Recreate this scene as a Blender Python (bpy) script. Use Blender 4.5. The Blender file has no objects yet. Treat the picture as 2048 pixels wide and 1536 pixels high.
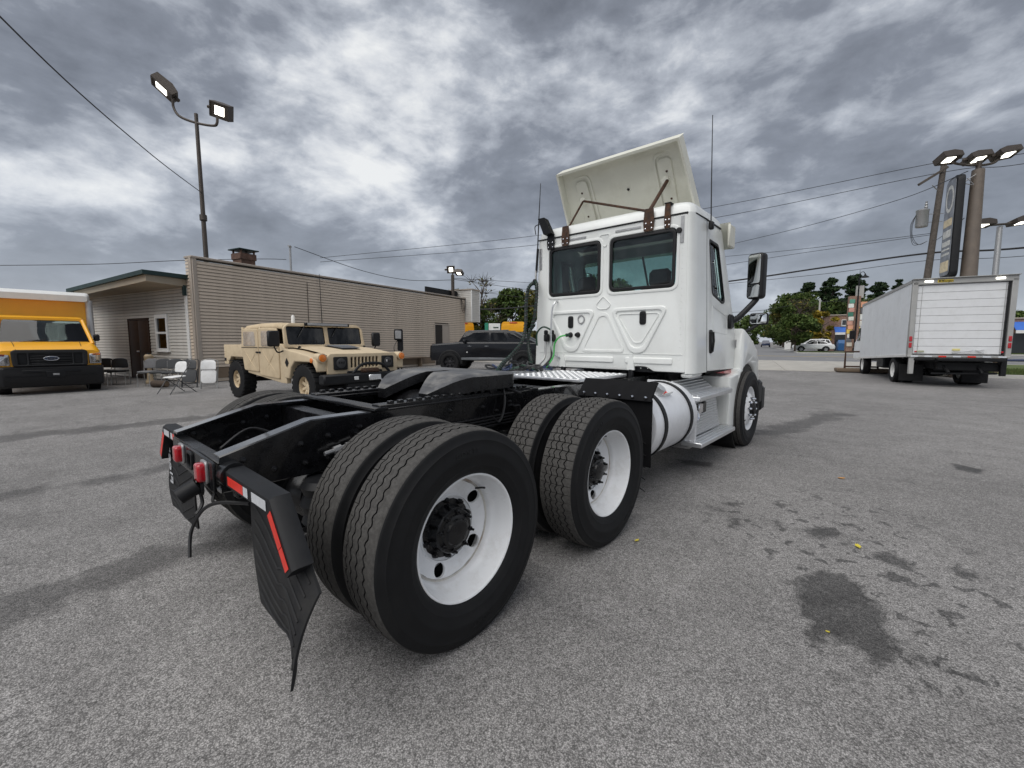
import bpy, bmesh, math, random
import numpy as np
from mathutils import Vector, Matrix, Euler
random.seed(7); RNG = np.random.default_rng(7)
R = math.radians
SC = bpy.context.scene
COL = SC.collection

# ------------------------------------------------------------------ camera
CAM_POS = (2.644, -1.321, 1.412)
YAW, PITCH, ROLL = R(41.496), R(-5.585), R(0.03)
cam_d = bpy.data.cameras.new('camera')
cam_d.sensor_fit = 'HORIZONTAL'; cam_d.sensor_width = 36.0
cam_d.lens = 868.07 / 2048 * 36.0
cam_d.clip_start = 0.05; cam_d.clip_end = 3000
cam = bpy.data.objects.new('camera', cam_d); COL.objects.link(cam)
_f = Vector((-math.sin(YAW) * math.cos(PITCH), math.cos(YAW) * math.cos(PITCH), math.sin(PITCH)))
_r = Vector((math.cos(YAW), math.sin(YAW), 0)); _u = _r.cross(_f)
_r, _u = _r * math.cos(ROLL) + _u * math.sin(ROLL), _u * math.cos(ROLL) - _r * math.sin(ROLL)
_m = Matrix((_r, _u, -_f)).transposed().to_4x4(); _m.translation = CAM_POS
cam.matrix_world = _m
SC.camera = cam

# ------------------------------------------------------------------ world: overcast sky
SUN_EL, SUN_AZ = R(57), R(176)           # azimuth measured from +Y towards +X
W = bpy.data.worlds.new('World'); SC.world = W; W.use_nodes = True
wn, wl = W.node_tree.nodes, W.node_tree.links
wn.clear()
def N(nodes, t, **kw):
    n = nodes.new(t)
    for k, v in kw.items():
        if k == 'inp':
            for kk, vv in v.items(): n.inputs[kk].default_value = vv
        else: setattr(n, k, v)
    return n
def math_(nodes, links, op, a, b=None, c=None, clamp=False):
    n = nodes.new('ShaderNodeMath'); n.operation = op; n.use_clamp = clamp
    for i, x in enumerate((a, b, c)):
        if x is None: continue
        if isinstance(x, (int, float)): n.inputs[i].default_value = x
        else: links.new(x, n.inputs[i])
    return n.outputs[0]
wm = lambda *a, **k: math_(wn, wl, *a, **k)
tc = wn.new('ShaderNodeTexCoord')
sep = wn.new('ShaderNodeSeparateXYZ'); wl.new(tc.outputs['Generated'], sep.inputs[0])
zz = wm('ADD', wm('MAXIMUM', sep.outputs[2], 0.0), 0.34)
px = wm('DIVIDE', sep.outputs[0], zz); py = wm('DIVIDE', sep.outputs[1], zz)
cmb = wn.new('ShaderNodeCombineXYZ'); wl.new(px, cmb.inputs[0]); wl.new(py, cmb.inputs[1])
mp = N(wn, 'ShaderNodeMapping'); mp.inputs['Rotation'].default_value = (0, 0, R(12)); mp.inputs['Scale'].default_value = (1.0, 0.62, 1)
mp.inputs['Location'].default_value = (5.5, -2.2, 1.0)
wl.new(cmb.outputs[0], mp.inputs[0])
cm2 = wn.new('ShaderNodeCombineXYZ'); wl.new(sep.outputs[0], cm2.inputs[0]); wl.new(sep.outputs[1], cm2.inputs[1]); wl.new(wm('MULTIPLY', sep.outputs[2], 2.0), cm2.inputs[2])
mp2 = N(wn, 'ShaderNodeMapping'); mp2.inputs['Rotation'].default_value = (R(14), R(-10), 0); mp2.inputs['Location'].default_value = (1.3, 4.4, 2.2); wl.new(cm2.outputs[0], mp2.inputs[0])
def wnoise(scale, detail, rough, dist, src=None):
    n = N(wn, 'ShaderNodeTexNoise', inp={'Scale': scale, 'Detail': detail, 'Roughness': rough, 'Distortion': dist})
    wl.new((src or mp).outputs[0], n.inputs['Vector']); return n.outputs[0]
nbig = wnoise(0.85, 3.0, 0.5, 0.5)
nmid = wnoise(3.9, 8.0, 0.55, 0.22, mp2)
nfin = wnoise(11.0, 9.0, 0.6, 0.25, mp2)
dens = wm('ADD', wm('ADD', wm('MULTIPLY', nbig, 0.50), wm('MULTIPLY', nmid, 0.66)), wm('MULTIPLY', nfin, 0.26))
ramp = wn.new('ShaderNodeValToRGB'); wl.new(dens, ramp.inputs[0])
cr = ramp.color_ramp
cr.elements[0].position = 0.54; cr.elements[0].color = (0.76, 0.77, 0.77, 1)
cr.elements[1].position = 0.88; cr.elements[1].color = (0.12, 0.130, 0.152, 1)
for p_, c_ in ((0.60, (0.60, 0.62, 0.65, 1)), (0.66, (0.39, 0.415, 0.46, 1)), (0.74, (0.21, 0.228, 0.265, 1))):
    e = cr.elements.new(p_); e.color = c_
# low air near the horizon is paler and smoother
hz = wm('POWER', wm('SUBTRACT', 1.0, wm('MAXIMUM', sep.outputs[2], 0.0)), 8.0)
mixh = wn.new('ShaderNodeMixRGB'); mixh.inputs[2].default_value = (0.60, 0.645, 0.73, 1)
wl.new(wm('MULTIPLY', hz, 0.55), mixh.inputs[0]); wl.new(ramp.outputs[0], mixh.inputs[1])
sky = wn.new('ShaderNodeTexSky'); sky.sky_type = 'NISHITA'; sky.sun_disc = False
sky.sun_elevation = SUN_EL; sky.sun_rotation = SUN_AZ
bg1 = wn.new('ShaderNodeBackground'); bg1.inputs[1].default_value = 0.06; wl.new(sky.outputs[0], bg1.inputs[0])
bg2 = wn.new('ShaderNodeBackground'); bg2.inputs[1].default_value = 0.55; wl.new(mixh.outputs[0], bg2.inputs[0])
mixw = wn.new('ShaderNodeMixShader'); mixw.inputs[0].default_value = 0.92
wl.new(bg1.outputs[0], mixw.inputs[1]); wl.new(bg2.outputs[0], mixw.inputs[2])
wo = wn.new('ShaderNodeOutputWorld'); wl.new(mixw.outputs[0], wo.inputs[0])

# ------------------------------------------------------------------ sun (veiled by cloud)
sd = bpy.data.lights.new('sun', 'SUN'); sd.energy = 1.25; sd.angle = R(70); sd.color = (1.0, 0.975, 0.94)
sun = bpy.data.objects.new('sun', sd); COL.objects.link(sun)
_sdir = Vector((math.sin(SUN_AZ) * math.cos(SUN_EL), math.cos(SUN_AZ) * math.cos(SUN_EL), math.sin(SUN_EL)))
sun.rotation_euler = _sdir.to_track_quat('Z', 'Y').to_euler()
sun.location = (0, 0, 40)

SC.view_settings.view_transform = 'Standard'; SC.view_settings.look = 'None'
SC.view_settings.gamma = 1.0; SC.view_settings.exposure = 1.10
SC.cycles.max_bounces = 8; SC.cycles.transparent_max_bounces = 12

# ------------------------------------------------------------------ mesh helpers
class MB:
    def __init__(s): s.v = []; s.f = []; s.m = []
    def add(s, vs, fs, m=0):
        b = len(s.v); s.v.extend([tuple(map(float, p)) for p in vs])
        for f in fs: s.f.append(tuple(b + i for i in f)); s.m.append(m)
        return s
    def box(s, c, d, m=0, ch=0.0, rot=None):
        hx, hy, hz = d[0] / 2, d[1] / 2, d[2] / 2
        ch = min(ch, hx * .9, hy * .9, hz * .9)
        if ch <= 0:
            vs = [(x, y, z) for x in (-hx, hx) for y in (-hy, hy) for z in (-hz, hz)]
            fs = [(0, 1, 3, 2), (4, 6, 7, 5), (0, 4, 5, 1), (2, 3, 7, 6), (0, 2, 6, 4), (1, 5, 7, 3)]
        else:
            vs = []; idx = {}
            for sx in (-1, 1):
                for sy in (-1, 1):
                    for sz in (-1, 1):
                        for a in range(3):
                            p = [sx * (hx - ch), sy * (hy - ch), sz * (hz - ch)]
                            p[a] = (sx * hx, sy * hy, sz * hz)[a]
                            idx[(sx, sy, sz, a)] = len(vs); vs.append(tuple(p))
            fs = []
            for a in range(3):
                b, c2 = (a + 1) % 3, (a + 2) % 3
                for sg in (-1, 1):
                    q = []
                    for (sb, sc) in ((-1, -1), (1, -1), (1, 1), (-1, 1)):
                        k = [0, 0, 0]; k[a] = sg; k[b] = sb; k[c2] = sc
                        q.append(idx[(*k, a)])
                    fs.append(tuple(q if sg > 0 else q[::-1]))
            for a in range(3):      # edges along axis a
                b, c2 = (a + 1) % 3, (a + 2) % 3
                for sb in (-1, 1):
                    for sc in (-1, 1):
                        k0 = [0, 0, 0]; k0[a] = -1; k0[b] = sb; k0[c2] = sc
                        k1 = list(k0); k1[a] = 1
                        q = [idx[(*k0, b)], idx[(*k1, b)], idx[(*k1, c2)], idx[(*k0, c2)]]
                        fs.append(tuple(q if sb * sc < 0 else q[::-1]))
            for sx in (-1, 1):
                for sy in (-1, 1):
                    for sz in (-1, 1):
                        q = [idx[(sx, sy, sz, a)] for a in range(3)]
                        fs.append(tuple(q if sx * sy * sz > 0 else q[::-1]))
        c = Vector(c)
        if rot is not None:
            M = rot if isinstance(rot, Matrix) else Euler(rot).to_matrix()
            vs = [M @ Vector(p) + c for p in vs]
        else: vs = [Vector(p) + c for p in vs]
        return s.add(vs, fs, m)
    def tube(s, path, r, n=8, m=0, caps=True):
        path = [Vector(p) for p in path]; k = len(path)
        rr = r if isinstance(r, (list, tuple)) else [r] * k
        vs = []; fs = []; up = None
        for i, p in enumerate(path):
            t = (path[min(i + 1, k - 1)] - path[max(i - 1, 0)]).normalized()
            if up is None:
                a = Vector((0, 0, 1)) if abs(t.z) < .9 else Vector((1, 0, 0))
                up = (a - t * a.dot(t)).normalized()
            else:
                up = up - t * up.dot(t)
                up = up.normalized() if up.length > 1e-6 else t.orthogonal().normalized()
            sd_ = t.cross(up)
            for j in range(n):
                a = 2 * math.pi * j / n
                vs.append(p + (up * math.cos(a) + sd_ * math.sin(a)) * rr[i])
        for i in range(k - 1):
            for j in range(n):
                j2 = (j + 1) % n
                fs.append((i * n + j, i * n + j2, (i + 1) * n + j2, (i + 1) * n + j))
        if caps:
            fs.append(tuple(range(n))[::-1]); fs.append(tuple((k - 1) * n + j for j in range(n)))
        return s.add(vs, fs, m)
    def lathe(s, prof, o=(0, 0, 0), axis='X', n=32, m=0, sgn=1):
        """prof: list of (radius, along)"""
        vs = []; fs = []; k = len(prof); o = Vector(o)
        for (r, h) in prof:
            for j in range(n):
                a = 2 * math.pi * j / n; c, d = r * math.cos(a), r * math.sin(a); h_ = h * sgn
                vs.append(o + Vector({'X': (h_, c, d), 'Y': (c, h_, d), 'Z': (c, d, h_)}[axis]))
        for i in range(k - 1):
            for j in range(n):
                j2 = (j + 1) % n
                q = (i * n + j, i * n + j2, (i + 1) * n + j2, (i + 1) * n + j)
                fs.append(q)
        if prof[0][0] > 1e-5: pass
        return s.add(vs, fs, m)
    def prism(s, poly, f, m=0):
        """poly 2D list, f(a,b,t) -> 3D for t in 0,1"""
        n = len(poly)
        vs = [f(a, b, 0) for a, b in poly] + [f(a, b, 1) for a, b in poly]
        fs = [tuple(range(n))[::-1], tuple(range(n, 2 * n))] + [(i, (i + 1) % n, n + (i + 1) % n, n + i) for i in range(n)]
        return s.add(vs, fs, m)
    def grid(s, fn, nu, nv, m=0, closed=False):
        vs = [fn(i / nu, j / nv) for i in range(nu + 1) for j in range(nv + 1)]
        fs = [(i * (nv + 1) + j, (i + 1) * (nv + 1) + j, (i + 1) * (nv + 1) + j + 1, i * (nv + 1) + j + 1) for i in range(nu) for j in range(nv)]
        return s.add(vs, fs, m)
    def loft(s, secs, m=0, caps=True):
        n = len(secs[0]); vs = [p for sc in secs for p in sc]; fs = []
        for i in range(len(secs) - 1):
            for j in range(n):
                j2 = (j + 1) % n
                fs.append((i * n + j, i * n + j2, (i + 1) * n + j2, (i + 1) * n + j))
        if caps:
            fs.append(tuple(range(n))[::-1]); fs.append(tuple((len(secs) - 1) * n + j for j in range(n)))
        return s.add(vs, fs, m)
    def mesh(s, name, mats, smooth=True, fix=True, ang=38):
        me = bpy.data.meshes.new(name); me.from_pydata(s.v, [], s.f)
        for mt in (mats if isinstance(mats, (list, tuple)) else [mats]): me.materials.append(mt)
        me.polygons.foreach_set('material_index', s.m)
        if fix:
            bm = bmesh.new(); bm.from_mesh(me)
            bmesh.ops.recalc_face_normals(bm, faces=bm.faces); bm.to_mesh(me); bm.free()
        if smooth:
            me.polygons.foreach_set('use_smooth', [True] * len(me.polygons))
            me.set_sharp_from_angle(angle=R(ang))
        me.update(); return me
    def build(s, name, mats, parent=None, **k):
        return link(name, s.mesh(name, mats, **k), parent)

def link(name, me, parent=None, loc=None, rot=None, mat=None):
    o = bpy.data.objects.new(name, me); COL.objects.link(o)
    if parent is not None: o.parent = parent
    if loc is not None: o.location = loc
    if rot is not None: o.rotation_euler = rot
    return o
def tag(o, label=None, cat=None, group=None, kind=None):
    if label: o['label'] = label
    if cat: o['category'] = cat
    if group: o['group'] = group
    if kind: o['kind'] = kind
    return o
def thing(name, label, cat, loc=(0, 0, 0), rz=0.0, group=None):
    o = bpy.data.objects.new(name, None); COL.objects.link(o)
    o.empty_display_size = .1; o.location = loc; o.rotation_euler = (0, 0, rz)
    return tag(o, label, cat, group)
def copy_tree(o, parent=None):
    c = o.copy(); COL.objects.link(c); c.parent = parent
    for ch in [x for x in o.children]: copy_tree(ch, c)
    return c
def arc(cx, cy, r, a0, a1, n):
    return [(cx + r * math.cos(a0 + (a1 - a0) * i / n), cy + r * math.sin(a0 + (a1 - a0) * i / n)) for i in range(n + 1)]
def roundpoly(pts, rad, n=5):
    out = []; k = len(pts)
    for i, p in enumerate(pts):
        r = rad[i] if isinstance(rad, (list, tuple)) else rad
        p = Vector(p); a = Vector(pts[i - 1]); b = Vector(pts[(i + 1) % k])
        if r <= 1e-5: out.append((p.x, p.y)); continue
        da = (a - p); db = (b - p); la, lb = da.length, db.length; da.normalize(); db.normalize()
        r2 = min(r, la * .48, lb * .48)
        for t in range(n + 1):
            t = t / n
            q = (p + da * r2) * (1 - t) ** 2 + p * 2 * t * (1 - t) + (p + db * r2) * t ** 2
            out.append((q.x, q.y))
    return out
def rrect(x0, y0, x1, y1, r, n=5): return roundpoly([(x0, y0), (x1, y0), (x1, y1), (x0, y1)], r, n)
def plate_mesh(name, outer, holes, th, bev, mat, fn, bres=2):
    """flat plate with holes; fn maps (a, b, n) -> 3D; n in [-th/2, th/2]"""
    cu = bpy.data.curves.new(name, 'CURVE'); cu.dimensions = '2D'; cu.fill_mode = 'BOTH'
    cu.extrude = max(th / 2 - bev, 1e-5); cu.bevel_depth = bev; cu.bevel_resolution = bres; cu.offset = -bev
    for ring in [outer] + list(holes):
        sp = cu.splines.new('POLY'); sp.points.add(len(ring) - 1)
        for i, (a, b) in enumerate(ring): sp.points[i].co = (a, b, 0, 1)
        sp.use_cyclic_u = True
    ob = bpy.data.objects.new(name, cu); me = bpy.data.meshes.new_from_object(ob)
    bpy.data.objects.remove(ob); bpy.data.curves.remove(cu)
    me.name = name
    for v in me.vertices: v.co = fn(v.co.x, v.co.y, v.co.z)
    me.materials.clear(); me.materials.append(mat)
    bm = bmesh.new(); bm.from_mesh(me); bmesh.ops.remove_doubles(bm, verts=bm.verts, dist=1e-5)
    bmesh.ops.recalc_face_normals(bm, faces=bm.faces); bm.to_mesh(me); bm.free()
    me.polygons.foreach_set('use_smooth', [True] * len(me.polygons)); me.set_sharp_from_angle(angle=R(38))
    return me
def plate(name, outer, holes, th, bev, mat, fn, parent=None, bres=2):
    return link(name, plate_mesh(name, outer, holes, th, bev, mat, fn, bres), parent)
def text(name, body, size, mat, fn, parent=None, th=0.002, bold=False):
    cu = bpy.data.curves.new(name, 'FONT'); cu.body = body; cu.size = size; cu.align_x = 'CENTER'; cu.align_y = 'CENTER'; cu.extrude = th / 2
    if bold: cu.offset = size * .02
    ob = bpy.data.objects.new(name, cu); me = bpy.data.meshes.new_from_object(ob)
    bpy.data.objects.remove(ob)
    for v in me.vertices: v.co = fn(v.co.x, v.co.y, v.co.z)
    me.materials.clear(); me.materials.append(mat)
    return link(name, me, parent)
def smooth_path(pts, n=8):
    pts = [Vector(p) for p in pts]; out = []
    for i in range(len(pts) - 1):
        p0 = pts[max(i - 1, 0)]; p1 = pts[i]; p2 = pts[i + 1]; p3 = pts[min(i + 2, len(pts) - 1)]
        for j in range(n):
            t = j / n
            out.append(.5 * ((2 * p1) + (p2 - p0) * t + (2 * p0 - 5 * p1 + 4 * p2 - p3) * t * t + (3 * p1 - p0 - 3 * p2 + p3) * t ** 3))
    out.append(pts[-1]); return out

# ------------------------------------------------------------------ materials
def pm(name, col, rough=.5, metal=0., var=.12, vs=6., bump=0., bs=60., dirt=None, dscale=3., damt=.3, coat=0., spec=.5, emit=None, trans=0.):
    """painted / plain surface with mottling, optional dirt and fine relief"""
    m = bpy.data.materials.new(name); m.use_nodes = True
    n, l = m.node_tree.nodes, m.node_tree.links
    b = n['Principled BSDF']
    b.inputs['Roughness'].default_value = rough; b.inputs['Metallic'].default_value = metal
    b.inputs['Specular IOR Level'].default_value = spec
    b.inputs['Coat Weight'].default_value = coat; b.inputs['Coat Roughness'].default_value = .08
    tc = n.new('ShaderNodeTexCoord')
    nz = N(n, 'ShaderNodeTexNoise', inp={'Scale': vs, 'Detail': 6, 'Roughness': .6}); l.new(tc.outputs['Object'], nz.inputs['Vector'])
    mr = N(n, 'ShaderNodeMapRange', inp={1: .3, 2: .7, 3: 1 - var, 4: 1 + var}); l.new(nz.outputs[0], mr.inputs[0])
    mx = n.new('ShaderNodeMixRGB'); mx.blend_type = 'MULTIPLY'; mx.inputs[0].default_value = 1; mx.inputs[1].default_value = (*col, 1)
    l.new(mr.outputs[0], mx.inputs[2]); out = mx.outputs[0]
    if dirt:
        nd = N(n, 'ShaderNodeTexNoise', inp={'Scale': dscale, 'Detail': 9, 'Roughness': .68}); l.new(tc.outputs['Object'], nd.inputs['Vector'])
        md = N(n, 'ShaderNodeMapRange', inp={1: .48, 2: .72, 3: 0., 4: damt}); l.new(nd.outputs[0], md.inputs[0])
        m2 = n.new('ShaderNodeMixRGB'); m2.inputs[2].default_value = (*dirt, 1)
        l.new(md.outputs[0], m2.inputs[0]); l.new(out, m2.inputs[1]); out = m2.outputs[0]
        ra = n.new('ShaderNodeMath'); ra.operation = 'MULTIPLY_ADD'; ra.inputs[1].default_value = .5; ra.inputs[2].default_value = rough
        l.new(md.outputs[0], ra.inputs[0]); l.new(ra.outputs[0], b.inputs['Roughness'])
    l.new(out, b.inputs['Base Color'])
    if bump:
        nb = N(n, 'ShaderNodeTexNoise', inp={'Scale': bs, 'Detail': 4, 'Roughness': .6}); l.new(tc.outputs['Object'], nb.inputs['Vector'])
        bp = N(n, 'ShaderNodeBump', inp={'Strength': bump, 'Distance': .01}); l.new(nb.outputs[0], bp.inputs['Height']); l.new(bp.outputs[0], b.inputs['Normal'])
    if emit:
        b.inputs['Emission Color'].default_value = (*emit[0], 1); b.inputs['Emission Strength'].default_value = emit[1]
    return m
def glass(name, tint, gl=1.0, rough=.01):
    m = bpy.data.materials.new(name); m.use_nodes = True
    n, l = m.node_tree.nodes, m.node_tree.links; n.clear()
    fr = N(n, 'ShaderNodeFresnel', inp={'IOR': 1.5}); tr = N(n, 'ShaderNodeBsdfTransparent', inp={'Color': (*tint, 1)})
    gs = N(n, 'ShaderNodeBsdfGlossy', inp={'Color': (gl, gl, gl, 1), 'Roughness': rough})
    tcn = n.new('ShaderNodeTexCoord'); nz = N(n, 'ShaderNodeTexNoise', inp={'Scale': 3., 'Detail': 3}); l.new(tcn.outputs['Object'], nz.inputs[0])
    bp = N(n, 'ShaderNodeBump', inp={'Strength': .02, 'Distance': .02}); l.new(nz.outputs[0], bp.inputs['Height']); l.new(bp.outputs[0], gs.inputs['Normal'])
    mx = n.new('ShaderNodeMixShader'); o = n.new('ShaderNodeOutputMaterial')
    l.new(fr.outputs[0], mx.inputs[0]); l.new(tr.outputs[0], mx.inputs[1]); l.new(gs.outputs[0], mx.inputs[2]); l.new(mx.outputs[0], o.inputs[0])
    return m
WHITE = pm('white_paint', (.79, .805, .78), .28, var=.03, vs=2., dirt=(.55, .53, .48), dscale=5., damt=.16, coat=.4)
CREAM = pm('cream_fibreglass', (.70, .695, .61), .55, var=.05, vs=3., dirt=(.45, .43, .34), dscale=4., damt=.3)
BLACK = pm('black_chassis_paint', (.006, .006, .007), .26, var=.3, vs=14., dirt=(.022, .021, .020), dscale=7., damt=.4, bump=.05, bs=90., spec=.45)
SATIN = pm('satin_black', (.009, .0095, .011), .5, var=.2, vs=9., dirt=(.025, .025, .024), dscale=9., damt=.3, spec=.28)
PLASTIC = pm('black_plastic', (.011, .011, .012), .5, spec=.35, var=.15, vs=20., bump=.05, bs=200.)
SIDEWALL = pm('tyre_sidewall', (.0048, .0050, .0058), .66, var=.25, vs=9., dirt=(.026, .025, .024), dscale=12., damt=.28, spec=.34)
TREAD = pm('tyre_tread', (.080, .077, .073), .9, var=.3, vs=60., dirt=(.06, .057, .054), dscale=18., damt=.7, bump=.5, bs=220., spec=.2)
RIMW = pm('white_wheel_paint', (.84, .85, .86), .38, var=.03, vs=4., dirt=(.34, .30, .25), dscale=8., damt=.34)
RIMD = pm('grimy_wheel_paint', (.62, .60, .56), .6, var=.1, vs=9., dirt=(.20, .12, .07), dscale=6., damt=.85)
MOULD = pm('moulded_rubber', (.013, .0132, .014), .6, var=.2, vs=30., spec=.3)
FLAP = pm('mudflap_rubber', (.013, .013, .014), .62, var=.2, vs=12., dirt=(.06, .057, .05), dscale=10., damt=.3, bump=.1, bs=120., spec=.3)
ALU = pm('aluminium', (.74, .75, .76), .34, .85, var=.08, vs=8., dirt=(.42, .41, .39), dscale=8., damt=.4, bump=.05, bs=120.)
TANK = pm('brushed_tank', (.86, .87, .89), .40, .35, var=.05, vs=3., dirt=(.5, .5, .5), dscale=4., damt=.3)
STEEL = pm('galvanised_steel', (.42, .42, .42), .45, .8, var=.15, vs=20.)
CHROME = pm('chrome', (.82, .82, .84), .08, 1., var=.02)
RUST = pm('rusty_bracket', (.055, .030, .020), .75, .2, var=.5, vs=30., dirt=(.22, .10, .045), dscale=25., damt=.55, bump=.3, bs=150.)
RED = pm('red_lens', (.42, .010, .018), .12, var=.2, vs=40., coat=.6)
REDTAPE = pm('red_reflective_tape', (.72, .035, .02), .35, var=.15, vs=60.)
WHTAPE = pm('white_reflective_tape', (.75, .77, .80), .25, .3, var=.1, vs=60.)
AMBER = pm('amber_lens', (.75, .20, .02), .15, var=.15, vs=40., coat=.5)
GREASE = pm('greased_plate', (.095, .095, .097), .45, .4, var=.5, vs=7., dirt=(.36, .35, .33), dscale=4., damt=.8, bump=.25, bs=30.)
SEAT = pm('seat_fabric', (.02, .02, .022), .9, var=.2, vs=30.)
DASH = pm('dash_plastic', (.05, .05, .052), .7, var=.1)
GLASS_REAR = glass('tinted_cab_glass', (.60, .67, .66))
GLASS_SCREEN = glass('green_screen_glass', (.80, 1.0, .95))
GLASS_SIDE = glass('side_glass', (.80, .93, .90))
GLASS_DARK = glass('dark_vehicle_glass', (.06, .065, .07))
MIRROR = pm('mirror_glass', (.85, .87, .88), .02, 1., var=.0)
MATTE = pm('matte_black', (.008, .008, .009), .7, var=.2, vs=9., spec=.12)
RAILM = pm('gloss_black_rail', (.006, .006, .007), .25, var=.3, vs=14., dirt=(.02, .02, .02), dscale=7., damt=.3, coat=1.0)
HOSE = pm('black_hose', (.014, .014, .015), .45, var=.2, vs=30.)
GREEN = pm('green_cable', (.05, .42, .08), .4, var=.1)
DGREEN = pm('dark_green_cable', (.012, .045, .028), .45, var=.15)
BLUE = pm('blue_hose', (.014, .028, .085), .4, var=.1)
LAMPGLOW = pm('lit_lamp_lens', (.9, .9, .85), .3, emit=((1.0, .96, .86), 2.2))
BRONZE = pm('bronze_metal', (.075, .062, .052), .5, .4, var=.15, vs=8.)
# ================================================================== THE SETTING
LA = R(13.2)                                  # the lot's axes are turned by this against the semi truck's
def LW(lx, ly, z=0.): return Vector((lx * math.cos(LA) - ly * math.sin(LA), lx * math.sin(LA) + ly * math.cos(LA), z))

# ---- asphalt lot: one sheet out to the horizon, finer near by, with oil stains as a field
STAINS = [
 [(2.28,1.67),(2.37,1.87),(2.49,1.92),(2.6,1.78),(2.69,1.58),(2.7,1.41),(2.74,1.26),(2.73,1.13),(2.65,1.03),(2.57,1.15),(2.48,1.15),(2.49,.96),(2.43,.99),(2.38,1.13),(2.4,1.25),(2.33,1.29)],
 [(2.78,1.36),(2.83,1.3),(2.89,1.23),(2.86,1.18),(2.78,1.21)],
 [(2.58,2.41),(2.72,2.48),(2.84,2.29),(2.75,2.2),(2.61,2.29)],
 [(2.18,2.48),(2.31,2.71),(2.45,2.59),(2.32,2.37)], [(1.71,2.3),(1.78,2.43),(1.85,2.24),(1.77,2.13)],
 [(2.5,.85),(2.55,.91),(2.56,.85),(2.53,.8)], [(2.6,.95),(2.64,.99),(2.64,.92),(2.6,.9)],
 [(3.01,1.22),(3.05,1.28),(3.04,1.2),(3.01,1.15)], [(3.07,1.18),(3.13,1.21),(3.09,1.05)],
 [(2.98,2.5),(3.11,2.49),(3.09,2.32),(2.98,2.34)], [(.74,3.85),(1.11,3.97),(1.17,3.76),(.9,3.65)],
 [(3.2,5.83),(3.46,5.66),(3.39,5.36),(3.21,5.49)], [(1.55,2.66),(1.68,2.80),(1.74,2.62)], [(1.90,2.95),(2.02,3.05),(2.03,2.86)]]
SPLAT = [(1.41,2.62),(2.39,3.84),(3.0,2.98),(3.46,2.24),(3.34,1.0),(2.74,.9),(2.18,1.58),(1.68,2.02)]
STREAKS = [
 [(-1.35,-1.75),(-1.07,-1.26),(-1.2,-.95),(-1.05,-.61),(-.97,-.32),(-.5,.2),(-.3,-.1),(-.66,-.65),(-.55,-.87),(-.57,-1.13),(-.53,-1.32),(-.49,-1.8)],
 [(-3.57,-1.9),(-3.61,-.85),(-3.65,.04),(-3.6,.58),(-2.72,.6),(-3.2,-.38),(-3.25,-1.06),(-3.09,-1.9)],
 [(-7.45,-2.),(-7.4,-.51),(-7.32,2.3),(-6.66,2.12),(-6.57,-.59),(-6.69,-2.)],
 [(3.6,3.2),(3.9,6.5),(4.3,9.),(4.6,9.),(4.2,6.),(3.9,3.2)], [(.9,5.9),(1.6,9.5),(2.2,9.5),(1.5,6.)]]
def sdist(P, poly):
    poly = np.array(poly); d = np.full(len(P), 1e9); ins = np.zeros(len(P), bool)
    for i in range(len(poly)):
        a, b = poly[i - 1], poly[i]; ab = b - a
        t = np.clip(((P - a) @ ab) / (ab @ ab), 0, 1)
        d = np.minimum(d, np.linalg.norm(P - a - t[:, None] * ab, axis=1))
        c = ((a[1] > P[:, 1]) != (b[1] > P[:, 1])) & (P[:, 0] < (b[0] - a[0]) * (P[:, 1] - a[1]) / (b[1] - a[1] + 1e-12) + a[0])
        ins ^= c
    return np.where(ins, d, -d)
xs = np.concatenate([[-700, -300, -150, -80, -50, -35], np.arange(-28, -9, 1.), np.arange(-9, -4, .25), np.arange(-4, 4.2, .055), np.arange(4.2, 8, .3), [9, 11, 14, 18, 25, 40, 80, 150, 300, 700]])
ys = np.concatenate([[-300, -120, -50, -20, -8, -5, -3], np.arange(-2, 7, .055), np.arange(7, 10, .25), np.arange(10, 30, 1.), [35, 45, 60, 80, 120, 200, 400, 1200]])
gx, gy = np.meshgrid(xs, ys, indexing='ij'); P2 = np.c_[gx.ravel(), gy.ravel()]
near = (P2[:, 0] > -10) & (P2[:, 0] < 8) & (P2[:, 1] > -6) & (P2[:, 1] < 12)
fst = np.full(len(P2), -1.); fsp = np.full(len(P2), -1.); fsk = np.full(len(P2), -1.)
Q = P2[near]
fst[near] = np.max([sdist(Q, p) for p in STAINS], axis=0); fsp[near] = sdist(Q, SPLAT); fsk[near] = np.max([sdist(Q, p) for p in STREAKS], axis=0)
nx, ny = len(xs), len(ys)
me = bpy.data.meshes.new('ground')
ii, jj = np.meshgrid(np.arange(nx - 1), np.arange(ny - 1), indexing='ij'); a0 = (ii * ny + jj).ravel()
me.from_pydata(np.c_[P2, np.zeros(len(P2))].tolist(), [], np.c_[a0, a0 + ny, a0 + ny + 1, a0 + 1].tolist())
for nm, arr in (('stain', fst), ('splat', fsp), ('streak', fsk)):
    at = me.attributes.new(nm, 'FLOAT', 'POINT'); at.data.foreach_set('value', arr.astype(np.float32))
ASPH = bpy.data.materials.new('asphalt'); ASPH.use_nodes = True
n, l = ASPH.node_tree.nodes, ASPH.node_tree.links; b = n['Principled BSDF']
am = lambda *a, **k: math_(n, l, *a, **k)
tc = n.new('ShaderNodeTexCoord')
def nz_(scale, det=6, rough=.6, dist=0., vec=None):
    q = N(n, 'ShaderNodeTexNoise', inp={'Scale': scale, 'Detail': det, 'Roughness': rough, 'Distortion': dist})
    l.new(vec or tc.outputs['Object'], q.inputs['Vector']); return q.outputs[0]
def vor_(scale, feat='F1', out=0):
    q = N(n, 'ShaderNodeTexVoronoi', feature=feat, inp={'Scale': scale}); l.new(tc.outputs['Object'], q.inputs['Vector']); return q.outputs[out]
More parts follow.
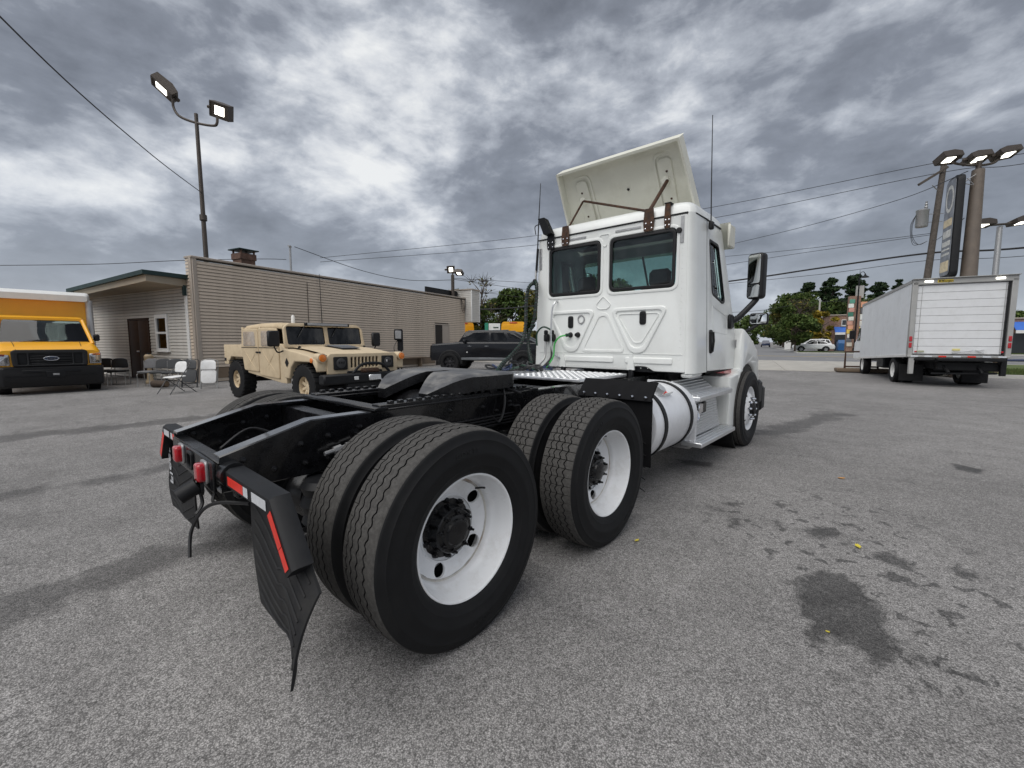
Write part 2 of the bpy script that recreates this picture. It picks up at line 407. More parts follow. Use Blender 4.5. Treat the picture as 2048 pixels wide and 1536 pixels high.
def mr_(x, a, b_, c, d):
    q = N(n, 'ShaderNodeMapRange', inp={1: a, 2: b_, 3: c, 4: d}); l.new(x, q.inputs[0]); return q.outputs[0]
vcol = N(n, 'ShaderNodeTexVoronoi', inp={'Scale': 185.}); l.new(tc.outputs['Object'], vcol.inputs['Vector'])
sepc = n.new('ShaderNodeSeparateColor'); l.new(vcol.outputs['Color'], sepc.inputs[0])
chip = mr_(sepc.outputs[0], 0., 1., .58, 1.46)                      # every stone its own grey
vcl2 = N(n, 'ShaderNodeTexVoronoi', inp={'Scale': 52.}); l.new(tc.outputs['Object'], vcl2.inputs['Vector'])
sepd = n.new('ShaderNodeSeparateColor'); l.new(vcl2.outputs['Color'], sepd.inputs[0])
chip2 = mr_(sepd.outputs[1], 0., 1., .84, 1.16)
gap = mr_(vcol.outputs['Distance'], .35, .75, 1.0, .45)             # binder between stones
patch = mr_(nz_(.35, 5), .3, .7, .82, 1.15); patch2 = mr_(nz_(2.6, 6), .3, .7, .88, 1.1)
tone = am('MULTIPLY', am('MULTIPLY', am('MULTIPLY', chip, gap), am('MULTIPLY', patch, patch2)), chip2)
def attr(nm):
    q = n.new('ShaderNodeAttribute'); q.attribute_name = nm; return q.outputs['Fac']
e1 = am('ADD', attr('stain'), am('MULTIPLY', am('SUBTRACT', nz_(14., 5), .5), .16))
st = am('MULTIPLY', mr_(e1, -.014, .03, 0., 1.), mr_(nz_(6., 4), .3, .7, .78, 1.1))
sp0 = mr_(attr('splat'), -.25, .25, 0., 1.)
stm = N(n, 'ShaderNodeMapping'); stm.inputs['Scale'].default_value = (1., 1., 1.); l.new(tc.outputs['Object'], stm.inputs[0])
dots = mr_(am('ADD', nz_(9., 3, .5, .6), am('MULTIPLY', am('SUBTRACT', nz_(30., 3), .5), .12)), .595, .63, 0., 1.)
sp = am('MULTIPLY', am('MULTIPLY', dots, sp0), .75)
sk = am('MULTIPLY', mr_(am('ADD', attr('streak'), am('MULTIPLY', am('SUBTRACT', nz_(3., 6), .5), .9)), .0, .16, 0., .46), 1.)
bmap = N(n, 'ShaderNodeMapping'); bmap.inputs['Rotation'].default_value = (0, 0, R(-24)); bmap.inputs['Scale'].default_value = (.35, 1.5, 1.); l.new(tc.outputs['Object'], bmap.inputs[0])
band = mr_(nz_(1.5, 7, .62, .4, bmap.outputs[0]), .56, .72, 0., .26)
rare = am('MAXIMUM', band, mr_(nz_(2.2, 6, .6, 1.2), .66, .71, 0., .32))
dark = am('MAXIMUM', am('MAXIMUM', am('MULTIPLY', st, .66), am('MULTIPLY', sp, .75)), am('MAXIMUM', sk, rare))
val = am('MULTIPLY', tone, am('SUBTRACT', 1.0, dark))
mxc = n.new('ShaderNodeMixRGB'); mxc.blend_type = 'MULTIPLY'; mxc.inputs[0].default_value = 1.; mxc.inputs[1].default_value = (.315, .304, .295, 1)
l.new(val, mxc.inputs[2]); l.new(mxc.outputs[0], b.inputs['Base Color'])
l.new(mr_(dark, 0., .6, .93, .62), b.inputs['Roughness']); b.inputs['Specular IOR Level'].default_value = .25
bp = N(n, 'ShaderNodeBump', inp={'Strength': .55, 'Distance': .006}); l.new(am('ADD', am('MULTIPLY', gap, sepc.outputs[1]), am('MULTIPLY', nz_(7., 5), .6)), bp.inputs['Height']); l.new(bp.outputs[0], b.inputs['Normal'])
me.materials.append(ASPH)
tag(link('ground', me), 'weathered grey asphalt lot with dark oil stains', kind='structure')

CONC = pm('concrete', (.42, .40, .36), .9, var=.12, vs=1.5, dirt=(.28, .27, .25), dscale=2., damt=.5, bump=.2, bs=80.)
KERB = pm('kerb_concrete', (.46, .45, .42), .9, var=.1, vs=2.)
ROADM = pm('road_asphalt', (.20, .20, .205), .9, var=.12, vs=.6, bump=.2, bs=60.)
LINE = pm('road_line_paint', (.62, .60, .54), .8, var=.2, vs=3.)
YLINE = pm('yellow_line_paint', (.55, .40, .10), .8, var=.2, vs=3.)
GRASSM = pm('grass_blades', (.075, .11, .028), .9, var=.35, vs=1.2, dirt=(.20, .19, .06), dscale=.7, damt=.6)
def strip(name, x0, x1, y0, y1, z, mat, parent=None, kind='structure', th=.02):
    o = MB().box(((x0 + x1) / 2, (y0 + y1) / 2, z - th / 2), (x1 - x0, y1 - y0, th), ch=.004).build(name, mat, parent)
    o.rotation_euler = (0, 0, LA); tag(o, kind=kind); return o
# concrete apron between lot and street, cast in slabs with open joints
ap = strip('apron_bed', -90, 60, 23.2, 35.4, .008, CONC); ap.name = 'apron'
sl = {}
for i in range(20):
    for j in range(3):
        x0 = -32 + i * 3.0; y0 = 23.22 + j * 4.06
        o = MB().box((x0 + 1.5, y0 + 2.02, .016), (2.97, 4.03, .024), ch=.006).mesh('slab', CONC) if (0 not in sl) else sl[0]
        if 0 not in sl: sl[0] = o; base_ = (x0, y0)
        link('slab', o, ap, loc=(x0 - base_[0], y0 - base_[1], random.uniform(-.003, .004)))
strip('street', -400, 300, 35.4, 61.0, .012, ROADM)
for y in (47.6, 48.2): strip('yellow_line', -300, 200, y, y + .12, .018, YLINE, th=.005)
for i in range(40):
    for y in (41.5, 54.4): strip('lane_line', -120 + i * 8, -117 + i * 8, y, y + .12, .018, LINE, th=.005)
strip('kerb', -400, 300, 35.25, 35.42, .05, KERB, th=.06)
strip('far_kerb', 7.9, 300, 61.0, 61.2, .14, KERB, th=.16); strip('far_kerb', -400, -5.5, 61.0, 61.2, .14, KERB, th=.16)
strip('side_street', -5.3, 7.7, 61.0, 420, .013, ROADM)
strip('side_kerb', 7.7, 7.9, 61.2, 300, .14, KERB, th=.16)
strip('verge', 7.9, 300, 61.2, 67.5, .13, GRASSM, th=.14); strip('sidewalk', 7.9, 300, 64.2, 65.4, .142, CONC, th=.1)
strip('far_lawn', -400, -5.5, 61.2, 200, .12, GRASSM, th=.14)
strip('car_park', 7.9, 120, 67.5, 110, .10, ROADM, th=.12)
strip('lot_verge', 10.6, 120, 22.2, 34.8, .06, GRASSM, th=.10)
strip('lot_kerb', 10.4, 120, 22.0, 22.2, .13, KERB, th=.16)
# grass blades on the two near verges
def blades(name, label, x0, x1, y0, y1, z, cnt):
    mb = MB(); v = []; f = []
    X = RNG.uniform(x0, x1, cnt); Y = RNG.uniform(y0, y1, cnt); A = RNG.uniform(0, math.pi, cnt); H = RNG.uniform(.05, .16, cnt)
    for x, y, a, h in zip(X, Y, A, H):
        c, s_ = math.cos(a) * .012, math.sin(a) * .012; k = len(v)
        v += [(x - c, y - s_, z), (x + c, y + s_, z), (x + random.uniform(-.05, .05), y + random.uniform(-.05, .05), z + h)]; f.append((k, k + 1, k + 2))
    mb.add(v, f); o = mb.build(name, GRASSM, None, fix=False, smooth=False); o.rotation_euler = (0, 0, LA)
    tag(o, label, 'grass', kind='stuff')
blades('grass', 'short grass on the verge between lot and street', 10.7, 16, 22.3, 28, .06, 9000)
blades('verge_grass', 'thin mown grass on the verge across the street', 8.0, 28, 61.3, 64, .13, 9000)

# ---- siding building on the left
SIDE = pm('beige_siding', (.54, .455, .365), .62, var=.06, vs=1.3, dirt=(.26, .22, .18), dscale=1.2, damt=.35)
SIDEL = pm('pale_siding', (.56, .54, .50), .6, var=.05, vs=1.3, dirt=(.36, .33, .29), dscale=1.5, damt=.4)
TRIMT = pm('taupe_trim', (.37, .32, .27), .6, var=.05, vs=2.)
TRIMW = pm('white_trim', (.74, .74, .72), .5, var=.04, vs=2., dirt=(.5, .5, .47), dscale=5, damt=.25)
ROOFG = pm('green_roof_metal', (.018, .038, .037), .55, spec=.3, var=.15, vs=4.)
SOFF = pm('soffit_board', (.34, .29, .22), .75, var=.1, vs=2.)
BROWN = pm('brown_door_paint', (.042, .024, .016), .6, spec=.15, var=.12, vs=4.)
BOARD = pm('brown_board', (.17, .125, .085), .75, var=.12, vs=2.)
BRICKD = pm('dark_chimney_brick', (.13, .075, .055), .9, var=.35, vs=8.)
AX, AY = -15.089, 2.665; BA = R(103.2)
bl = thing('siding_building', 'long beige vinyl sided building with lower side wing and green eave', 'building', (AX, AY, 0), BA)
H = 4.19; LEN = 15.9
GAPSHADE = pm('gap_shade_backing', (.055, .047, .04), .9, var=.1)  # wall cores coloured dark to paint the shade lines under the siding planks
MB().box((LEN / 2 + .02, .18, H / 2 - .04), (LEN - .04, .32, H - .08)).build('wall_core', GAPSHADE, bl)
MB().box((LEN / 2 + .03, 4.72, 1.63), (LEN - .02, 8.66, 3.2)).build('wing_core', GAPSHADE, bl)
course = .1125
def plank_mesh(L, hgt=course, mat=SIDE):
    m = MB(); t0, t1 = .004, .020
    m.prism([(-.030, .014), (-.032, .022), (-.012, hgt + .002), (0, hgt + .002), (0, .014)], lambda a, b, t: (t * L, a, b)); return m.mesh('siding_plank', mat, smooth=False)
full = {}
def plank(x0, x1, y0, z, along='x', mat=SIDE):
    key = (round(x1 - x0, 3), mat.name)
    if key not in full: full[key] = plank_mesh(x1 - x0, mat=mat)
    if along == 'x': link('siding_plank', full[key], bl, loc=(x0, y0, z))
    else: link('siding_plank', full[key], bl, loc=(y0, x1, z), rot=(0, 0, -math.pi / 2))
# long wall (local y = 0), with a doorway near the far end
z = .50
while z < H - .11:
    segs = [(.10, 12.75), (14.10, LEN)] if z < 2.42 else [(.10, LEN)]
    for a_, b_ in segs: plank(a_, b_, 0., z)
    z += course
for k, (a_, b_) in enumerate(((.10, 12.75), (14.1, LEN))):
    MB().box(((a_ + b_) / 2, -.02, .31), (b_ - a_, .06, .36), ch=.004).build('base_board', BOARD, bl)
    for zz_ in (.02, .075): MB().box(((a_ + b_) / 2, -.015, zz_ + .025), (b_ - a_, .05, .05), ch=.003).build('foundation_board', SIDE, bl)
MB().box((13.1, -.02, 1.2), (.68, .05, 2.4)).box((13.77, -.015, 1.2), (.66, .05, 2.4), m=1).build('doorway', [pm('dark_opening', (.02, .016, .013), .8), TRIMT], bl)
for x in (12.72, 14.13): MB().box((x, -.02, 1.21), (.07, .07, 2.42), ch=.006).build('door_casing', TRIMT, bl)
MB().box((13.42, -.02, 2.44), (1.48, .07, .07), ch=.006).build('door_casing', TRIMT, bl)
# end return (local x = 0) and the wing's door wall
z = .02
while z < H - .11:
    plank(.12, .36, 0., z, 'y'); z += course
z = .02
DY0, DY1, WY0, WY1 = 3.22, 4.74, 1.80, 2.68
while z < 3.22:
    cuts = []
    if z < 2.22: cuts.append((DY0, DY1))
    if 1.075 < z + course and z < 2.36: cuts.append((WY0, WY1))
    s0 = .52
    for c0, c1 in sorted(cuts) + [(8.9, 8.9)]:
        if c0 - s0 > .05: plank(s0, c0, .0, z, 'y', SIDEL)
        s0 = c1
    z += course
MB().box((-.012, .06, H / 2), (.075, .14, H), ch=.008).box((.06, -.012, H / 2), (.13, .075, H - .004), ch=.008).build('corner_post', TRIMT, bl)
MB().box((-.02, .44, 1.62), (.075, .15, 3.2), ch=.008).build('wing_corner_trim', TRIMW, bl)
MB().box((LEN / 2, .16, H + .02), (LEN + .1, .46, .07), ch=.01).build('parapet_cap', TRIMT, bl)
MB().box((LEN / 2 + .1, 4.8, 3.30), (LEN - .3, 8.7, .06)).build('flat_roof', pm('roof_membrane', (.2, .2, .2), .9), bl)
# double door
dm = plate_mesh('door', rrect(0, 0, .74, 2.18, .004, 1), [], .05, .006, BROWN, lambda a, b_, c: Vector((-c - .03, a, b_)))
for k, y in enumerate((DY0 + .015, DY0 + .77)):
    d_ = link('door', dm, bl, loc=(0, y, .02))
    link('handle', MB().lathe([(0, 0), (.028, .0), (.03, .05), (0, .055)], (-.06, .06 if k else .68, 1.02), 'X', 14, sgn=-1).mesh('handle', CHROME), d_)
MB().box((.12, (DY0 + DY1) / 2, 1.1), (.02, DY1 - DY0, 2.2)).build('door_recess', BROWN, bl)
for y in (DY0 - .03, DY1 + .03): MB().box((-.02, y, 1.12), (.09, .06, 2.24), ch=.006).build('door_frame', BROWN, bl)
MB().box((-.02, (DY0 + DY1) / 2, 2.24), (.09, DY1 - DY0 + .12, .06), ch=.006).build('door_frame', BROWN, bl)
# sash window
wf = plate('window', rrect(WY0, 1.06, WY1, 2.38, .005, 1), [rrect(WY0 + .1, 1.16, WY1 - .1, 1.68, .004, 1), rrect(WY0 + .1, 1.75, WY1 - .1, 2.24, .004, 1)], .09, .008, TRIMW, lambda a, b_, c: Vector((-c - .02, a, b_)), bl)
for z0, z1 in ((1.15, 1.69), (1.74, 2.25)):
    MB().box((-.01, (WY0 + WY1) / 2, (z0 + z1) / 2), (.012, .72, z1 - z0)).build('pane', GLASS_DARK, wf)
MB().box((-.05, (WY0 + WY1) / 2, 1.045), (.13, .98, .04), ch=.006).build('sill', TRIMW, wf)
MB().box((-.004, 2.0, 1.80), (.004, .10, .09)).build('notice', TRIMW, wf)
# wing roof: shallow slab whose eave stands out over the doors
ev = MB()
tp = [(-1.30, .20, 3.63), (-1.30, 6.2, 3.37), (.0, 9.3, 3.34), (4, 9.3, 3.40), (4, .40, 3.62)]
bt = [(x, y, z - .13) for x, y, z in tp]
ev.add(tp + bt, [(0, 1, 2, 3, 4), (9, 8, 7, 6, 5)] + [(i, 5 + i, 5 + (i + 1) % 5, (i + 1) % 5) for i in range(5)])
ev.build('roof', ROOFG, bl, smooth=False)
fs = MB(); tp2 = [(-1.18, .30, 3.51), (-1.18, 5.9, 3.26), (-.1, 9.2, 3.24), (0.02, 9.2, 3.28), (0.02, .37, 3.48)]
bt2 = [(-1.18, .30, 3.30), (-1.18, 5.9, 3.07), (-.1, 9.2, 3.10), (0.02, 9.2, 3.22), (0.02, .37, 3.24)]
fs.add(tp2 + bt2, [(0, 1, 2, 3, 4), (9, 8, 7, 6, 5)] + [(i, 5 + i, 5 + (i + 1) % 5, (i + 1) % 5) for i in range(5)])
fs.build('soffit', SOFF, bl, smooth=False)
MB().box((-.09, .40, 3.12), (.10, .10, .34), ch=.01).build('gutter_elbow', ROOFG, bl)
# roof things that belong to the building
ch = MB().box((3.6, 3.15, 4.2), (.62, .62, 2.0), ch=.01).box((3.6, 3.15, 5.06), (.70, .70, .26), m=0, ch=.01).build('chimney', BRICKD, bl)
for dx in (-.28, .28):
    for dy in (-.28, .28): MB().box((3.6 + dx, 3.15 + dy, 5.25), (.06, .06, .14)).build('cap_leg', BRICKD, ch)
MB().box((3.6, 3.15, 5.345), (.86, .86, .05), ch=.01).build('chimney_cap', ROOFG, ch)
ms = MB().tube([(6.0, 3.4, 4.1), (6.0, 3.4, 6.05)], .05, 10).tube([(5.86, 3.3, 6.0), (6.08, 3.45, 6.0)], .05, 8).build('service_mast', STEEL, bl)
MB().box((6.2, 3.2, 4.36), (1.0, .9, .45), ch=.03).build('roof_unit', pm('roof_unit_metal', (.45, .45, .43), .6), bl)
# street-side fascia box that stands out at the far end
fb = MB().box((LEN + .52, .35, 3.72), (.9, 1.7, 2.05)).build('fascia', SIDEL, bl)
z = 2.70
fpm = plank_mesh(1.72, mat=SIDEL); fpm2 = plank_mesh(.92, mat=SIDEL)
while z < 4.68:
    link('siding_plank', fpm, fb, loc=(LEN + .07, 1.21, z), rot=(0, 0, -math.pi / 2)); link('siding_plank', fpm2, fb, loc=(LEN + .06, -.5, z)); z += course
MB().box((LEN + .52, .35, 4.78), (1.06, 1.86, .08), ch=.01).build('fascia_cap', TRIMT, fb)
for x in (LEN + .06, LEN + .98): MB().box((x, -.51, 3.72), (.07, .07, 2.05), ch=.006).build('fascia_trim', TRIMW, fb)
MB().box((LEN - 1.6, .6, 4.42), (3.2, .1, .5)).build('sign_back', SATIN, bl)
MB().box((9.9, -.17, .52), (3.4, .30, .07), ch=.008).box((8.6, -.16, .24), (.1, .24, .48), ch=.005).box((11.2, -.16, .24), (.1, .24, .48), ch=.005).build('ledge_bench', BOARD, bl)
# small wire trellis and siding joint rod
tr_ = MB()
for x in (6.15, 6.62): tr_.tube([(x, -.04, 1.10), (x, -.04, 1.92)], .014, 6)
for zc in (1.12, 1.32, 1.52, 1.72, 1.90): tr_.tube([(6.15, -.04, zc), (6.62, -.04, zc)], .012, 6)
tr_.build('wire_rack', BRONZE, bl)
MB().tube([(4.28, -.04, 2.2), (4.28, -.04, 3.86)], .012, 6).build('conduit', BRONZE, bl)
cl = MB()
for k in range(3):
    cl.tube(smooth_path([(LEN - .5, -.05, 4.25), (LEN - .45 + .1 * k, -.10, 3.5 + .12 * k), (LEN - .1, -.08, 3.3 + .1 * k), (LEN + .02, -.06, 4.2)], 6), .012, 5)
cl.build('loose_cable', HOSE, bl)

# ---- lamp poles
def lamp_head(name, parent, M, L=.62, W_=.42, Hh=.24, lens=LAMPGLOW):
    """shoebox luminaire; local +X outwards from arm, lens below"""
    prof = [(-.02, 0), (L, 0), (L, Hh * .8), (L * .35, Hh), (-.02, Hh * .7)]
    hd = MB().prism(prof, lambda a, b_, t: M @ Vector((a, (t - .5) * W_, b_))).build(name, BRONZE, parent, smooth=False)
    lens_o = MB().box((0, 0, 0), (L * .50, W_ * .56, .025), ch=.006)
    lens_o.v = [tuple(M @ Vector((x + L * .52, y, z - .004))) for x, y, z in lens_o.v]
    lens_o.build('lens', lens, hd)
    rim = MB()
    for sy in (-1, 1): rim.box((L * .49, sy * W_ * .46, -.012), (L * 1.0, W_ * .07, .028))
    for sx in (.01, .97): rim.box((L * sx, 0, -.012), (L * .06, W_ * .84, .026))
    rim.v = [tuple(M @ Vector(p)) for p in rim.v]; rim.build('lens_frame', BRONZE, hd)
    kn = MB().box((-.09, 0, Hh * .35), (.16, .10, .12), ch=.02); kn.v = [tuple(M @ Vector(p)) for p in kn.v]; kn.build('knuckle', BRONZE, hd)
    return hd
def frame(o, x, up):
    x = Vector(x).normalized(); up = Vector(up); y = up.cross(x).normalized(); z_ = x.cross(y)
    m = Matrix((x, y, z_)).transposed().to_4x4(); m.translation = o; return m
CR, CF = Vector((math.cos(YAW), math.sin(YAW), 0)), Vector((-math.sin(YAW), math.cos(YAW), 0))   # general left-right / away axes of the view
t = thing('lot_lamp', 'tall bronze pole with two tilted floodlights standing behind the siding building', 'lamp', (-16.7, 3.5, 0))
MB().tube([(0, 0, 0), (-.62, .12, 9.78)], [.10, .062], 12).build('pole', BRONZE, t)
MB().tube(smooth_path([(-1.15, -.42, 10.30), (-1.18, -.43, 10.0), (-1.0, -.30, 9.66), (-.60, .1, 9.45), (-.12, .50, 9.34), (.02, .60, 9.42), (.02, .62, 9.72)], 6), .045, 8).build('arm', BRONZE, t)
lamp_head('lamp_head', t, frame(Vector((-1.18, -.45, 10.28)), CR * -.62 + Vector((0, 0, .62)) - CF * .25, CR * .55 + Vector((0, 0, .55)) + CF * .6), .80, .46, .34)
lamp_head('lamp_head', t, frame(Vector((-.20, .46, 9.98)), CR * .9 + Vector((0, 0, -.28)) + CF * .1, CF * .82 + Vector((0, 0, .42)) - CR * .1), .66, .52, .42)
MB().tube([(-.36, .07, 5.9), (-.375, .072, 6.1)], .12, 10).build('collar', BRONZE, t)

t = thing('roof_lamp', 'short post with two lit floodlights on the roof end of the siding building', 'lamp', (-19.0, 17.4, 4.15))
MB().tube([(0, 0, 0), (0, 0, 1.5)], .11, 10).build('post', BRONZE, t)
MB().tube([(0, 0, 1.35), (0, 0, 1.72)], .05, 8).build('arm', BRONZE, t)
lamp_head('lamp_head', t, frame(Vector((-.42, -.1, 1.86)), CR * .9 + Vector((0, 0, .02)), CF * .95 + Vector((0, 0, .3))), .48, .45, .25)
lamp_head('lamp_head', t, frame(Vector((.12, .12, 1.60)), CR * .9 - CF * .3 + Vector((0, 0, -.05)), Vector((0, 0, 1)) + CF * .5), .50, .42, .22)

POLEB = pm('brown_steel_pole', (.13, .105, .085), .6, var=.12, vs=3., dirt=(.22, .18, .14), dscale=4., damt=.4)
WOOD = pm('utility_pole_wood', (.085, .072, .062), .9, var=.3, vs=6., bump=.3, bs=30.)
t = thing('sign_pylon', 'thick brown pole carrying a narrow dark sign and three floodlights behind the white box truck', 'sign', (4.55, 23.2, 0))
MB().tube([(0, 0, 0), (.02, .85, 8.1)], [.31, .19], 20).build('pole', POLEB, t)
def sg(a, b_, c):      # sign plane runs along the lot's long axis
    return Vector((-.42, -.25, 0)) + Vector((-math.sin(LA), math.cos(LA), 0)) * (a) + Vector((math.cos(LA), math.sin(LA), 0)) * c + Vector((0, 0, b_)) + Vector((.0, .1, 0)) * (b_ - 4) 
sgb = plate('sign_cabinet', rrect(.10, 3.95, 1.15, 7.95, .26, 6), [], .24, .03, SATIN, sg, t)
SGF = pm('sign_face', (.17, .18, .20), .4, var=.5, vs=3.)
fc = plate('sign_face', rrect(.16, 4.05, 1.09, 7.85, .2, 6), [], .02, .004, SGF, lambda a, b_, c: sg(a, b_, c - .142), sgb)
SGL = pm('sign_print_pale', (.55, .55, .52), .5, var=.3, vs=6.); SGY = pm('sign_print_cream', (.62, .52, .34), .5, var=.3, vs=5.)
for (a0_, b0_, a1_, b1_, mt) in ((.22, 4.2, 1.03, 4.62, SGY), (.22, 6.0, 1.03, 6.3, SGY), (.24, 5.55, 1.0, 5.85, SGL), (.24, 4.85, 1.0, 4.94, SGL), (.24, 5.05, 1.0, 5.12, SGL), (.24, 5.22, 1.0, 5.42, SGL)):
    plate('sign_print', rrect(a0_, b0_, a1_, b1_, .02, 1), [], .006, .001, mt, lambda a, b_, c: sg(a, b_, c - .156), sgb)
plate('sign_print', [(.62 + .38 * math.cos(k * .314), 7.1 + .55 * math.sin(k * .314)) for k in range(20)], [[(.62 + .28 * math.cos(k * .314), 7.1 + .40 * math.sin(k * .314)) for k in range(20)]], .006, .001, SGL, lambda a, b_, c: sg(a, b_, c - .156), sgb)
MB().tube(smooth_path([(-.80, -.02, 8.62), (-.78, 0, 8.38), (-.55, .2, 8.28), (0, .85, 8.28), (.45, 1.25, 8.38), (.62, 1.40, 8.60)], 6), .045, 8).tube([(.02, .85, 8.0), (.02, .85, 8.45)], .09, 10).build('arm', BRONZE, t)
lamp_head('lamp_head', t, frame(Vector((-.62, .02, 8.44)), CR * -1 + Vector((0, 0, -.10)), Vector((0, 0, 1)) + CF * .42), .70, .50, .26)
lamp_head('lamp_head', t, frame(Vector((-.30, .64, 8.46)), CR * 1 + Vector((0, 0, .16)), Vector((0, 0, 1)) + CF * .42), .78, .50, .24)
lamp_head('lamp_head', t, frame(Vector((.52, 1.32, 8.60)), CR * 1 + Vector((0, 0, .20)), Vector((0, 0, 1)) + CF * .40), .80, .50, .24)
MB().tube(smooth_path([(-.05, .6, 7.9), (-.35, .4, 7.6), (-.1, .5, 7.5), (-.3, .4, 7.75)], 6), .015, 5).build('loose_cable', STEEL, t)

t = thing('street_side_lamp', 'slim pole with a crossbar and two lit shoebox lamps by the street', 'lamp', (6.45, 34.6, 0))
MB().tube([(0, 0, 0), (0, .4, 7.75)], [.16, .12], 12).build('pole', STEEL, t)
MB().tube([(-.62, -.55, 7.72), (.62, .95, 7.92)], .06, 8).build('crossbar', BRONZE, t)
lamp_head('lamp_head', t, frame(Vector((-.4, -.3, 7.74)), CR * -1 + Vector((0, 0, -.03)), Vector((0, 0, 1)) + CF * .2), 1.0, .62, .30)
lamp_head('lamp_head', t, frame(Vector((.5, .8, 7.86)), CR * 1 + Vector((0, 0, .15)), Vector((0, 0, 1)) + CF * .25), 1.0, .62, .30)

t = thing('utility_pole', 'leaning wooden utility pole with a grey transformer beyond the white box truck', 'utility pole', (3.55, 36.9, 0))
MB().tube([(0, 0, 0), (.58, 2.0, 12.9)], [.22, .15], 14).build('pole', WOOD, t)
MB().box((.1, 1.4, 12.0), (.14, .12, 2.1), ch=.01, rot=Euler((R(0), R(58), YAW))).build('crossarm', WOOD, t)
MB().tube([(.1, 1.3, 11.4), (.48, 1.75, 11.0)], .03, 6).build('brace', STEEL, t)
tm = MB().lathe([(0, -.55), (.30, -.55), (.32, -.5), (.32, .42), (.34, .45), (.34, .52), (.1, .6), (0, .6)], (-.25, 1.05, 9.35), 'Z', 20).build('transformer', STEEL, t)
MB().lathe([(0, 0), (.06, 0), (.10, .1), (.05, .18), (.09, .26), (.04, .34), (.07, .42), (0, .46)], (-.1, 1.1, 9.95), 'Z', 10).build('bushing', STEEL, tm)
for k in range(3):
    MB().tube(smooth_path([(-.55, .95, 9.6), (-.68 - .05 * k, .9, 8.9), (-.62, .9, 8.2 - .2 * k), (-.3, 1.0, 7.7), (.1, 1.2, 7.9)], 6), .014, 5).build('jumper_wire', HOSE, t)
for zc in (9.6, 9.1): MB().tube([(-.3, 1.1, zc), (.75, 1.6, zc)], .02, 5).build('bracket', STEEL, t)

# ---- overhead wires
WIREM = pm('wire', (.02, .02, .022), .6, var=.05)
def wire(label, pts, r=.012, group='overhead wires'):
    o = MB().tube(smooth_path(pts, 10), r, 5).build('overhead_wire', WIREM); tag(o, label, 'wire', group)
wire('single cable from the tall lot lamp rising over the yellow truck', [(-2., -4.4, 7.2), (-8.54, -1.14, 6.62), (-13., 1.3, 6.62), (-17.06, 3.57, 6.0 + .9)], .014)
wire('thin line passing above the green eave to the brick chimney', [(-31.69, -1.68, 5.24), (-27.9, 1.68, 5.31), (-24.72, 4.52, 5.5), (-24.07, 7.84, 5.95), (-24.0, 9.2, 6.1)], .016)
wire('sagging service line from the roof mast to the roof lamp', [(-19.9, 8.0, 6.05), (-20.6, 12.0, 5.45), (-20.6, 15.2, 5.25), (-19.05, 17.4, 5.35)], .016)
wire('upper of two thin lines running behind the cab', [(-37.7, 17.6, 9.07), (-24.3, 32.5, 11.6), (-9.44, 37.74, 12.55), (4.05, 38.9, 12.95), (7.4, 37.8, 12.2), (16, 36, 11.6)], .02)
wire('lower of two thin lines running behind the cab', [(-37.7, 17.6, 8.7), (-24.3, 32.4, 10.7), (-9.4, 37.7, 11.65), (3.86, 38.6, 12.2), (7.4, 37.8, 11.63), (16, 36, 11.1)], .02)
wire('thick black telephone cable sagging past the mirror to the wooden pole', [(-30.1, 30.5, 4.72), (-23.9, 32., 4.85), (-7.66, 35.8, 6.1), (-1.86, 37., 6.65), (3.8, 38.0, 7.1), (7.74, 37.4, 6.8), (16, 36.5, 6.9)], .06)
wire('line climbing from behind the cab to the top of the sign pylon', [(-10.7, 41.65, 9.96), (-3.67, 39.86, 10.3), (2.18, 34.27, 9.9), (4.3, 24.3, 8.2)], .018)
wire('thin line meeting the wooden pole under its transformer', [(-9.82, 39.6, 8.75), (-3, 38.5, 8.4), (3.9, 38.1, 8.36)], .016)
wire('slightly lower thin line meeting the wooden pole under its transformer', [(-9.77, 39.5, 7.96), (-3.37, 38.5, 8.1), (3.85, 38.1, 8.27)], .016)
wire('short drop line between the wooden pole and the sign pylon', [(3.9, 38.1, 7.95), (3.9, 31, 6.8), (4.3, 23.9, 6.3)], .014)
wire('thin line just below the thick telephone cable', [(-9., 40., 6.44), (-1.84, 39.66, 6.55), (3.7, 37.9, 6.63), (7.77, 37.4, 6.33), (16, 36.5, 6.4)], .018)
wire('thin line from the roof lamp towards the cab', [(-19.05, 17.4, 5.45), (-22.75, 30.6, 6.78), (-20., 40., 7.)], .016)
wire('second thin line from the roof lamp towards the cab', [(-19.05, 17.4, 5.40), (-22.7, 30.5, 6.1), (-20., 40., 6.)], .016)
wire('line above the yellow vans behind the hose loop', [(-36, 29.5, 6.9), (-30.1, 30.7, 6.5), (-23.9, 32., 5.6), (-15., 34., 5.2)], .018)

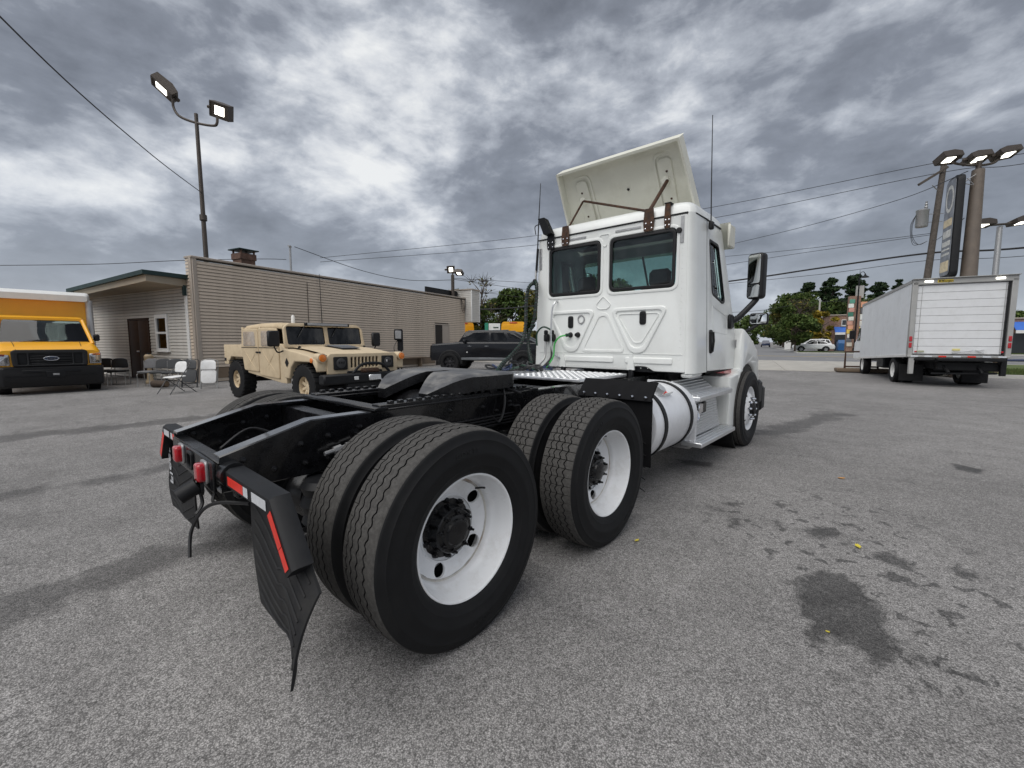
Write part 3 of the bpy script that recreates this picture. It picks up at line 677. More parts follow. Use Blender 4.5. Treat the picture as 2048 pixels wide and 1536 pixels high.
# ---- trees
BARK = pm('bark', (.075, .058, .045), .95, var=.35, vs=6., bump=.4, bs=25.)
def leafmat(name, c1, c2, c3):
    m = bpy.data.materials.new(name); m.use_nodes = True
    n, l = m.node_tree.nodes, m.node_tree.links; b = n['Principled BSDF']
    g = n.new('ShaderNodeNewGeometry'); rp = n.new('ShaderNodeValToRGB'); l.new(g.outputs['Random Per Island'], rp.inputs[0])
    rp.color_ramp.elements[0].color = (*c1, 1); rp.color_ramp.elements[1].color = (*c3, 1); e = rp.color_ramp.elements.new(.55); e.color = (*c2, 1)
    tc = n.new('ShaderNodeTexCoord'); nz = N(n, 'ShaderNodeTexNoise', inp={'Scale': .55, 'Detail': 3}); l.new(tc.outputs['Object'], nz.inputs[0])
    mr = N(n, 'ShaderNodeMapRange', inp={1: .35, 2: .65, 3: .6, 4: 1.35}); l.new(nz.outputs[0], mr.inputs[0])
    mx = n.new('ShaderNodeMixRGB'); mx.blend_type = 'MULTIPLY'; mx.inputs[0].default_value = 1; l.new(rp.outputs[0], mx.inputs[1]); l.new(mr.outputs[0], mx.inputs[2])
    l.new(mx.outputs[0], b.inputs['Base Color']); b.inputs['Roughness'].default_value = .7; b.inputs['Specular IOR Level'].default_value = .2
    return m
LEAFG = leafmat('green_leaves', (.030, .055, .012), (.060, .095, .022), (.10, .13, .035))
LEAFD = leafmat('dark_needles', (.014, .030, .013), (.027, .050, .020), (.046, .074, .028))
LEAFY = leafmat('yellow_leaves', (.10, .10, .02), (.24, .19, .025), (.40, .27, .03))
LEAFO = leafmat('olive_leaves', (.05, .06, .015), (.10, .10, .028), (.17, .14, .03))
def leaf_cloud(mb, centres, cnt, size, flat=.75):
    """many small faces spread in lumpy clumps"""
    v = []; f = []
    for (c, rad, k) in centres:
        m = int(cnt * k)
        d = RNG.normal(size=(m, 3)); d /= np.linalg.norm(d, axis=1)[:, None]
        rr = rad * RNG.uniform(.35, 1.05, m)[:, None] ** .6
        pts = np.array(c) + d * rr * np.array([1, 1, flat])
        ax = RNG.normal(size=(m, 3)); ax /= np.linalg.norm(ax, axis=1)[:, None]
        bx_ = np.cross(ax, RNG.normal(size=(m, 3))); bx_ /= np.linalg.norm(bx_, axis=1)[:, None]
        s_ = size * RNG.uniform(.6, 1.4, m)[:, None]
        q = np.stack([pts - ax * s_, pts - bx_ * s_ * .55, pts + ax * s_, pts + bx_ * s_ * .55], 1).reshape(-1, 3)
        b0 = len(v); v.extend(q.tolist()); f.extend([(b0 + 4 * i, b0 + 4 * i + 1, b0 + 4 * i + 2, b0 + 4 * i + 3) for i in range(m)])
    mb.add(v, f)
def tree(name, label, loc, h, w, leaf, clumps=26, cnt=170, size=.22, low=.28, shape='round', group=None, bare=False):
    t = thing(name, label, 'tree', loc, random.uniform(0, 6), group)
    tr = MB(); lean = (random.uniform(-.04, .04) * h, random.uniform(-.04, .04) * h)
    top = (lean[0], lean[1], h * (.92 if shape != 'round' else .72))
    tr.tube(smooth_path([(0, 0, -.1), (lean[0] * .3, lean[1] * .3, h * .3), top], 6), [h * .028 * (1 - i / 13 * .75) for i in range(13)], 8)
    cs = []
    for i in range(clumps):
        a = random.uniform(0, 2 * math.pi); u_ = random.random()
        zf = low + (1 - low) * u_
        if shape == 'cone': prof = (1 - u_) ** .8 * .9 + .06
        elif shape == 'pine': prof = (.55 + .45 * math.sin(u_ * 9 + i)) * (1 - u_ * .65)
        else: prof = math.sin(math.pi * (.12 + .80 * u_)) ** .7
        rr = w / 2 * prof * random.uniform(.35, 1.0)
        c = (lean[0] * zf + rr * math.cos(a), lean[1] * zf + rr * math.sin(a), h * zf * .97)
        rad = w * (.085 if shape != 'round' else .13) * random.uniform(.7, 1.35)
        cs.append((c, rad, random.uniform(.6, 1.4)))
        zs = h * max(low * .7, zf - .2)
        tr.tube(smooth_path([(lean[0] * zf * .8, lean[1] * zf * .8, zs), ((lean[0] * zf + c[0]) / 2, (lean[1] * zf + c[1]) / 2, (zs + c[2]) / 2 + h * .015), c], 3), [h * .011, h * .009, h * .007, h * .006, h * .004, h * .003, h * .002], 5)
        if bare:
            for k in range(9):
                e = Vector(c) + Vector((random.gauss(0, 1), random.gauss(0, 1), random.uniform(.2, 1.4))) * w * .11
                tr.tube([c, (Vector(c) + e) / 2 + Vector((0, 0, .05)), e], [h * .004, h * .0025, h * .001], 4)
    tr.build('trunk', BARK, t)
    cm = MB(); leaf_cloud(cm, cs, cnt * (.12 if bare else 1), size, .38 if shape != 'round' else .75)
    cm.build('crown', leaf, t, smooth=False, fix=False)
    return t
# across the street
tree('street_tree', 'rounded green tree on the verge beside the white sedan', LW(7.9, 66.4, .13), 4.7, 5.0, LEAFG, 34, 200, .19, .30)
tree('autumn_tree', 'yellow autumn tree against the brick building', LW(11.4, 73.5, .1), 5.6, 3.8, LEAFY, 26, 160, .2, .12)
tree('bare_tree', 'grey half bare tree behind the rounded green tree', LW(9.8, 86, .1), 8.2, 6.5, LEAFO, 26, 150, .18, .35, bare=True)
tree('maple_tree', 'broad green tree at the corner of the side street', LW(10.6, 106, .1), 11.2, 10.5, LEAFG, 34, 210, .27, .2)
tree('maple_tree', 'lower olive tree along the side street', LW(10.6, 130, .1), 11., 10, LEAFO, 30, 190, .27, .1)
tree('hedge_tree', 'dark tree far along the side street', LW(12, 165, .1), 12, 13, LEAFG, 28, 170, .4, .1)
tree('oak_tree', 'far dark green tree where the side street ends', LW(2, 240, .1), 13, 20, LEAFG, 28, 170, .6, .05)
tree('maple_tree', 'green tree filling the gap between pines and street tree', LW(14.5, 98, .1), 9.0, 9, LEAFG, 34, 200, .25, .08)
tree('oak_tree', 'dark green tree mass behind the front of the box truck', LW(23, 106, .1), 9.5, 12, LEAFG, 34, 190, .28, .06)
tree('oak_tree', 'far tree behind the hood of the semi truck', LW(-18, 190, .1), 14, 22, LEAFG, 30, 170, .6, .05)
for k, (lx, ly, h_, w_, lab) in enumerate(((14.5, 120, 15.0, 9, 'tall dark pine left of the street lantern'), (19, 123, 16.3, 9, 'tallest dark pine behind the brick building'), (28.6, 127, 15.2, 8, 'dark pine rising over the white box truck roof'),
                                          (11.4, 112, 12.2, 8, 'dark pine above the broad green tree'), (31.3, 123, 15.2, 5.5, 'slim dark spruce by the rear of the box truck roof'), (23.5, 130, 17.5, 9, 'dark pine in the gap behind the street lantern'), (26.2, 134, 16.0, 9, 'broad dark pine behind the slim spruce'), (16.8, 118, 13.5, 8, 'shorter dark pine between the two tall ones'))):
    tree('pine_tree', lab, LW(lx, ly, .1), h_, w_, LEAFD, 95, 85, .30, .22, 'pine' if k not in (4,) else 'cone')
tree('oak_tree', 'green tree mass under the pines behind the brick building', LW(18, 108, .1), 9.5, 13, LEAFD, 34, 200, .3, .08)
tree('roadside_tree', 'dark green trees beyond the second brick building', LW(41.5, 99, .1), 5.9, 9, LEAFG, 30, 180, .27, .1)
# left of the cab, past the siding building
tree('backlot_tree', 'green tree with a golden top behind the yellow van', (-30.5, 44.5, 0), 9.0, 8.5, LEAFO, 34, 200, .24, .15)
tree('backlot_tree', 'green tree directly behind the cab hoses', (-24.0, 47, 0), 8.8, 9, LEAFG, 34, 200, .24, .12)
tree('backlot_tree', 'dense green tree behind the white and green sign', (-38, 45, 0), 8.3, 9, LEAFG, 34, 200, .24, .10)
tree('backlot_tree', 'low green bush tree beside the fascia of the siding building', (-39, 38, 0), 6.0, 7, LEAFG, 30, 190, .22, .05)
tree('bare_tree', 'bare twiggy tree beside the fascia of the siding building', (-37.5, 38.5, 0), 9.6, 7, LEAFO, 30, 130, .14, .35, bare=True)
tree('backlot_tree', 'yellowing tree top above the roof of the siding building', (-38, 35, 0), 7.6, 5.5, LEAFO, 26, 150, .2, .3)

# ---- buildings across the street
BRICK = bpy.data.materials.new('brick_wall'); BRICK.use_nodes = True
n, l = BRICK.node_tree.nodes, BRICK.node_tree.links; b = n['Principled BSDF']
tcb = n.new('ShaderNodeTexCoord'); sx = n.new('ShaderNodeSeparateXYZ'); l.new(tcb.outputs['Object'], sx.inputs[0])
cb = n.new('ShaderNodeCombineXYZ'); l.new(math_(n, l, 'ADD', sx.outputs[0], sx.outputs[1]), cb.inputs[0]); l.new(sx.outputs[2], cb.inputs[1])
bt_ = N(n, 'ShaderNodeTexBrick', inp={'Color1': (.23, .115, .08, 1), 'Color2': (.34, .19, .13, 1), 'Mortar': (.35, .31, .27, 1), 'Scale': 4.2, 'Mortar Size': .02, 'Bias': -.1}); l.new(cb.outputs[0], bt_.inputs[0])
nzb = N(n, 'ShaderNodeTexNoise', inp={'Scale': 9., 'Detail': 4}); l.new(tcb.outputs['Object'], nzb.inputs[0])
mxb = n.new('ShaderNodeMixRGB'); mxb.blend_type = 'OVERLAY'; mxb.inputs[0].default_value = .6; l.new(bt_.outputs[0], mxb.inputs[1]); l.new(nzb.outputs[0], mxb.inputs[2])
l.new(mxb.outputs[0], b.inputs['Base Color']); b.inputs['Roughness'].default_value = .9
AWN = pm('blue_awning', (.04, .14, .50), .7, var=.08, vs=3.)
DKGL = pm('dark_window', (.03, .035, .04), .12, var=.1)
def brick_house(name, label, lx, ly, w, d, h, awn, wins):
    t = thing(name, label, 'building', LW(lx, ly, .1), LA)
    MB().box((w / 2, d / 2, h / 2), (w, d, h)).build('wall', BRICK, t)
    MB().box((w / 2, d / 2, h + .06), (w + .3, d + .3, .14), ch=.02).build('roof_edge', TRIMT, t)
    for (x0, x1, z0, z1) in wins:
        wf = plate('window', rrect(x0, z0, x1, z1, .01, 1), [rrect(x0 + .08, z0 + .08, (x0 + x1) / 2 - .04, z1 - .08, .01, 1), rrect((x0 + x1) / 2 + .04, z0 + .08, x1 - .08, z1 - .08, .01, 1)], .12, .01, TRIMW, lambda a, b_, c: Vector((a, c - .03, b_)), t)
        MB().box(((x0 + x1) / 2, -.01, (z0 + z1) / 2), (x1 - x0 - .1, .02, z1 - z0 - .1)).build('pane', DKGL, wf)
        MB().box(((x0 + x1) / 2, -.08, z0 - .06), (x1 - x0 + .2, .2, .1), ch=.01).build('sill', KERB, wf)
    for (x0, x1, z0, z1) in awn:
        aw = MB().prism([(0, z1), (-1.1, z0 + .35), (-1.1, z0 + .30), (0, z1 - .06)], lambda a, b_, t_: (x0 + t_ * (x1 - x0), a - .01, b_)).build('awning', AWN, t, smooth=False)
        MB().box(((x0 + x1) / 2, -1.12, z0 + .15), (x1 - x0, .03, .32)).build('valance', TRIMW, aw)
        MB().box(((x0 + x1) / 2, -.02, z0 / 2), (x1 - x0 - .3, .05, z0), ch=0).build('shop_front', DKGL, t)
    return t
b1 = brick_house('brick_building', 'two storey brick building with a short blue awning across the street', 12.5, 74.5, 16, 9, 5.0, [(.6, 2.4, 2.3, 3.4)], [(1.4, 2.5, 3.55, 4.4), (4., 5.2, 3.55, 4.4)])
b2 = brick_house('shop_building', 'low brick shop with a long blue and white lettered awning past the box truck', 26.3, 63.4, 26, 10, 3.7, [(.3, 25, 2.2, 3.4)], [])
text('awning_lettering', '- 271-5', .3, pm('awning_print', (.12, .2, .45), .7), lambda a, b_, c: Vector((a + 1.4, -1.15 - c, b_ + 2.35)), b2, bold=True)
# brick tenant pylon with coloured panels
t = thing('tenant_pylon', 'brick tenant pylon with stacked coloured panels beside the box truck', 'sign', LW(12.6, 62.2, .1), LA)
MB().box((.55, .4, 3.3), (1.1, .8, 6.6), ch=.01).build('brick_pier', BRICK, t); MB().box((1.0, .4, 7.1), (.7, .5, 1.4), ch=.01).build('pier_top', KERB, t)
cols = [(.10, .30, .22), (.75, .77, .72), (.62, .32, .26), (.05, .20, .14), (.70, .68, .60), (.60, .33, .25), (.72, .36, .22), (.75, .52, .10), (.66, .64, .60), (.12, .12, .13), (.55, .5, .42)]
for k in range(11):
    c_ = cols[k]; MB().box((.22 if k % 2 else .30, -.06, 6.0 - k * .5), (.50, .14, .46), ch=.01).build('panel', pm('tenant_panel', c_, .5, var=.2, vs=3.), t)
for k in range(5): MB().box((1.42, -.02, 5.6 - k * .72), (.58, .12, .62), ch=.01).build('panel', pm('tenant_panel', cols[(k * 3 + 6) % 11], .5, var=.2, vs=3.), t)
t = thing('street_lantern', 'black ornamental street lantern on a tall thin post by the tenant pylon', 'street lamp', LW(13.36, 61.9, .1))
MB().tube([(0, 0, 0), (0, 0, .6), (0, 0, .65), (0, 0, 8.7)], [.17, .15, .09, .065], 12).build('post', SATIN, t)
MB().tube(smooth_path([(0, 0, 8.6), (.05, 0, 9.15), (.30, .1, 9.3), (.46, .16, 9.1)], 5), .035, 6).tube([(0, 0, 8.6), (0, 0, 9.5)], .02, 6).build('arm', SATIN, t)
MB().lathe([(0, .45), (.06, .42), (.10, .25), (.36, .06), (.40, 0), (.30, -.03), (0, -.02)], (.48, .16, 8.66), 'Z', 16).build('lamp_shade', SATIN, t)

# telephone pole, posts, hydrant-like post, hoarding and rack by the street
t = thing('wooden_pole', 'grey wooden pole with small transformers in front of the trees', 'utility pole', LW(11.7, 78.5, .1))
MB().tube([(0, 0, 0), (0, 0, 7.7)], [.16, .11], 10).build('pole', KERB, t)
for dx in (-.35, .3): MB().lathe([(0, -.3), (.17, -.3), (.18, .3), (0, .34)], (dx, 0, 5.2 + dx * .3), 'Z', 12).build('transformer', TRIMW, t)
wire('pale line crossing in front of the pines to the wooden pole', [LW(-4, 80, 6.2), LW(4, 79, 6.4), LW(11.7, 78.5, 7.4), LW(24, 77, 6.9)], .03)
t = thing('sign_hoarding', 'green and white advertising board beyond the black pickup', 'sign', (-26.7, 29.2, 0), YAW)
MB().box((-.7, 0, 2.35), (.34, .12, 1.7), ch=.02).build('green_panel', pm('sign_green', (.02, .22, .14), .5), t)
pnl = MB().box((.06, 0, 2.35), (1.1, .12, 1.6), ch=.02).build('white_panel', pm('sign_white', (.7, .74, .74), .5), t)
for k, (x, zc, w_, mt) in enumerate(((.2, 2.75, .5, DGREEN), (.3, 2.45, .35, RED), (.0, 1.9, .6, SGF))): MB().box((x, -.065, zc), (w_, .012, .12)).build('print', mt, pnl)
for x in (-.6, .4): MB().box((x, .02, .8), (.1, .1, 1.6)).build('post', STEEL, t)
for k, (x, y, h_, lab) in enumerate(((-30., 38, 6.6, 'pale slim pole behind the yellow van'), (-26.5, 40., 5.2, 'second pale pole behind the yellow van'))):
    t = thing('slim_pole', lab, 'pole', (x, y, 0)); MB().tube([(0, 0, 0), (0, 0, h_)], [.12, .08], 8).build('shaft', KERB, t); MB().tube([(-.5, .3, h_ - .4), (.5, -.3, h_ - .4)], .04, 6).build('crossarm', KERB, t)
t = thing('cart_rail', 'rusty steel rail frame standing at the lot edge beside the box truck', 'rail', LW(6.3, 23.0, .03), LA)
MB().tube([(0, 0, 0), (0, 0, .92), (1.2, 0, .95), (1.2, 0, 0)], .045, 8).build('frame_tube', RUST, t)
MB().tube([(0, 0, .25), (1.2, 0, .25)], .035, 8).build('lower_bar', RUST, t); MB().box((.7, .25, .08), (2.0, .8, .16), ch=.03).build('planter_base', BOARD, t)
t = thing('post_rail', 'low wooden post with a steel rail on the grass behind the box truck', 'post', LW(11.4, 23.4, .05), LA)
MB().box((0, 0, .42), (.18, .18, .85), ch=.015).build('post', BOARD, t); MB().box((1.1, 0, .40), (.20, .20, .8), ch=.02).build('post', SATIN, t)
MB().tube([(0, .1, .6), (4, .1, .65)], .05, 8).build('rail', BLUE, t)
t = thing('concrete_block', 'low concrete block on the lot edge under the box truck tail', 'block', LW(9.3, 22.3, 0), LA)
MB().box((.5, 0, .33), (1.5, .7, .66), ch=.03).build('block_body', CONC, t); MB().box((.5, 0, .69), (1.3, .5, .05), ch=.01).build('block_top', CONC, t)
# ================================================================== SEMI TRUCK (its own axes are the world's: +Y forward, rear axle at origin)
semi = thing('semi_truck', 'white day cab semi truck with bare black rear frame and white wheels', 'truck')
def tyre_mesh(name, grooves, rowcut, tw=.112, Rr=.514, npitch=66, amp=.0075, gw=.008, gd=.013, hw=.141):
    side = [(.104, .292), (.112, .300), (.122, .312), (.1255, .318), (.127, .321), (.1335, .340), (.1350, .342), (.1352, .347), (.1362, .350), (.1405, .385), (.1415, .387), (.1420, .400), (hw, .405), (.139, .43), (.1345, .452), (.1355, .455), (.1355, .459), (.132, .463), (.126, .480), (.1225, .492), (.1215, .4945), (.1165, .500)]
    cols_t = [-.055, 0., .055, .27, .5, .73]
    tri = lambda t: (4 * abs((t % 1.) - .5) - 1)
    V = []; ncol = 0; prof_m = None
    for p in range(npitch):
        for t in cols_t:
            th = 2 * math.pi * (p + t) / npitch; z = amp * max(-.75, min(.75, tri(t + .1) * 1.3))
            pr = [(-w, r) for w, r in side]; mi = [0] * (len(side) - 1)
            crown = lambda w: Rr - .010 * (abs(w) / tw) ** 2.4
            cut = (t == 0.)
            row = 0
            def pt(w, deep=0., r_=None):
                c = crown(w) - deep
                if cut and r_ in rowcut: c -= .009
                pr.append((w, c))
            pt(-tw, 0, 0); mi.append(1)
            for gi, g in enumerate(grooves):
                zz_ = z if gi % 2 == 0 else z
                pt(g - gw / 2 + zz_, 0, gi); mi.append(1)
                pr.append((g - gw / 2 + zz_ + .0015, crown(g) - gd)); mi.append(0)
                pr.append((g + gw / 2 + zz_ - .0015, crown(g) - gd)); mi.append(0)
                pt(g + gw / 2 + zz_, 0, gi + 1); mi.append(0)
            pt(tw, 0, len(grooves)); mi.append(1)
            mi.append(1)
            pr += [(w, r) for w, r in side[::-1]]; mi += [0] * (len(side) - 1)
            V += [(w, r * math.cos(th), r * math.sin(th)) for w, r in pr]; k = len(pr); ncol += 1
    F = []; Mi = []
    for i in range(ncol):
        i2 = (i + 1) % ncol
        for j in range(k - 1):
            F.append((i * k + j, i * k + j + 1, i2 * k + j + 1, i2 * k + j)); Mi.append(mi[j])
    me = bpy.data.meshes.new(name); me.from_pydata(V, [], F); me.materials.append(SIDEWALL); me.materials.append(TREAD)
    me.polygons.foreach_set('material_index', Mi); me.polygons.foreach_set('use_smooth', [True] * len(F)); me.set_sharp_from_angle(angle=R(32)); me.update()
    return me
TYR = tyre_mesh('tyre', [-.074, -.034, .012, .060], (0,), npitch=62, gw=.0085)
TYB = tyre_mesh('tyre', [-.068, -.026, .018, .064], (0, 1, 2, 3, 4), npitch=60, amp=.009)
TYS = tyre_mesh('tyre', [-.070, -.025, .025, .070], (), npitch=80, amp=.002, gw=.009)
def disc_with_holes(mb, nh, r0, r1, rh, rc, zf, m=0, n=24):
    """ring r0..r1 with nh round holes of radius rh centred on rc"""
    sect = 2 * math.pi / nh
    for s_ in range(nh):
        c = s_ * sect; inner = []; outer = []
        crn = [math.atan2(q * math.sin(p_), q * math.cos(p_) - rc) for q in (r0, r1) for p_ in (-sect / 2 * .9999, sect / 2 * .9999)]
        angs = sorted([2 * math.pi * k / 20 - math.pi for k in range(20)] + crn)
        for a in angs:
            d = Vector((math.cos(a), math.sin(a)))
            # march to the sector border from the hole centre (in polar box coordinates)
            lo, hi = rh, .5
            for _ in range(26):
                md = (lo + hi) / 2; x, y = rc + d.x * md, d.y * md; rr = math.hypot(x, y); an = math.atan2(y, x)
                if r0 <= rr <= r1 and abs(an) <= sect / 2: lo = md
                else: hi = md
            x, y = rc + d.x * lo, d.y * lo; outer.append((x, y)); inner.append((rc + d.x * rh, d.y * rh))
        # sector corners
        ca, sa = math.cos(c), math.sin(c); vs = []
        for (x, y) in inner + outer:
            rr = math.hypot(x, y); vs.append((zf(rr), x * ca - y * sa, x * sa + y * ca))
        for (x, y) in inner:
            rr = math.hypot(x, y); vs.append((zf(rr) - .012, x * ca - y * sa, x * sa + y * ca))
        mb.add(vs, [(k, (k + 1) % n, n + (k + 1) % n, n + k) for k in range(n)] + [(k, 2 * n + k, 2 * n + (k + 1) % n, (k + 1) % n) for k in range(n)], m)
# wheel local: +X outwards, x = 0 is the tyre's middle plane, outer flange at x = .110
rw = MB()
rw.lathe([(.2985, .104), (.3000, .110), (.2965, .1135), (.2900, .1115), (.2865, .103), (.2855, .085), (.2780, .060), (.2700, .030), (.2660, .012), (.2560, .002), (.2500, -.010), (.2490, -.030)], axis='X', n=72)
rw.lathe([(.2490, -.030), (.2440, -.036), (.2385, -.034), (.2360, -.030)], axis='X', n=72, m=1)
zf = lambda r: -.030 - .030 * max(0, (.236 - r) / .1) ** 1.2
disc_with_holes(rw, 5, .125, .2362, .034, .200, zf)
rw.lathe([(.166, -.0515), (.164, -.044), (.158, -.044), (.156, -.054)], axis='X', n=60)
rw.lathe([(.286, -.11), (.27, -.06), (.262, -.03)], axis='X', n=48)
RIM_DRIVE = rw.mesh('wheel', [RIMW, RIMD])
def arc_text(body, size, rad, ang, xo):
    cu = bpy.data.curves.new('t', 'FONT'); cu.body = body; cu.size = size; cu.align_x = 'CENTER'; cu.align_y = 'CENTER'; cu.extrude = .0012; cu.space_character = 1.35
    ob = bpy.data.objects.new('t', cu); m_ = bpy.data.meshes.new_from_object(ob); bpy.data.objects.remove(ob)
    for v in m_.vertices:
        a = ang - v.co.x / rad; r_ = rad + v.co.y; v.co = Vector((xo + v.co.z, -r_ * math.cos(a) * -1, r_ * math.sin(a)))
    m_.materials.clear(); m_.materials.append(MOULD); return m_
TXT = [arc_text('CONTI', .034, .412, R(60), .1412), arc_text('CONTI', .034, .412, R(240), .1412)]
inner_rim = MB().lathe([(.2985, .104), (.3000, .110), (.2900, .1115), (.2850, .085), (.262, .03), (.262, -.08), (.29, -.11)], axis='X', n=40).mesh('wheel', RIMW)
hb = MB()
hb.lathe([(.150, -.075), (.150, -.058), (.118, -.054), (.112, -.045), (.108, -.020), (.108, .000), (.102, .006), (.084, .008), (.080, .016), (.066, .020), (.060, .030), (.050, .033), (0, .033)], axis='X', n=36)
HUB = hb.mesh('hub', BLACK)
NUT = MB().lathe([(.015, 0), (.015, .012), (.0125, .016), (.009, .017), (.009, .026), (.007, .028), (0, .028)], axis='X', n=6).mesh('wheel_nut', BLACK)
BOLT = MB().lathe([(.0125, 0), (.0125, .014), (.0065, .016), (.0065, .034), (0, .034)], axis='X', n=6).mesh('hub_bolt', BLACK)
DRUM = MB().lathe([(.14, -.24), (.205, -.235), (.205, -.06), (.14, -.055)], axis='X', n=36).mesh('brake_drum', BLACK)
VALVE = MB().tube([(-.03, .232, .03), (.01, .243, .035), (.03, .246, .036)], .005, 6).mesh('valve_stem', HOSE)
def wheel_set(y, tm, spin):
    for sd in (1, -1):
        rot0 = (0, 0, 0 if sd > 0 else math.pi)
        for k, xc in enumerate((1.105, .765)):
            w = link('wheel', RIM_DRIVE if k == 0 else inner_rim, semi, loc=(sd * xc, y, .507), rot=(spin + k * .13 + (0 if sd > 0 else .5), 0, rot0[2]))
            link('tyre', tm, w)
            if k == 0:
                link('hub', HUB, w); link('valve_stem', VALVE, w)
                for tx in TXT: link('sidewall_lettering', tx, w)
                for i in range(10):
                    a = 2 * math.pi * (i + .5) / 10
                    link('wheel_nut', NUT, w, loc=(-.056, .136 * math.cos(a), .136 * math.sin(a)))
                for i in range(8):
                    a = 2 * math.pi * i / 8
                    link('hub_bolt', BOLT, w, loc=(.003, .094 * math.cos(a), .094 * math.sin(a)))
            else: link('brake_drum', DRUM, w)
wheel_set(0., TYR, .62); wheel_set(1.32, TYB, 1.1)
# steer wheels
rs = MB()
rs.lathe([(.2985, .104), (.3000, .110), (.2965, .1135), (.2880, .1115), (.2845, .103), (.280, .085), (.270, .060), (.262, .050), (.2560, .060), (.2500, .075)], axis='X', n=64)
disc_with_holes(rs, 10, .135, .2502, .024, .212, lambda r: .075 + .060 * max(0, (.25 - r) / .115) ** .8)
rs.lathe([(.135, .135), (.120, .138), (.0, .138)], axis='X', n=40)
RIM_STEER = rs.mesh('wheel', RIMW)
HUBS = MB().lathe([(.112, .130), (.112, .150), (.100, .158), (.075, .160), (.072, .176), (.060, .182), (0, .183)], axis='X', n=28).mesh('hub_cap', SATIN)
NUTS = MB().lathe([(.019, 0), (.019, .030), (.014, .045), (0, .050)], axis='X', n=8).mesh('wheel_nut', CHROME)
for sd in (1, -1):
    w = link('wheel', RIM_STEER, semi, loc=(sd * 1.075, 5.21, .507), rot=(.2, 0, 0 if sd > 0 else math.pi))
    link('tyre', TYS, w); link('hub_cap', HUBS, w)
    for i in range(10):
        a = 2 * math.pi * (i + .5) / 10; link('wheel_nut', NUTS, w, loc=(.128, .142 * math.cos(a), .142 * math.sin(a)))

# ---- frame rails, cross members, axles
def rail(sd):
    st = [(-.772, .905, .735), (-.365, 1.015, .735), (2.0, 1.015, .735), (5.95, 1.015, .735)]; t_ = .011
    secs = []
    for y, zt, zb in st:
        xo, xi = .432 * sd, .345 * sd
        secs.append([(xo, y, zt - .006), (xo - .006 * sd, y, zt), (xi, y, zt), (xi, y, zt - t_), (xo - t_ * sd, y, zt - t_), (xo - t_ * sd, y, zb + t_), (xi, y, zb + t_), (xi, y, zb), (xo - .006 * sd, y, zb), (xo, y, zb + .006)])
    return MB().loft(secs).build('frame_rail', RAILM, semi)
rails = [rail(1), rail(-1)]
BOLT2 = MB().lathe([(.016, 0), (.016, .004), (.012, .005), (.011, .016), (.005, .018), (.005, .03), (0, .03)], axis='X', n=6).mesh('frame_bolt', BLACK)
for sd, rl in ((1, rails[0]), (-1, rails[1])):
    for (y, z_) in [(-.68, .79), (-.68, .87), (-.55, .80), (-.42, .90), (-.40, .80), (-.28, .92), (-.28, .80), (-.1, .94), (-.1, .82), (.08, .86), (.2, .94), (.2, .80), (.38, .9), (.55, .84), (.55, .95), (.7, .86), (.86, .94), (.86, .80), (1.0, .9), (1.15, .95), (1.3, .85), (1.5, .92), (1.5, .80), (1.75, .9), (2.0, .85)]:
        link('frame_bolt', BOLT2, rl, loc=(.432 * sd, y, z_), rot=(0, 0, 0 if sd > 0 else math.pi))
        link('frame_bolt', BOLT2, rl, loc=(.421 * sd, y, z_), rot=(0, 0, math.pi if sd > 0 else 0))
def cross(y, z0, z1, d=.09, name='cross_member'):
    m = MB(); m.box((0, y, (z0 + z1) / 2), (.83, .012, z1 - z0), ch=.003); m.box((0, y + d / 2, z1 - .006), (.83, d, .012), ch=.003); m.box((0, y + d / 2, z0 + .006), (.83, d, .012), ch=.003)
    return m.build(name, BLACK, semi)
for y in (-.18, .62, 1.9, 3.0, 4.2): cross(y, .76, .985)
# rear plate with tail lights
rp = plate('end_plate', roundpoly([(-.425, .742), (.425, .742), (.425, .878), (-.425, .870)], .01, 2), [], .014, .003, BLACK, lambda a, b_, c: Vector((a, -.782 + c - .025 * a, b_)), semi)
MB().box((0, -.745, .868), (.83, .06, .012), ch=.003).build('plate_flange', BLACK, rp)
TL = plate_mesh('tail_light', rrect(-.036, -.042, .036, .042, .018, 4), [], .038, .012, RED, lambda a, b_, c: Vector((a, -.016 + c, b_)), 3)
TB = plate_mesh('light_base', rrect(-.045, -.052, .045, .052, .022, 4), [], .012, .003, STEEL, lambda a, b_, c: Vector((a, c, b_)))
for x in (-.165, .315):
    o = link('tail_light', TL, semi, loc=(x, -.796 - .025 * x, .822)); link('light_base', TB, o)
pl_ = plate('plate_light', rrect(-.055, .775, .045, .865, .02, 4), [rrect(-.040, .788, .030, .852, .014, 3)], .014, .003, SATIN, lambda a, b_, c: Vector((a + .03, -.796 + c, b_)), semi)
sk = MB().tube([(.30, -.83, .76), (.29, -.90, .722)], .036, 18).lathe([(.030, 0), (.043, 0), (.043, .012), (.030, .012)], (.30, -.826, .752), 'Y', 16).build('trailer_socket', SATIN, semi)
MB().tube(smooth_path([(.30, -.83, .76), (.315, -.82, .68), (.335, -.85, .64)], 5), .008, 6).build('socket_cable', HOSE, semi)
MB().tube(smooth_path([(.55, -.70, .70), (.44, -.78, .70), (.36, -.83, .66), (.32, -.87, .56), (.36, -.89, .46)], 6), .008, 6).tube(smooth_path([(.33, -.76, .75), (.36, -.79, .69), (.42, -.76, .69), (.55, -.70, .70)], 5), .007, 6).build('loose_cable', HOSE, semi)
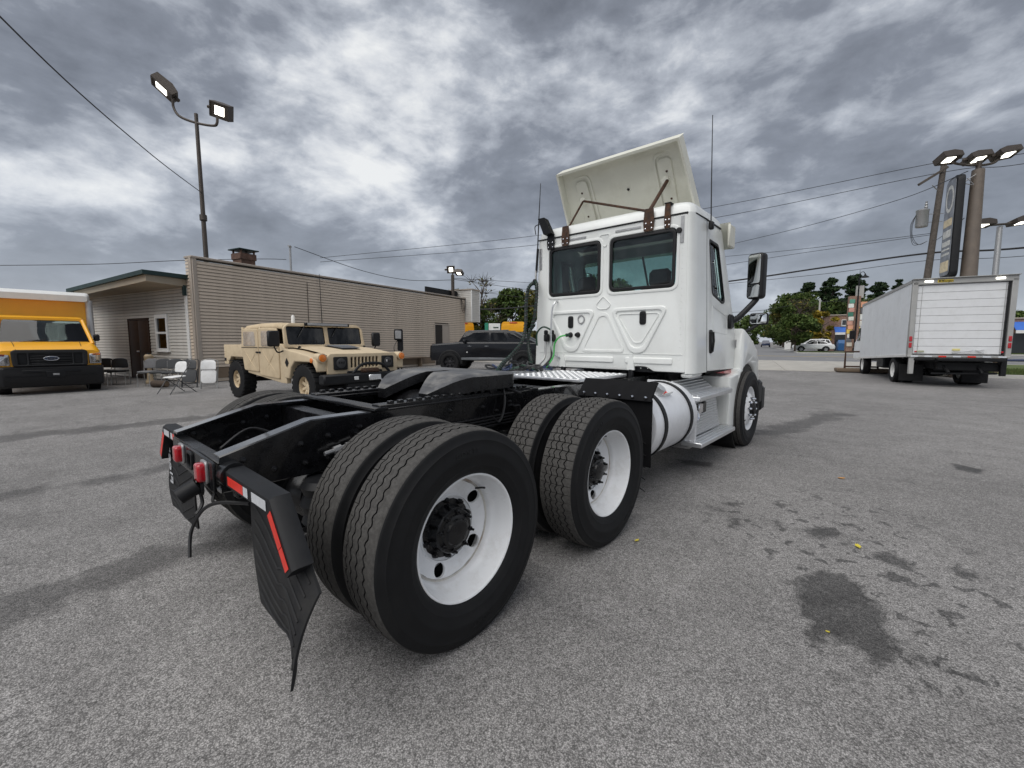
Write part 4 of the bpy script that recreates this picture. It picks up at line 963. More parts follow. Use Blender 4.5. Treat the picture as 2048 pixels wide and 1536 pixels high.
# axles with differentials, suspension and air gear
for y in (0., 1.32):
    ax = MB().tube([(-1.0, y, .507), (-.45, y, .507), (-.40, y, .507), (.40, y, .507), (.45, y, .507), (1.0, y, .507)], [.075, .075, .09, .09, .075, .075], 16)
    ax.lathe([(0, -.26), (.10, -.25), (.19, -.16), (.22, -.03), (.22, .03), (.18, .16), (.11, .27), (.09, .34), (0, .35)], (0.03, y, .52), 'Y', 22)
    ax.build('axle', BLACK, semi)
    for sd in (1, -1):
        MB().lathe([(0, -.13), (.09, -.12), (.115, -.09), (.10, -.05), (.12, 0), (.10, .05), (.115, .09), (.09, .12), (0, .13)], (.50 * sd, y - .34, .60), 'Z', 20).build('air_spring', SATIN, semi)
        MB().box((.50 * sd, y - .16, .44), (.09, .62, .075), ch=.012).build('trailing_arm', BLACK, semi)
        MB().lathe([(0, -.09), (.075, -.085), (.08, 0), (.075, .085), (0, .09)], (.57 * sd, y + .22, .62), 'Y', 18).build('brake_chamber', BLACK, semi)
        MB().tube([(.47 * sd, y - .05, .48), (.46 * sd, y - .12, .92)], [.035, .028], 10).build('shock_absorber', BLACK, semi)
        MB().box((.45 * sd, y + .36, .66), (.05, .26, .30), ch=.02).build('spring_hanger', BLACK, semi)
MB().tube([(.0, .35, .60), (.0, 1.05, .58)], .055, 12).build('drive_shaft', BLACK, semi); MB().tube([(.0, 1.65, .62), (.0, 4.2, .80)], .06, 12).build('drive_shaft', BLACK, semi)
for sd in (-1, 1): MB().tube([(.28 * sd, .05, .74), (.20 * sd, .6, .80)], .028, 8).build('torque_rod', BLACK, semi)
MB().lathe([(0, -.40), (.10, -.39), (.13, -.34), (.13, .34), (.10, .39), (0, .40)], (0, -.32, .60), 'X', 20).build('air_tank', BLACK, semi)
MB().lathe([(0, -.30), (.10, -.29), (.12, -.25), (.12, .25), (.10, .29), (0, .30)], (0, .66, .93), 'X', 20).build('air_tank', BLACK, semi)
# air lines clipped along rails and loose fittings in the frame bay
for k in range(7):
    x0 = random.uniform(-.3, .3); y0 = -.6 + .28 * k
    MB().tube(smooth_path([(x0, y0, .80), (x0 + random.uniform(-.15, .15), y0 + .18, .88), (x0 + random.uniform(-.15, .15), y0 + .36, .82), (.38 * (1 if k % 2 else -1), y0 + .5, .90)], 6), .009, 6).build('air_line', HOSE, semi)
for k in range(4): MB().tube([(.452 + .0 * k, -.2 + .0 * k, .80 + k * .022), (.452, 2.0, .80 + k * .022)], .007, 6).build('air_line', HOSE, semi)
vf = MB().tube([(.47, -.32, .835), (.47, -.20, .855)], .012, 8).tube([(.47, -.27, .842), (.47, -.23, .85)], .022, 8).tube([(.47, -.20, .855), (.47, -.13, .872)], .018, 8).tube([(.47, -.11, .876), (.47, -.08, .88)], .014, 8).build('air_fitting', STEEL, semi)
# black clutter boxes seen in the bay
for (x, y, z_, a_, b_, c_) in ((-.22, -.5, .70, .16, .14, .16), (.2, -.45, .66, .14, .2, .18), (-.12, .3, .76, .2, .2, .14), (.18, 1.0, .84, .14, .16, .14), (-.3, 1.1, .86, .1, .3, .16)):
    MB().box((x, y, z_), (a_, b_, c_), ch=.02).build('valve_block', BLACK, semi)

# ---- fifth wheel
def fw_sec(y):
    """x ranges of the plate at station y"""
    if y > .95: t_ = (y - .95) / .22; o_ = .475 - .14 * t_ ** 2
    elif y > .45: o_ = .475
    else: t_ = (.45 - y) / .40; o_ = .475 - .17 * t_ ** 1.7
    if y > .66: i_ = None
    else: t_ = (.66 - y) / .61; i_ = .035 + .175 * max(0, (t_ - .35) / .65) ** 1.3
    return o_, i_
def fw_z(y, x):
    z_ = 1.225
    if y < .42: t_ = (.42 - y) / .37; z_ -= .125 * t_ ** 1.35
    if abs(x) > .40: z_ -= .018 * ((abs(x) - .40) / .075) ** 2
    if y > 1.0: z_ -= .03 * ((y - 1.0) / .17) ** 2
    return z_
fw = MB()
stn = [.05 + .061 * i for i in range(11)] + [.661 + .0509 * i for i in range(11)]
stn = sorted(set(round(s_, 4) for s_ in stn))
for sd in (1, -1):
    def P_(y, f_, th=0.):
        o_, i_ = fw_sec(y); i_ = 0. if i_ is None else i_
        x = (i_ + (o_ - i_) * f_) * sd; return (x, y, fw_z(y, x) - th)
    NX = 10; top = []; 
    for y in stn: top.append([P_(y, k / NX) for k in range(NX + 1)])
    for th in (0., .045):
        vs = [(x, y, z_ - th) for r_ in top for (x, y, z_) in r_]
        fw.add(vs, [(i * (NX + 1) + j, (i + 1) * (NX + 1) + j, (i + 1) * (NX + 1) + j + 1, i * (NX + 1) + j + 1) for i in range(len(stn) - 1) for j in range(NX)])
    def wall(seq, drop):
        vs = [p for p in seq] + [(x, y, z_ - drop) for (x, y, z_) in seq]; k = len(seq)
        fw.add(vs, [(i, i + 1, k + i + 1, k + i) for i in range(k - 1)], m=1)
    wall([r_[-1] for r_ in top], .10); wall([r_[0] for r_, y in zip(top, stn) if y < .67], .07); wall(top[0], .07); wall(top[-1], .10)
FWH = fw.build('fifth_wheel', [GREASE, BLACK], semi); FWH.location = (0, .43, -.04); FWH.scale = (1, .72, 1)
MB().lathe([(.05, -.02), (.055, 0), (.13, .0), (.13, -.05), (.05, -.05)], (0, .70, 1.19), 'Z', 24).build('kingpin_jaw', GREASE, FWH)
for sd in (1, -1):
    MB().prism(roundpoly([(.45, 1.03), (.95, 1.03), (.82, 1.19), (.58, 1.19)], .03, 3), lambda a, b_, t: ((.36 + .05 * t) * sd, a, b_)).build('pivot_bracket', BLACK, FWH)
    MB().tube([(.33 * sd, .70, 1.12), (.46 * sd, .70, 1.12)], .045, 14).build('pivot_pin', BLACK, FWH)
    sr = MB().box((.405 * sd, .72, 1.035), (.09, 1.40, .028), ch=.004)
    for k in range(19): sr.box((.405 * sd + .028 * sd, .10 + k * .068, 1.057), (.03, .034, .018), ch=.003)
    sr.build('slide_rail', BLACK, semi)
    MB().box((.405 * sd, .72, 1.0215), (.13, 1.46, .012), ch=.003).build('mount_angle', BLACK, semi)
MB().box((0, .02, 1.028), (.94, .09, .020), ch=.004).build('mount_crossbar', BLACK, semi); MB().box((0, 1.42, 1.028), (.94, .09, .020), ch=.004).build('mount_crossbar', BLACK, semi)
MB().tube([(.2, .9, 1.10), (.52, .92, 1.09), (.60, .92, 1.07)], .012, 8).build('release_handle', BLACK, FWH)
MB().tube(smooth_path([(.45, .88, 1.10), (.475, .86, 1.0), (.475, .82, .9), (.46, .78, .86), (.45, .72, .90)], 6), .011, 6).build('release_hose', HOSE, FWH)
for k in range(6): MB().box((-.25 + .1 * k, 1.02 + random.uniform(-.05, .05), 1.10), (.08, .10, .06), ch=.015).build('lock_casting', BLACK, FWH)

# ---- mud flap hangers and flaps
def hanger(sd, y0):
    p = [(.44, .825), (.60, .825), (.985, .825), (1.15, .625)]           # (x, z) centre line
    secs = []
    hw_ = .030
    dirs = [(1, 0), (1, 0), (.86, -.50), (.63, -.77)]
    for (x, z_), d in zip(p, dirs):
        nrm = Vector((-d[1], d[0])).normalized(); hh = .038
        secs.append([(sd * (x + nrm.x * hh), y0 + .035, z_ + nrm.y * hh), (sd * (x + nrm.x * hh), y0 - .018, z_ + nrm.y * hh), (sd * (x + nrm.x * hh * .65), y0 - .035, z_ + nrm.y * hh * .65), (sd * (x - nrm.x * hh), y0 - .035, z_ - nrm.y * hh), (sd * (x - nrm.x * hh), y0 + .035, z_ - nrm.y * hh)])
    h_ = MB().loft(secs).build('flap_hanger', SATIN, semi)
    MB().tube([(.43 * sd, y0, .825), (.50 * sd, y0, .825)], .056, 16).build('hanger_boss', BLACK, h_)
    def tape(x0, x1, z0_, z1_, mt, nm):
        d = Vector((x1 - x0, 0, z1_ - z0_)); L = d.length; d.normalize(); nn = Vector((-d.z, 0, d.x)); c = Vector(((x0 + x1) / 2, y0 - .0365, (z0_ + z1_) / 2)) - nn * .008
        a_, b_ = d * (L / 2), nn * .019
        q = [c - a_ - b_, c + a_ - b_, c + a_ + b_, c - a_ + b_]; q = [Vector((v.x * sd, v.y, v.z)) for v in q]
        MB().add(q + [v + Vector((0, -.0012, 0)) for v in q], [(0, 1, 2, 3), (7, 6, 5, 4), (0, 4, 5, 1), (1, 5, 6, 2), (2, 6, 7, 3), (3, 7, 4, 0)]).build(nm, mt, h_, smooth=False)
    tape(.53, .64, .825, .825, REDTAPE, 'red_tape'); tape(.64, .72, .825, .825, REDTAPE, 'red_tape'); tape(.725, .775, .825, .825, WHTAPE, 'white_tape'); tape(.82, .965, .825, .825, WHTAPE, 'white_tape')
    tape(.998, 1.085, .803, .700, REDTAPE, 'red_tape'); tape(1.087, 1.138, .698, .636, REDTAPE, 'red_tape')
    return h_
hanger(1, -.735); hanger(-1, -.69)
def flap(sd, y0, curl, zb):
    xa, xb = .56, 1.215
    def F(u_, v):
        x = xa + (xb - xa) * u_; z_ = .80 - (.80 - zb) * v
        if x > 1.0: z_ -= (x - 1.0) * 1.15 * (1 - v)
        y = y0 + .02 - .02 * math.sin(v * 3.0) + curl * (v ** .9) * max(0, (u_ - .5) / .5) ** 1.5 + .008 * math.sin(u_ * 5 + v * 3)
        x += .05 * v * (1 - u_) + .01 * v * u_
        return Vector((x * sd, y, z_))
    mb = MB(); th = Vector((0, .010, 0)); nu, nv = 18, 26
    mb.grid(lambda a, b_: F(a, b_), nu, nv); mb.grid(lambda a, b_: F(a, b_) + th, nu, nv)
    for e in (0, 1):
        mb.grid(lambda a, b_: F(e, a) + th * b_, nv, 1); mb.grid(lambda a, b_: F(a, e) + th * b_, nu, 1)
    f_ = mb.build('mud_flap', FLAP, semi)
    rb = MB()
    for k in range(8):                                   # raised chevrons
        v0 = .06 + k * .115
        for s_ in (-1, 1):
            pth = [F(.5 + s_ * .44 * q, min(.99, v0 + (.20 - .20 * q))) + Vector((0, -.001, 0)) for q in (0, .25, .5, .75, 1)]
            rb.tube(pth, .0045, 4)
    rb.build('flap_ribs', FLAP, f_)
    return f_
f1 = flap(1, -.715, -.125, .265); f2 = flap(-1, -.672, -.02, .225)
BOLTF = MB().lathe([(.010, 0), (.010, .006), (0, .012)], axis='Y', n=8, sgn=-1).mesh('flap_bolt', CHROME)
for x in (.62, .80, .97):
    link('flap_bolt', BOLTF, f1, loc=(x, -.713, .775)); link('flap_bolt', BOLTF, f2, loc=(-x, -.665, .775))
text('flap_lettering', 'Fleet', .12, WHTAPE, lambda a, b_, c: Vector((-1.06 + b_ * 1., -.690 - c, .56 + a * 1.1)), f2, th=.002)

# ---- deck plate, quarter fenders, tank, steps
dk = plate('deck_plate', rrect(-.44, 2.12, .44, 3.08, .015, 2), [], .03, .006, ALU, lambda a, b_, c: Vector((a, b_, 1.045 + c)), semi)
PUNCH = MB().lathe([(.030, 0), (.026, .006), (.018, .008), (.012, .002), (0, .001)], axis='Z', n=10).mesh('grip_punch', ALU)
for i in range(11):
    for j in range(10): link('grip_punch', PUNCH, dk, loc=(-.385 + i * .077, 2.19 + j * .092, 1.0595))
for sd in (1, -1):
    qf = MB(); sec = lambda x: [(x, 2.13, 1.075), (x, 2.10, 1.082), (x, 1.985, .955), (x, 1.978, .935), (x, 2.0, .932), (x, 2.01, .95), (x, 2.115, 1.065)]
    qf.loft([sec(.52 * sd), sec(1.20 * sd)]); q_ = qf.build('quarter_fender', MATTE, semi)
    BT = MB().lathe([(.014, 0), (.012, .006), (0, .009)], axis='Y', n=10, sgn=-1).mesh('fender_bolt', CHROME)
    for k in range(6): link('fender_bolt', BT, q_, loc=(sd * (.58 + k * .115), 1.978, .962))
    fl = MB().box((.90 * sd, 2.02, .665), (.60, .012, .56), ch=.004)
    for k in range(5):
        fl.tube([(sd * .64, 2.010, .82 - .1 * k), (sd * .90, 2.010, .70 - .1 * k), (sd * 1.16, 2.010, .58 - .1 * k + .0)], .004, 4)
    fl.build('fender_flap', MATTE, q_)
    # fuel tank
    tk = MB().lathe([(0, 2.17), (.27, 2.17), (.305, 2.18), (.325, 2.21), (.33, 2.24), (.33, 3.10), (.325, 3.13), (.305, 3.16), (.27, 3.17), (0, 3.17)], (.865 * sd, 0, .675), 'Y', 56).build('fuel_tank', TANK, semi)
    for y in (2.32, 2.94):
        MB().lathe([(.331, y - .028), (.342, y - .028), (.342, y + .028), (.331, y + .028)], (.865 * sd, 0, .675), 'Y', 56).build('tank_strap', SATIN, tk)
        MB().box((.50 * sd, y, .64), (.10, .07, .6), ch=.01).build('tank_bracket', BLACK, tk)
    MB().tube([(sd * 1.03, 2.45, .945), (sd * 1.085, 2.45, 1.01)], [.055, .055], 16).build('filler_cap', ALU, tk)
    MB().box((sd * 1.09, 2.58, .925), (.012, .16, .07), ch=.004, rot=(0, sd * R(42), 0)).build('tank_decal', REDTAPE if False else WHITE, tk)
    for k in range(3): MB().box((sd * (1.093 - .012 * k), 2.58, .931 + .011 * k), (.014, .10 - .02 * k, .006), rot=(0, sd * R(42), 0)).build('decal_print', REDTAPE, tk)
    # step fairing
    prof = roundpoly([(.62, 1.00), (.84, 1.00), (1.06, .80), (1.15, .66), (1.15, .36), (.62, .36)], [.0, .05, .06, .05, .03, 0], 4)
    fa = MB().prism(prof, lambda a, b_, t: (a * sd, 3.20 + .035 * t, b_)).build('step_fairing', TANK, semi)
    st = MB()
    st.add([(.86 * sd, 3.24, .995), (.86 * sd, 4.18, .995), (1.03 * sd, 4.18, .845), (1.03 * sd, 3.24, .845)], [(0, 1, 2, 3)])
    st.add([(1.03 * sd, 3.24, .84), (1.03 * sd, 4.18, .84), (1.10 * sd, 4.18, .42), (1.10 * sd, 3.24, .42)], [(0, 1, 2, 3)])
    for k in range(6):
        f0 = (k + .5) / 6; st.tube([(sd * (.86 + .17 * f0), 3.25, .998 - .15 * f0), (sd * (.86 + .17 * f0), 4.17, .998 - .15 * f0)], .008, 6)
    for k in range(15):
        f0 = (k + .5) / 15; st.tube([(sd * (1.032 + .07 * f0), 3.25, .84 - .42 * f0), (sd * (1.032 + .07 * f0), 4.17, .84 - .42 * f0)], .010, 6)
    st.build('step_riser', ALU, semi)
    for (z_, x0, x1, y0, y1) in ((.855, .98, 1.20, 3.16, 4.30), (.385, 1.02, 1.235, 3.16, 4.36)):
        tr_ = MB().box((sd * (x0 + x1) / 2, (y0 + y1) / 2, z_ - .022), (x1 - x0, y1 - y0, .05), ch=.008)
        for k in range(4): tr_.box((sd * (x0 + .03 + k * (x1 - x0 - .05) / 3.4), (y0 + y1) / 2, z_ + .008), (.016, y1 - y0 - .05, .012), ch=.003)
        tr_.build('step_tread', ALU, semi)
    MB().box((sd * .9, 3.75, .33), (.4, 1.1, .07), ch=.02).build('step_underframe', STEEL, semi)
    MB().box((sd * 1.075, 3.66, .69), (.03, .12, .13), ch=.015).build('exhaust_cutout', BLACK, semi)
    MB().tube([(sd * 1.04, 3.44, .70), (sd * 1.09, 3.42, .64), (sd * 1.10, 3.40, .58)], .022, 8).box((sd * 1.08, 3.55, .69), (.02, .12, .11), ch=.008).build('latch_handle', CHROME, semi)

# ---- cab
def RWf(off): return lambda a, b_, c: Vector((a, 3.30 + off + c, b_))
def sx_(z_): return 1.075 - max(0, z_ - 1.05) * .040                   # side tumblehome
WL = rrect(-.80, 1.985, -.045, 2.60, .075, 6); WR = rrect(.070, 1.985, .850, 2.60, .075, 6)
body = roundpoly([(-.985, 1.085), (-.6, 1.085), (.33, 1.085), (.41, 1.135), (.56, 1.135), (.64, 1.085), (.985, 1.085), (.955, 2.72), (-.955, 2.72)], [.04, 0, .02, .05, .05, .02, .02, .03, .03], 4)
cab = plate('cab_rear_wall', body, [WL, WR], .05, .008, WHITE, RWf(.025), semi)
for nm, o_, i_ in (('L', WL, 0), ('R', WR, 1)):
    x0 = min(p[0] for p in o_); x1 = max(p[0] for p in o_)
    w_ = plate('rear_window', rrect(x0 + .006, 1.991, x1 - .006, 2.594, .07, 6), [rrect(x0 + .04, 2.025, x1 - .04, 2.56, .05, 6)], .022, .005, PLASTIC, RWf(.002), semi)
    plate('pane', rrect(x0 + .03, 2.015, x1 - .03, 2.57, .055, 6), [], .006, .001, GLASS_REAR, RWf(.012), w_)
    # pressed surround of the opening
    plate('window_surround', rrect(x0 - .035, 1.95, x1 + .035, 2.635, .10, 6), [rrect(x0 - .003, 1.982, x1 + .003, 2.603, .076, 6)], .012, .005, WHITE, RWf(-.002), cab)
# pressed shapes on the back panel: raised frames round V shaped fields
def press(outer, inner, off=-.004, th=.026, bev=.011): plate('pressing', outer, [inner] if inner else [], th, bev, WHITE, RWf(off), cab, 3)
def offs(pts, d):
    c = Vector((sum(p[0] for p in pts) / len(pts), sum(p[1] for p in pts) / len(pts)))
    return [tuple(c + (Vector(p) - c) * (1 - d / (Vector(p) - c).length)) for p in pts]
V1 = [(.09, 1.80), (.80, 1.80), (.53, 1.28), (.36, 1.28)]
press(roundpoly(V1, .11, 6), roundpoly(offs(V1, .07), .08, 6)); press(roundpoly(offs(V1, .115), .06, 6), roundpoly(offs(V1, .135), .05, 6), th=.010, bev=.004)
V2 = [(-.80, 1.80), (-.09, 1.80), (-.36, 1.28), (-.53, 1.28)]
press(roundpoly(V2, .11, 6), roundpoly(offs(V2, .07), .08, 6))
V3 = [(-.30, 1.285), (.30, 1.285), (.055, 1.76), (-.055, 1.76)]
press(roundpoly(V3, .07, 5), roundpoly(offs(V3, .05), .05, 5), th=.010, bev=.004)
D1 = [(0, 1.955), (.11, 1.845), (.06, 1.79), (-.06, 1.79), (-.11, 1.845)]
press(roundpoly(D1, .04, 4), roundpoly(offs(D1, .014), .03, 4), th=.010, bev=.004)
D2 = [(-.07, 2.66), (.075, 2.66), (.06, 2.56), (.01, 2.50), (-.055, 2.56)]
press(roundpoly(D2, .035, 4), roundpoly(offs(D2, .012), .03, 4), th=.010, bev=.004)
press(rrect(-.60, 1.165, .15, 1.235, .02, 4), None, th=.016); press(rrect(.30, 1.165, .85, 1.235, .02, 4), None, th=.016)
MB().tube([(-.95, 3.297, 1.275), (.95, 3.297, 1.275)], .004, 6).build('body_seam', WHITE, cab)
RIV = MB().lathe([(.006, 0), (.004, .003), (0, .004)], axis='Y', n=8, sgn=-1).mesh('rivet', WHITE)
for k in range(22): link('rivet', RIV, cab, loc=(.925 - .0145 * k / 22, 3.30, 1.22 + k * .068)); link('rivet', RIV, cab, loc=(-.90 + k * .082, 3.30, 1.115))
for (x, z_) in ((-.455, 1.655), (.502, 1.675)): # rear vents
    v_ = plate('rear_vent', rrect(x - .038, z_ - .075, x + .038, z_ + .075, .03, 5), [], .016, .005, PLASTIC, RWf(-.004), semi)
    for k in range(4): MB().box((x, 3.286, z_ - .045 + k * .03), (.05, .008, .007), ch=.002).build('louvre', SATIN, v_)
rv = plate('round_vent', [(-.30 + .052 * math.cos(k * .2618), 1.685 + .058 * math.sin(k * .2618)) for k in range(24)], [[(-.30 + .036 * math.cos(k * .2618), 1.685 + .040 * math.sin(k * .2618)) for k in range(24)]], .014, .004, STEEL, RWf(-.004), semi)
for x in (-.455, -.345): MB().lathe([(0, -.045), (.022, -.045), (.026, -.03), (.026, -.01), (.034, -.006), (.034, 0)], (x, 3.298, 1.495), 'Y', 16).build('power_socket', SATIN, semi)
MB().lathe([(0, -.02), (.028, -.018), (.030, 0)], (.875, 3.295, 2.56), 'Y', 16).build('rubber_plug', PLASTIC, semi)
for (x, y, z0_, z1_) in ((.905, 3.295, 2.43, 2.70), (-.935, 3.295, 2.35, 2.62)): MB().box((x, y, (z0_ + z1_) / 2), (.035, .006, z1_ - z0_), ch=.002).build('reflector_strip', STEEL, semi)
for x0, x1 in ((-.50, -.25), (.14, .45)):
    ss = MB().box(((x0 + x1) / 2, 3.294, 2.665), (x1 - x0, .008, .022), ch=.002).build('reflector_strip', STEEL, semi)
for x in (-.56, .38):
    MB().prism([(x - .045, 1.09), (x + .045, 1.09), (x + .03, 1.20), (x + .012, 1.26), (x - .012, 1.26), (x - .03, 1.20)], lambda a, b_, t: (a, 3.300 - .026 * t, b_)).build('mount_lug', WHITE, semi)
    MB().box((x, 3.30, 1.02), (.05, .06, .16), ch=.01).build('cab_bracket', SATIN, semi)
MB().tube(smooth_path([(-.66, 3.295, 1.93), (-.66, 3.235, 1.90), (-.69, 3.22, 1.80), (-.70, 3.22, 1.50), (-.68, 3.23, 1.28), (-.60, 3.295, 1.20)], 6), .012, 8).build('grab_handle', ALU, semi)
# side shells: corner post, door, cowl
def SD(sd, off=0.): return lambda a, b_, c: Vector((sd * (sx_(b_) + off + c), a, b_))
for sd in (1, -1):
    cp = MB(); ns = 10; secs = []
    for z_ in (1.075, 1.10, 1.5, 2.0, 2.5, 2.735):
        xo = sx_(z_); xi = .985 - (z_ - 1.085) * .018
        pts = [(xi - .02, 3.335), (xi, 3.302)]
        for k in range(ns + 1):
            a = math.pi / 2 * k / ns
            pts.append((xi + (xo - xi) * math.sin(a), 3.302 + .13 * (1 - math.cos(a))))
        pts += [(xo, 3.715), (xo - .03, 3.715), (xo - .03, 3.44)]
        secs.append([(sd * x, y, z_) for x, y in pts])
    cp.loft(secs).build('cab_corner', WHITE, semi)
    MB().tube([(sd * (sx_(z_) - .004), 3.72, z_) for z_ in (1.085, 1.5, 2.0, 2.5, 2.73)], .007, 6).build('door_gasket', PLASTIC, semi)
    MB().box((sd * .985, 3.50, 1.055), (.12, .34, .055), ch=.02).build('cab_foot', WHITE, semi)
    win = roundpoly([(3.80, 2.545), (4.14, 2.53), (4.40, 1.88), (4.28, 1.86), (3.90, 1.945)], [.05, .05, .06, .03, .05], 5)
    door = plate('door', roundpoly([(3.725, 1.085), (4.80, 1.065), (4.86, 1.50), (4.74, 1.74), (4.26, 2.72), (3.725, 2.735)], [.02, .02, .05, .05, .08, .01], 4), [win], .05, .007, WHITE, SD(sd, -.026), semi)
    plate('window_seal', [(a, b_) for a, b_ in win], [offs(win, .034)], .02, .005, PLASTIC, SD(sd, -.008), door)
    plate('side_window', offs(win, .02), [], .005, .001, GLASS_SIDE, SD(sd, -.022), door)
    hdl = plate('door_handle', rrect(3.80, 1.28, 3.885, 1.545, .035, 5), [], .03, .01, PLASTIC, SD(sd, .004), door)
    MB().tube([(sd * 1.09, 3.84, 1.30), (sd * 1.10, 3.84, 1.42), (sd * 1.09, 3.84, 1.52)], .012, 6).build('handle_bar', SATIN, hdl)
    plate('door_pressing', roundpoly([(3.90, 1.83), (4.46, 1.72), (4.50, 1.50), (3.95, 1.52)], .05, 4), [offs(roundpoly([(3.90, 1.83), (4.46, 1.72), (4.50, 1.50), (3.95, 1.52)], .05, 4), .012)], .010, .004, WHITE, SD(sd, -.003), door)
    MB().prism([(4.10, 1.045), (4.80, 1.06), (4.80, 1.00), (4.45, 1.02)], lambda a, b_, t: (sd * (1.055 + .012 * t), a, b_)).build('red_marker', RED, semi)
    plate('side_reflector', rrect(4.83, 1.34, 4.875, 1.44, .006, 2), [], .012, .003, STEEL, lambda a, b_, c: Vector((sd * (1.07 + c), a, b_)), semi)
    # cowl and fender
    fen = [(4.84, 1.075), (4.86, 1.50), (4.92, 1.58)] + [(5.2, 1.50), (5.7, 1.33), (5.93, 1.15), (6.03, .90), (6.03, .78)] + arc(5.21, .507, .60, R(25), R(150), 14) + [(4.70, 1.06)]
    plate('fender', fen, [], .42, .05, WHITE, lambda a, b_, c: Vector((sd * (.95 - .10 * max(0, a - 5.5) + c), a, b_)), semi, 3)
    lower = [(4.34, .985), (4.80, 1.02)] + [(x, y) for x, y in arc(5.21, .507, .615, R(133), R(196), 8)] + [(4.40, .355), (4.38, .40)]
    plate('fender_rear', lower, [], .34, .03, WHITE, lambda a, b_, c: Vector((sd * (.985 + c), a, b_)), semi, 3)
    MB().lathe([(.59, -.30), (.605, -.30), (.605, .14), (.59, .14)], (sd * .98, 5.21, .507), 'X', 40, sgn=sd).build('wheel_well', PLASTIC, semi)
    # mirrors
    mm = MB().tube(smooth_path([(sd * 1.06, 4.62, 1.66), (sd * 1.12, 4.72, 1.72), (sd * 1.25, 4.92, 1.93), (sd * 1.262, 4.94, 1.99)], 6), [.035] * 19, 10).build('mirror_arm', PLASTIC, semi)
    MB().box((sd * 1.065, 4.58, 1.66), (.05, .16, .18), ch=.03).build('mirror_base', PLASTIC, mm)
    hs = plate('mirror_housing', rrect(-.10, -.285, .10, .285, .055, 5), [], .12, .03, PLASTIC, lambda a, b_, c: Vector((sd * (1.255 + a * .97 + c * .25), 4.93 + c - a * .25, 2.235 + b_)), semi, 3)
    plate('mirror_glass', rrect(-.082, -.09, .066, .262, .03, 4), [], .006, .001, MIRROR, lambda a, b_, c: Vector((sd * (1.243 + a * .97 + c * .25), 4.866 + c - a * .25, 2.235 + b_)), hs)
    plate('convex_glass', rrect(-.082, -.262, .066, -.11, .03, 4), [], .006, .001, MIRROR, lambda a, b_, c: Vector((sd * (1.243 + a * .97 + c * .25), 4.866 + c - a * .25 + .25 * (b_ + .2) * 0, 2.235 + b_)), hs)
    m2 = MB().tube(smooth_path([(sd * .96, 5.22, 1.50), (sd * 1.06, 5.32, 1.55), (sd * 1.17, 5.40, 1.63), (sd * 1.19, 5.41, 1.66)], 6), .022, 8).build('hood_mirror_arm', PLASTIC, semi)
    h2 = plate('hood_mirror', rrect(-.115, -.08, .115, .08, .04, 5), [], .08, .025, PLASTIC, lambda a, b_, c: Vector((sd * (1.20 + a), 5.42 + c, 1.722 + b_)), semi, 3)
    plate('mirror_glass', rrect(-.10, -.066, .10, .066, .032, 5), [], .006, .001, MIRROR, lambda a, b_, c: Vector((sd * (1.20 + a), 5.378 + c + .25 * (a * a + b_ * b_), 1.722 + b_)), h2)
# roof cap, front of cab, windshield
rf = MB(); secs = []
for (z_, ins, yb, yf) in ((2.735, 0., 3.305, 4.30), (2.80, .012, 3.312, 4.26), (2.845, .05, 3.345, 4.20), (2.872, .12, 3.42, 4.10), (2.882, .25, 3.56, 3.95)):
    x = sx_(2.735) - ins + .004
    secs.append([(a, b_, z_ + .03 * (1 - (a / x) ** 2) * (0 if z_ < 2.74 else 1)) for a, b_ in roundpoly([(-x, yb), (x, yb), (x, yf), (-x, yf)], .12 - ins * .15, 6)])
rf.loft(secs).build('roof', WHITE, semi)
MB().tube([(-.98, 3.296, 2.728)] + [(x, 3.292, 2.728) for x in (-.5, 0, .5)] + [(.95, 3.296, 2.728), (1.006, 3.40, 2.728), (1.012, 3.7, 2.73), (1.012, 4.2, 2.72)], .008, 6).build('roof_gasket', PLASTIC, semi)
scr = lambda a, b_, c: Vector((a, 4.76 - (b_) * .50 + c * .87, 1.74 + b_ * .93 + c * .5))
fr_ = plate('windshield_frame', rrect(-1.0, 0, 1.0, 1.0, .08, 4), [rrect(-.93, .08, .93, .88, .10, 5)], .05, .01, WHITE, scr, semi)
plate('windshield', rrect(-.95, .06, .95, .90, .10, 5), [], .006, .001, GLASS_SCREEN, scr, fr_)
MB().box((0, 4.53, 2.15), (.022, .03, .9), ch=.005, rot=(R(28), 0, 0)).build('screen_divider', PLASTIC, fr_)
vis = MB().grid(lambda u_, v: Vector(((u_ - .5) * 2.16, 4.30 + .36 * (1 - (2 * u_ - 1) ** 2 * .5) * v + .02, 2.79 - .20 * v - .06 * v * (2 * u_ - 1) ** 2 + (.02 if v < .1 else 0))), 24, 6)
for s_ in (-1, 1): vis.box((s_ * 1.075, 4.40, 2.66), (.03, .22, .26), ch=.012)
vis.build('sun_visor', CREAM, semi)
hd = MB(); secs = []
for (y, hw_, z0_, z1_) in ((4.80, .90, 1.0, 1.72), (5.1, .90, 1.0, 1.66), (5.6, .84, .95, 1.52), (6.0, .74, .85, 1.36), (6.18, .66, .75, 1.15)):
    secs.append([(a, y, b_) for a, b_ in roundpoly([(-hw_, z0_), (hw_, z0_), (hw_ * .9, z1_), (-hw_ * .9, z1_)], .14, 5)])
hd.loft(secs).build('hood', WHITE, semi)
MB().box((0, 6.20, .55), (2.3, .28, .42), ch=.06).build('bumper', PLASTIC, semi)
for sd in (1, -1): MB().box((sd * 1.08, 5.98, .66), (.14, .30, .36), ch=.04).build('bumper_end', PLASTIC, semi)
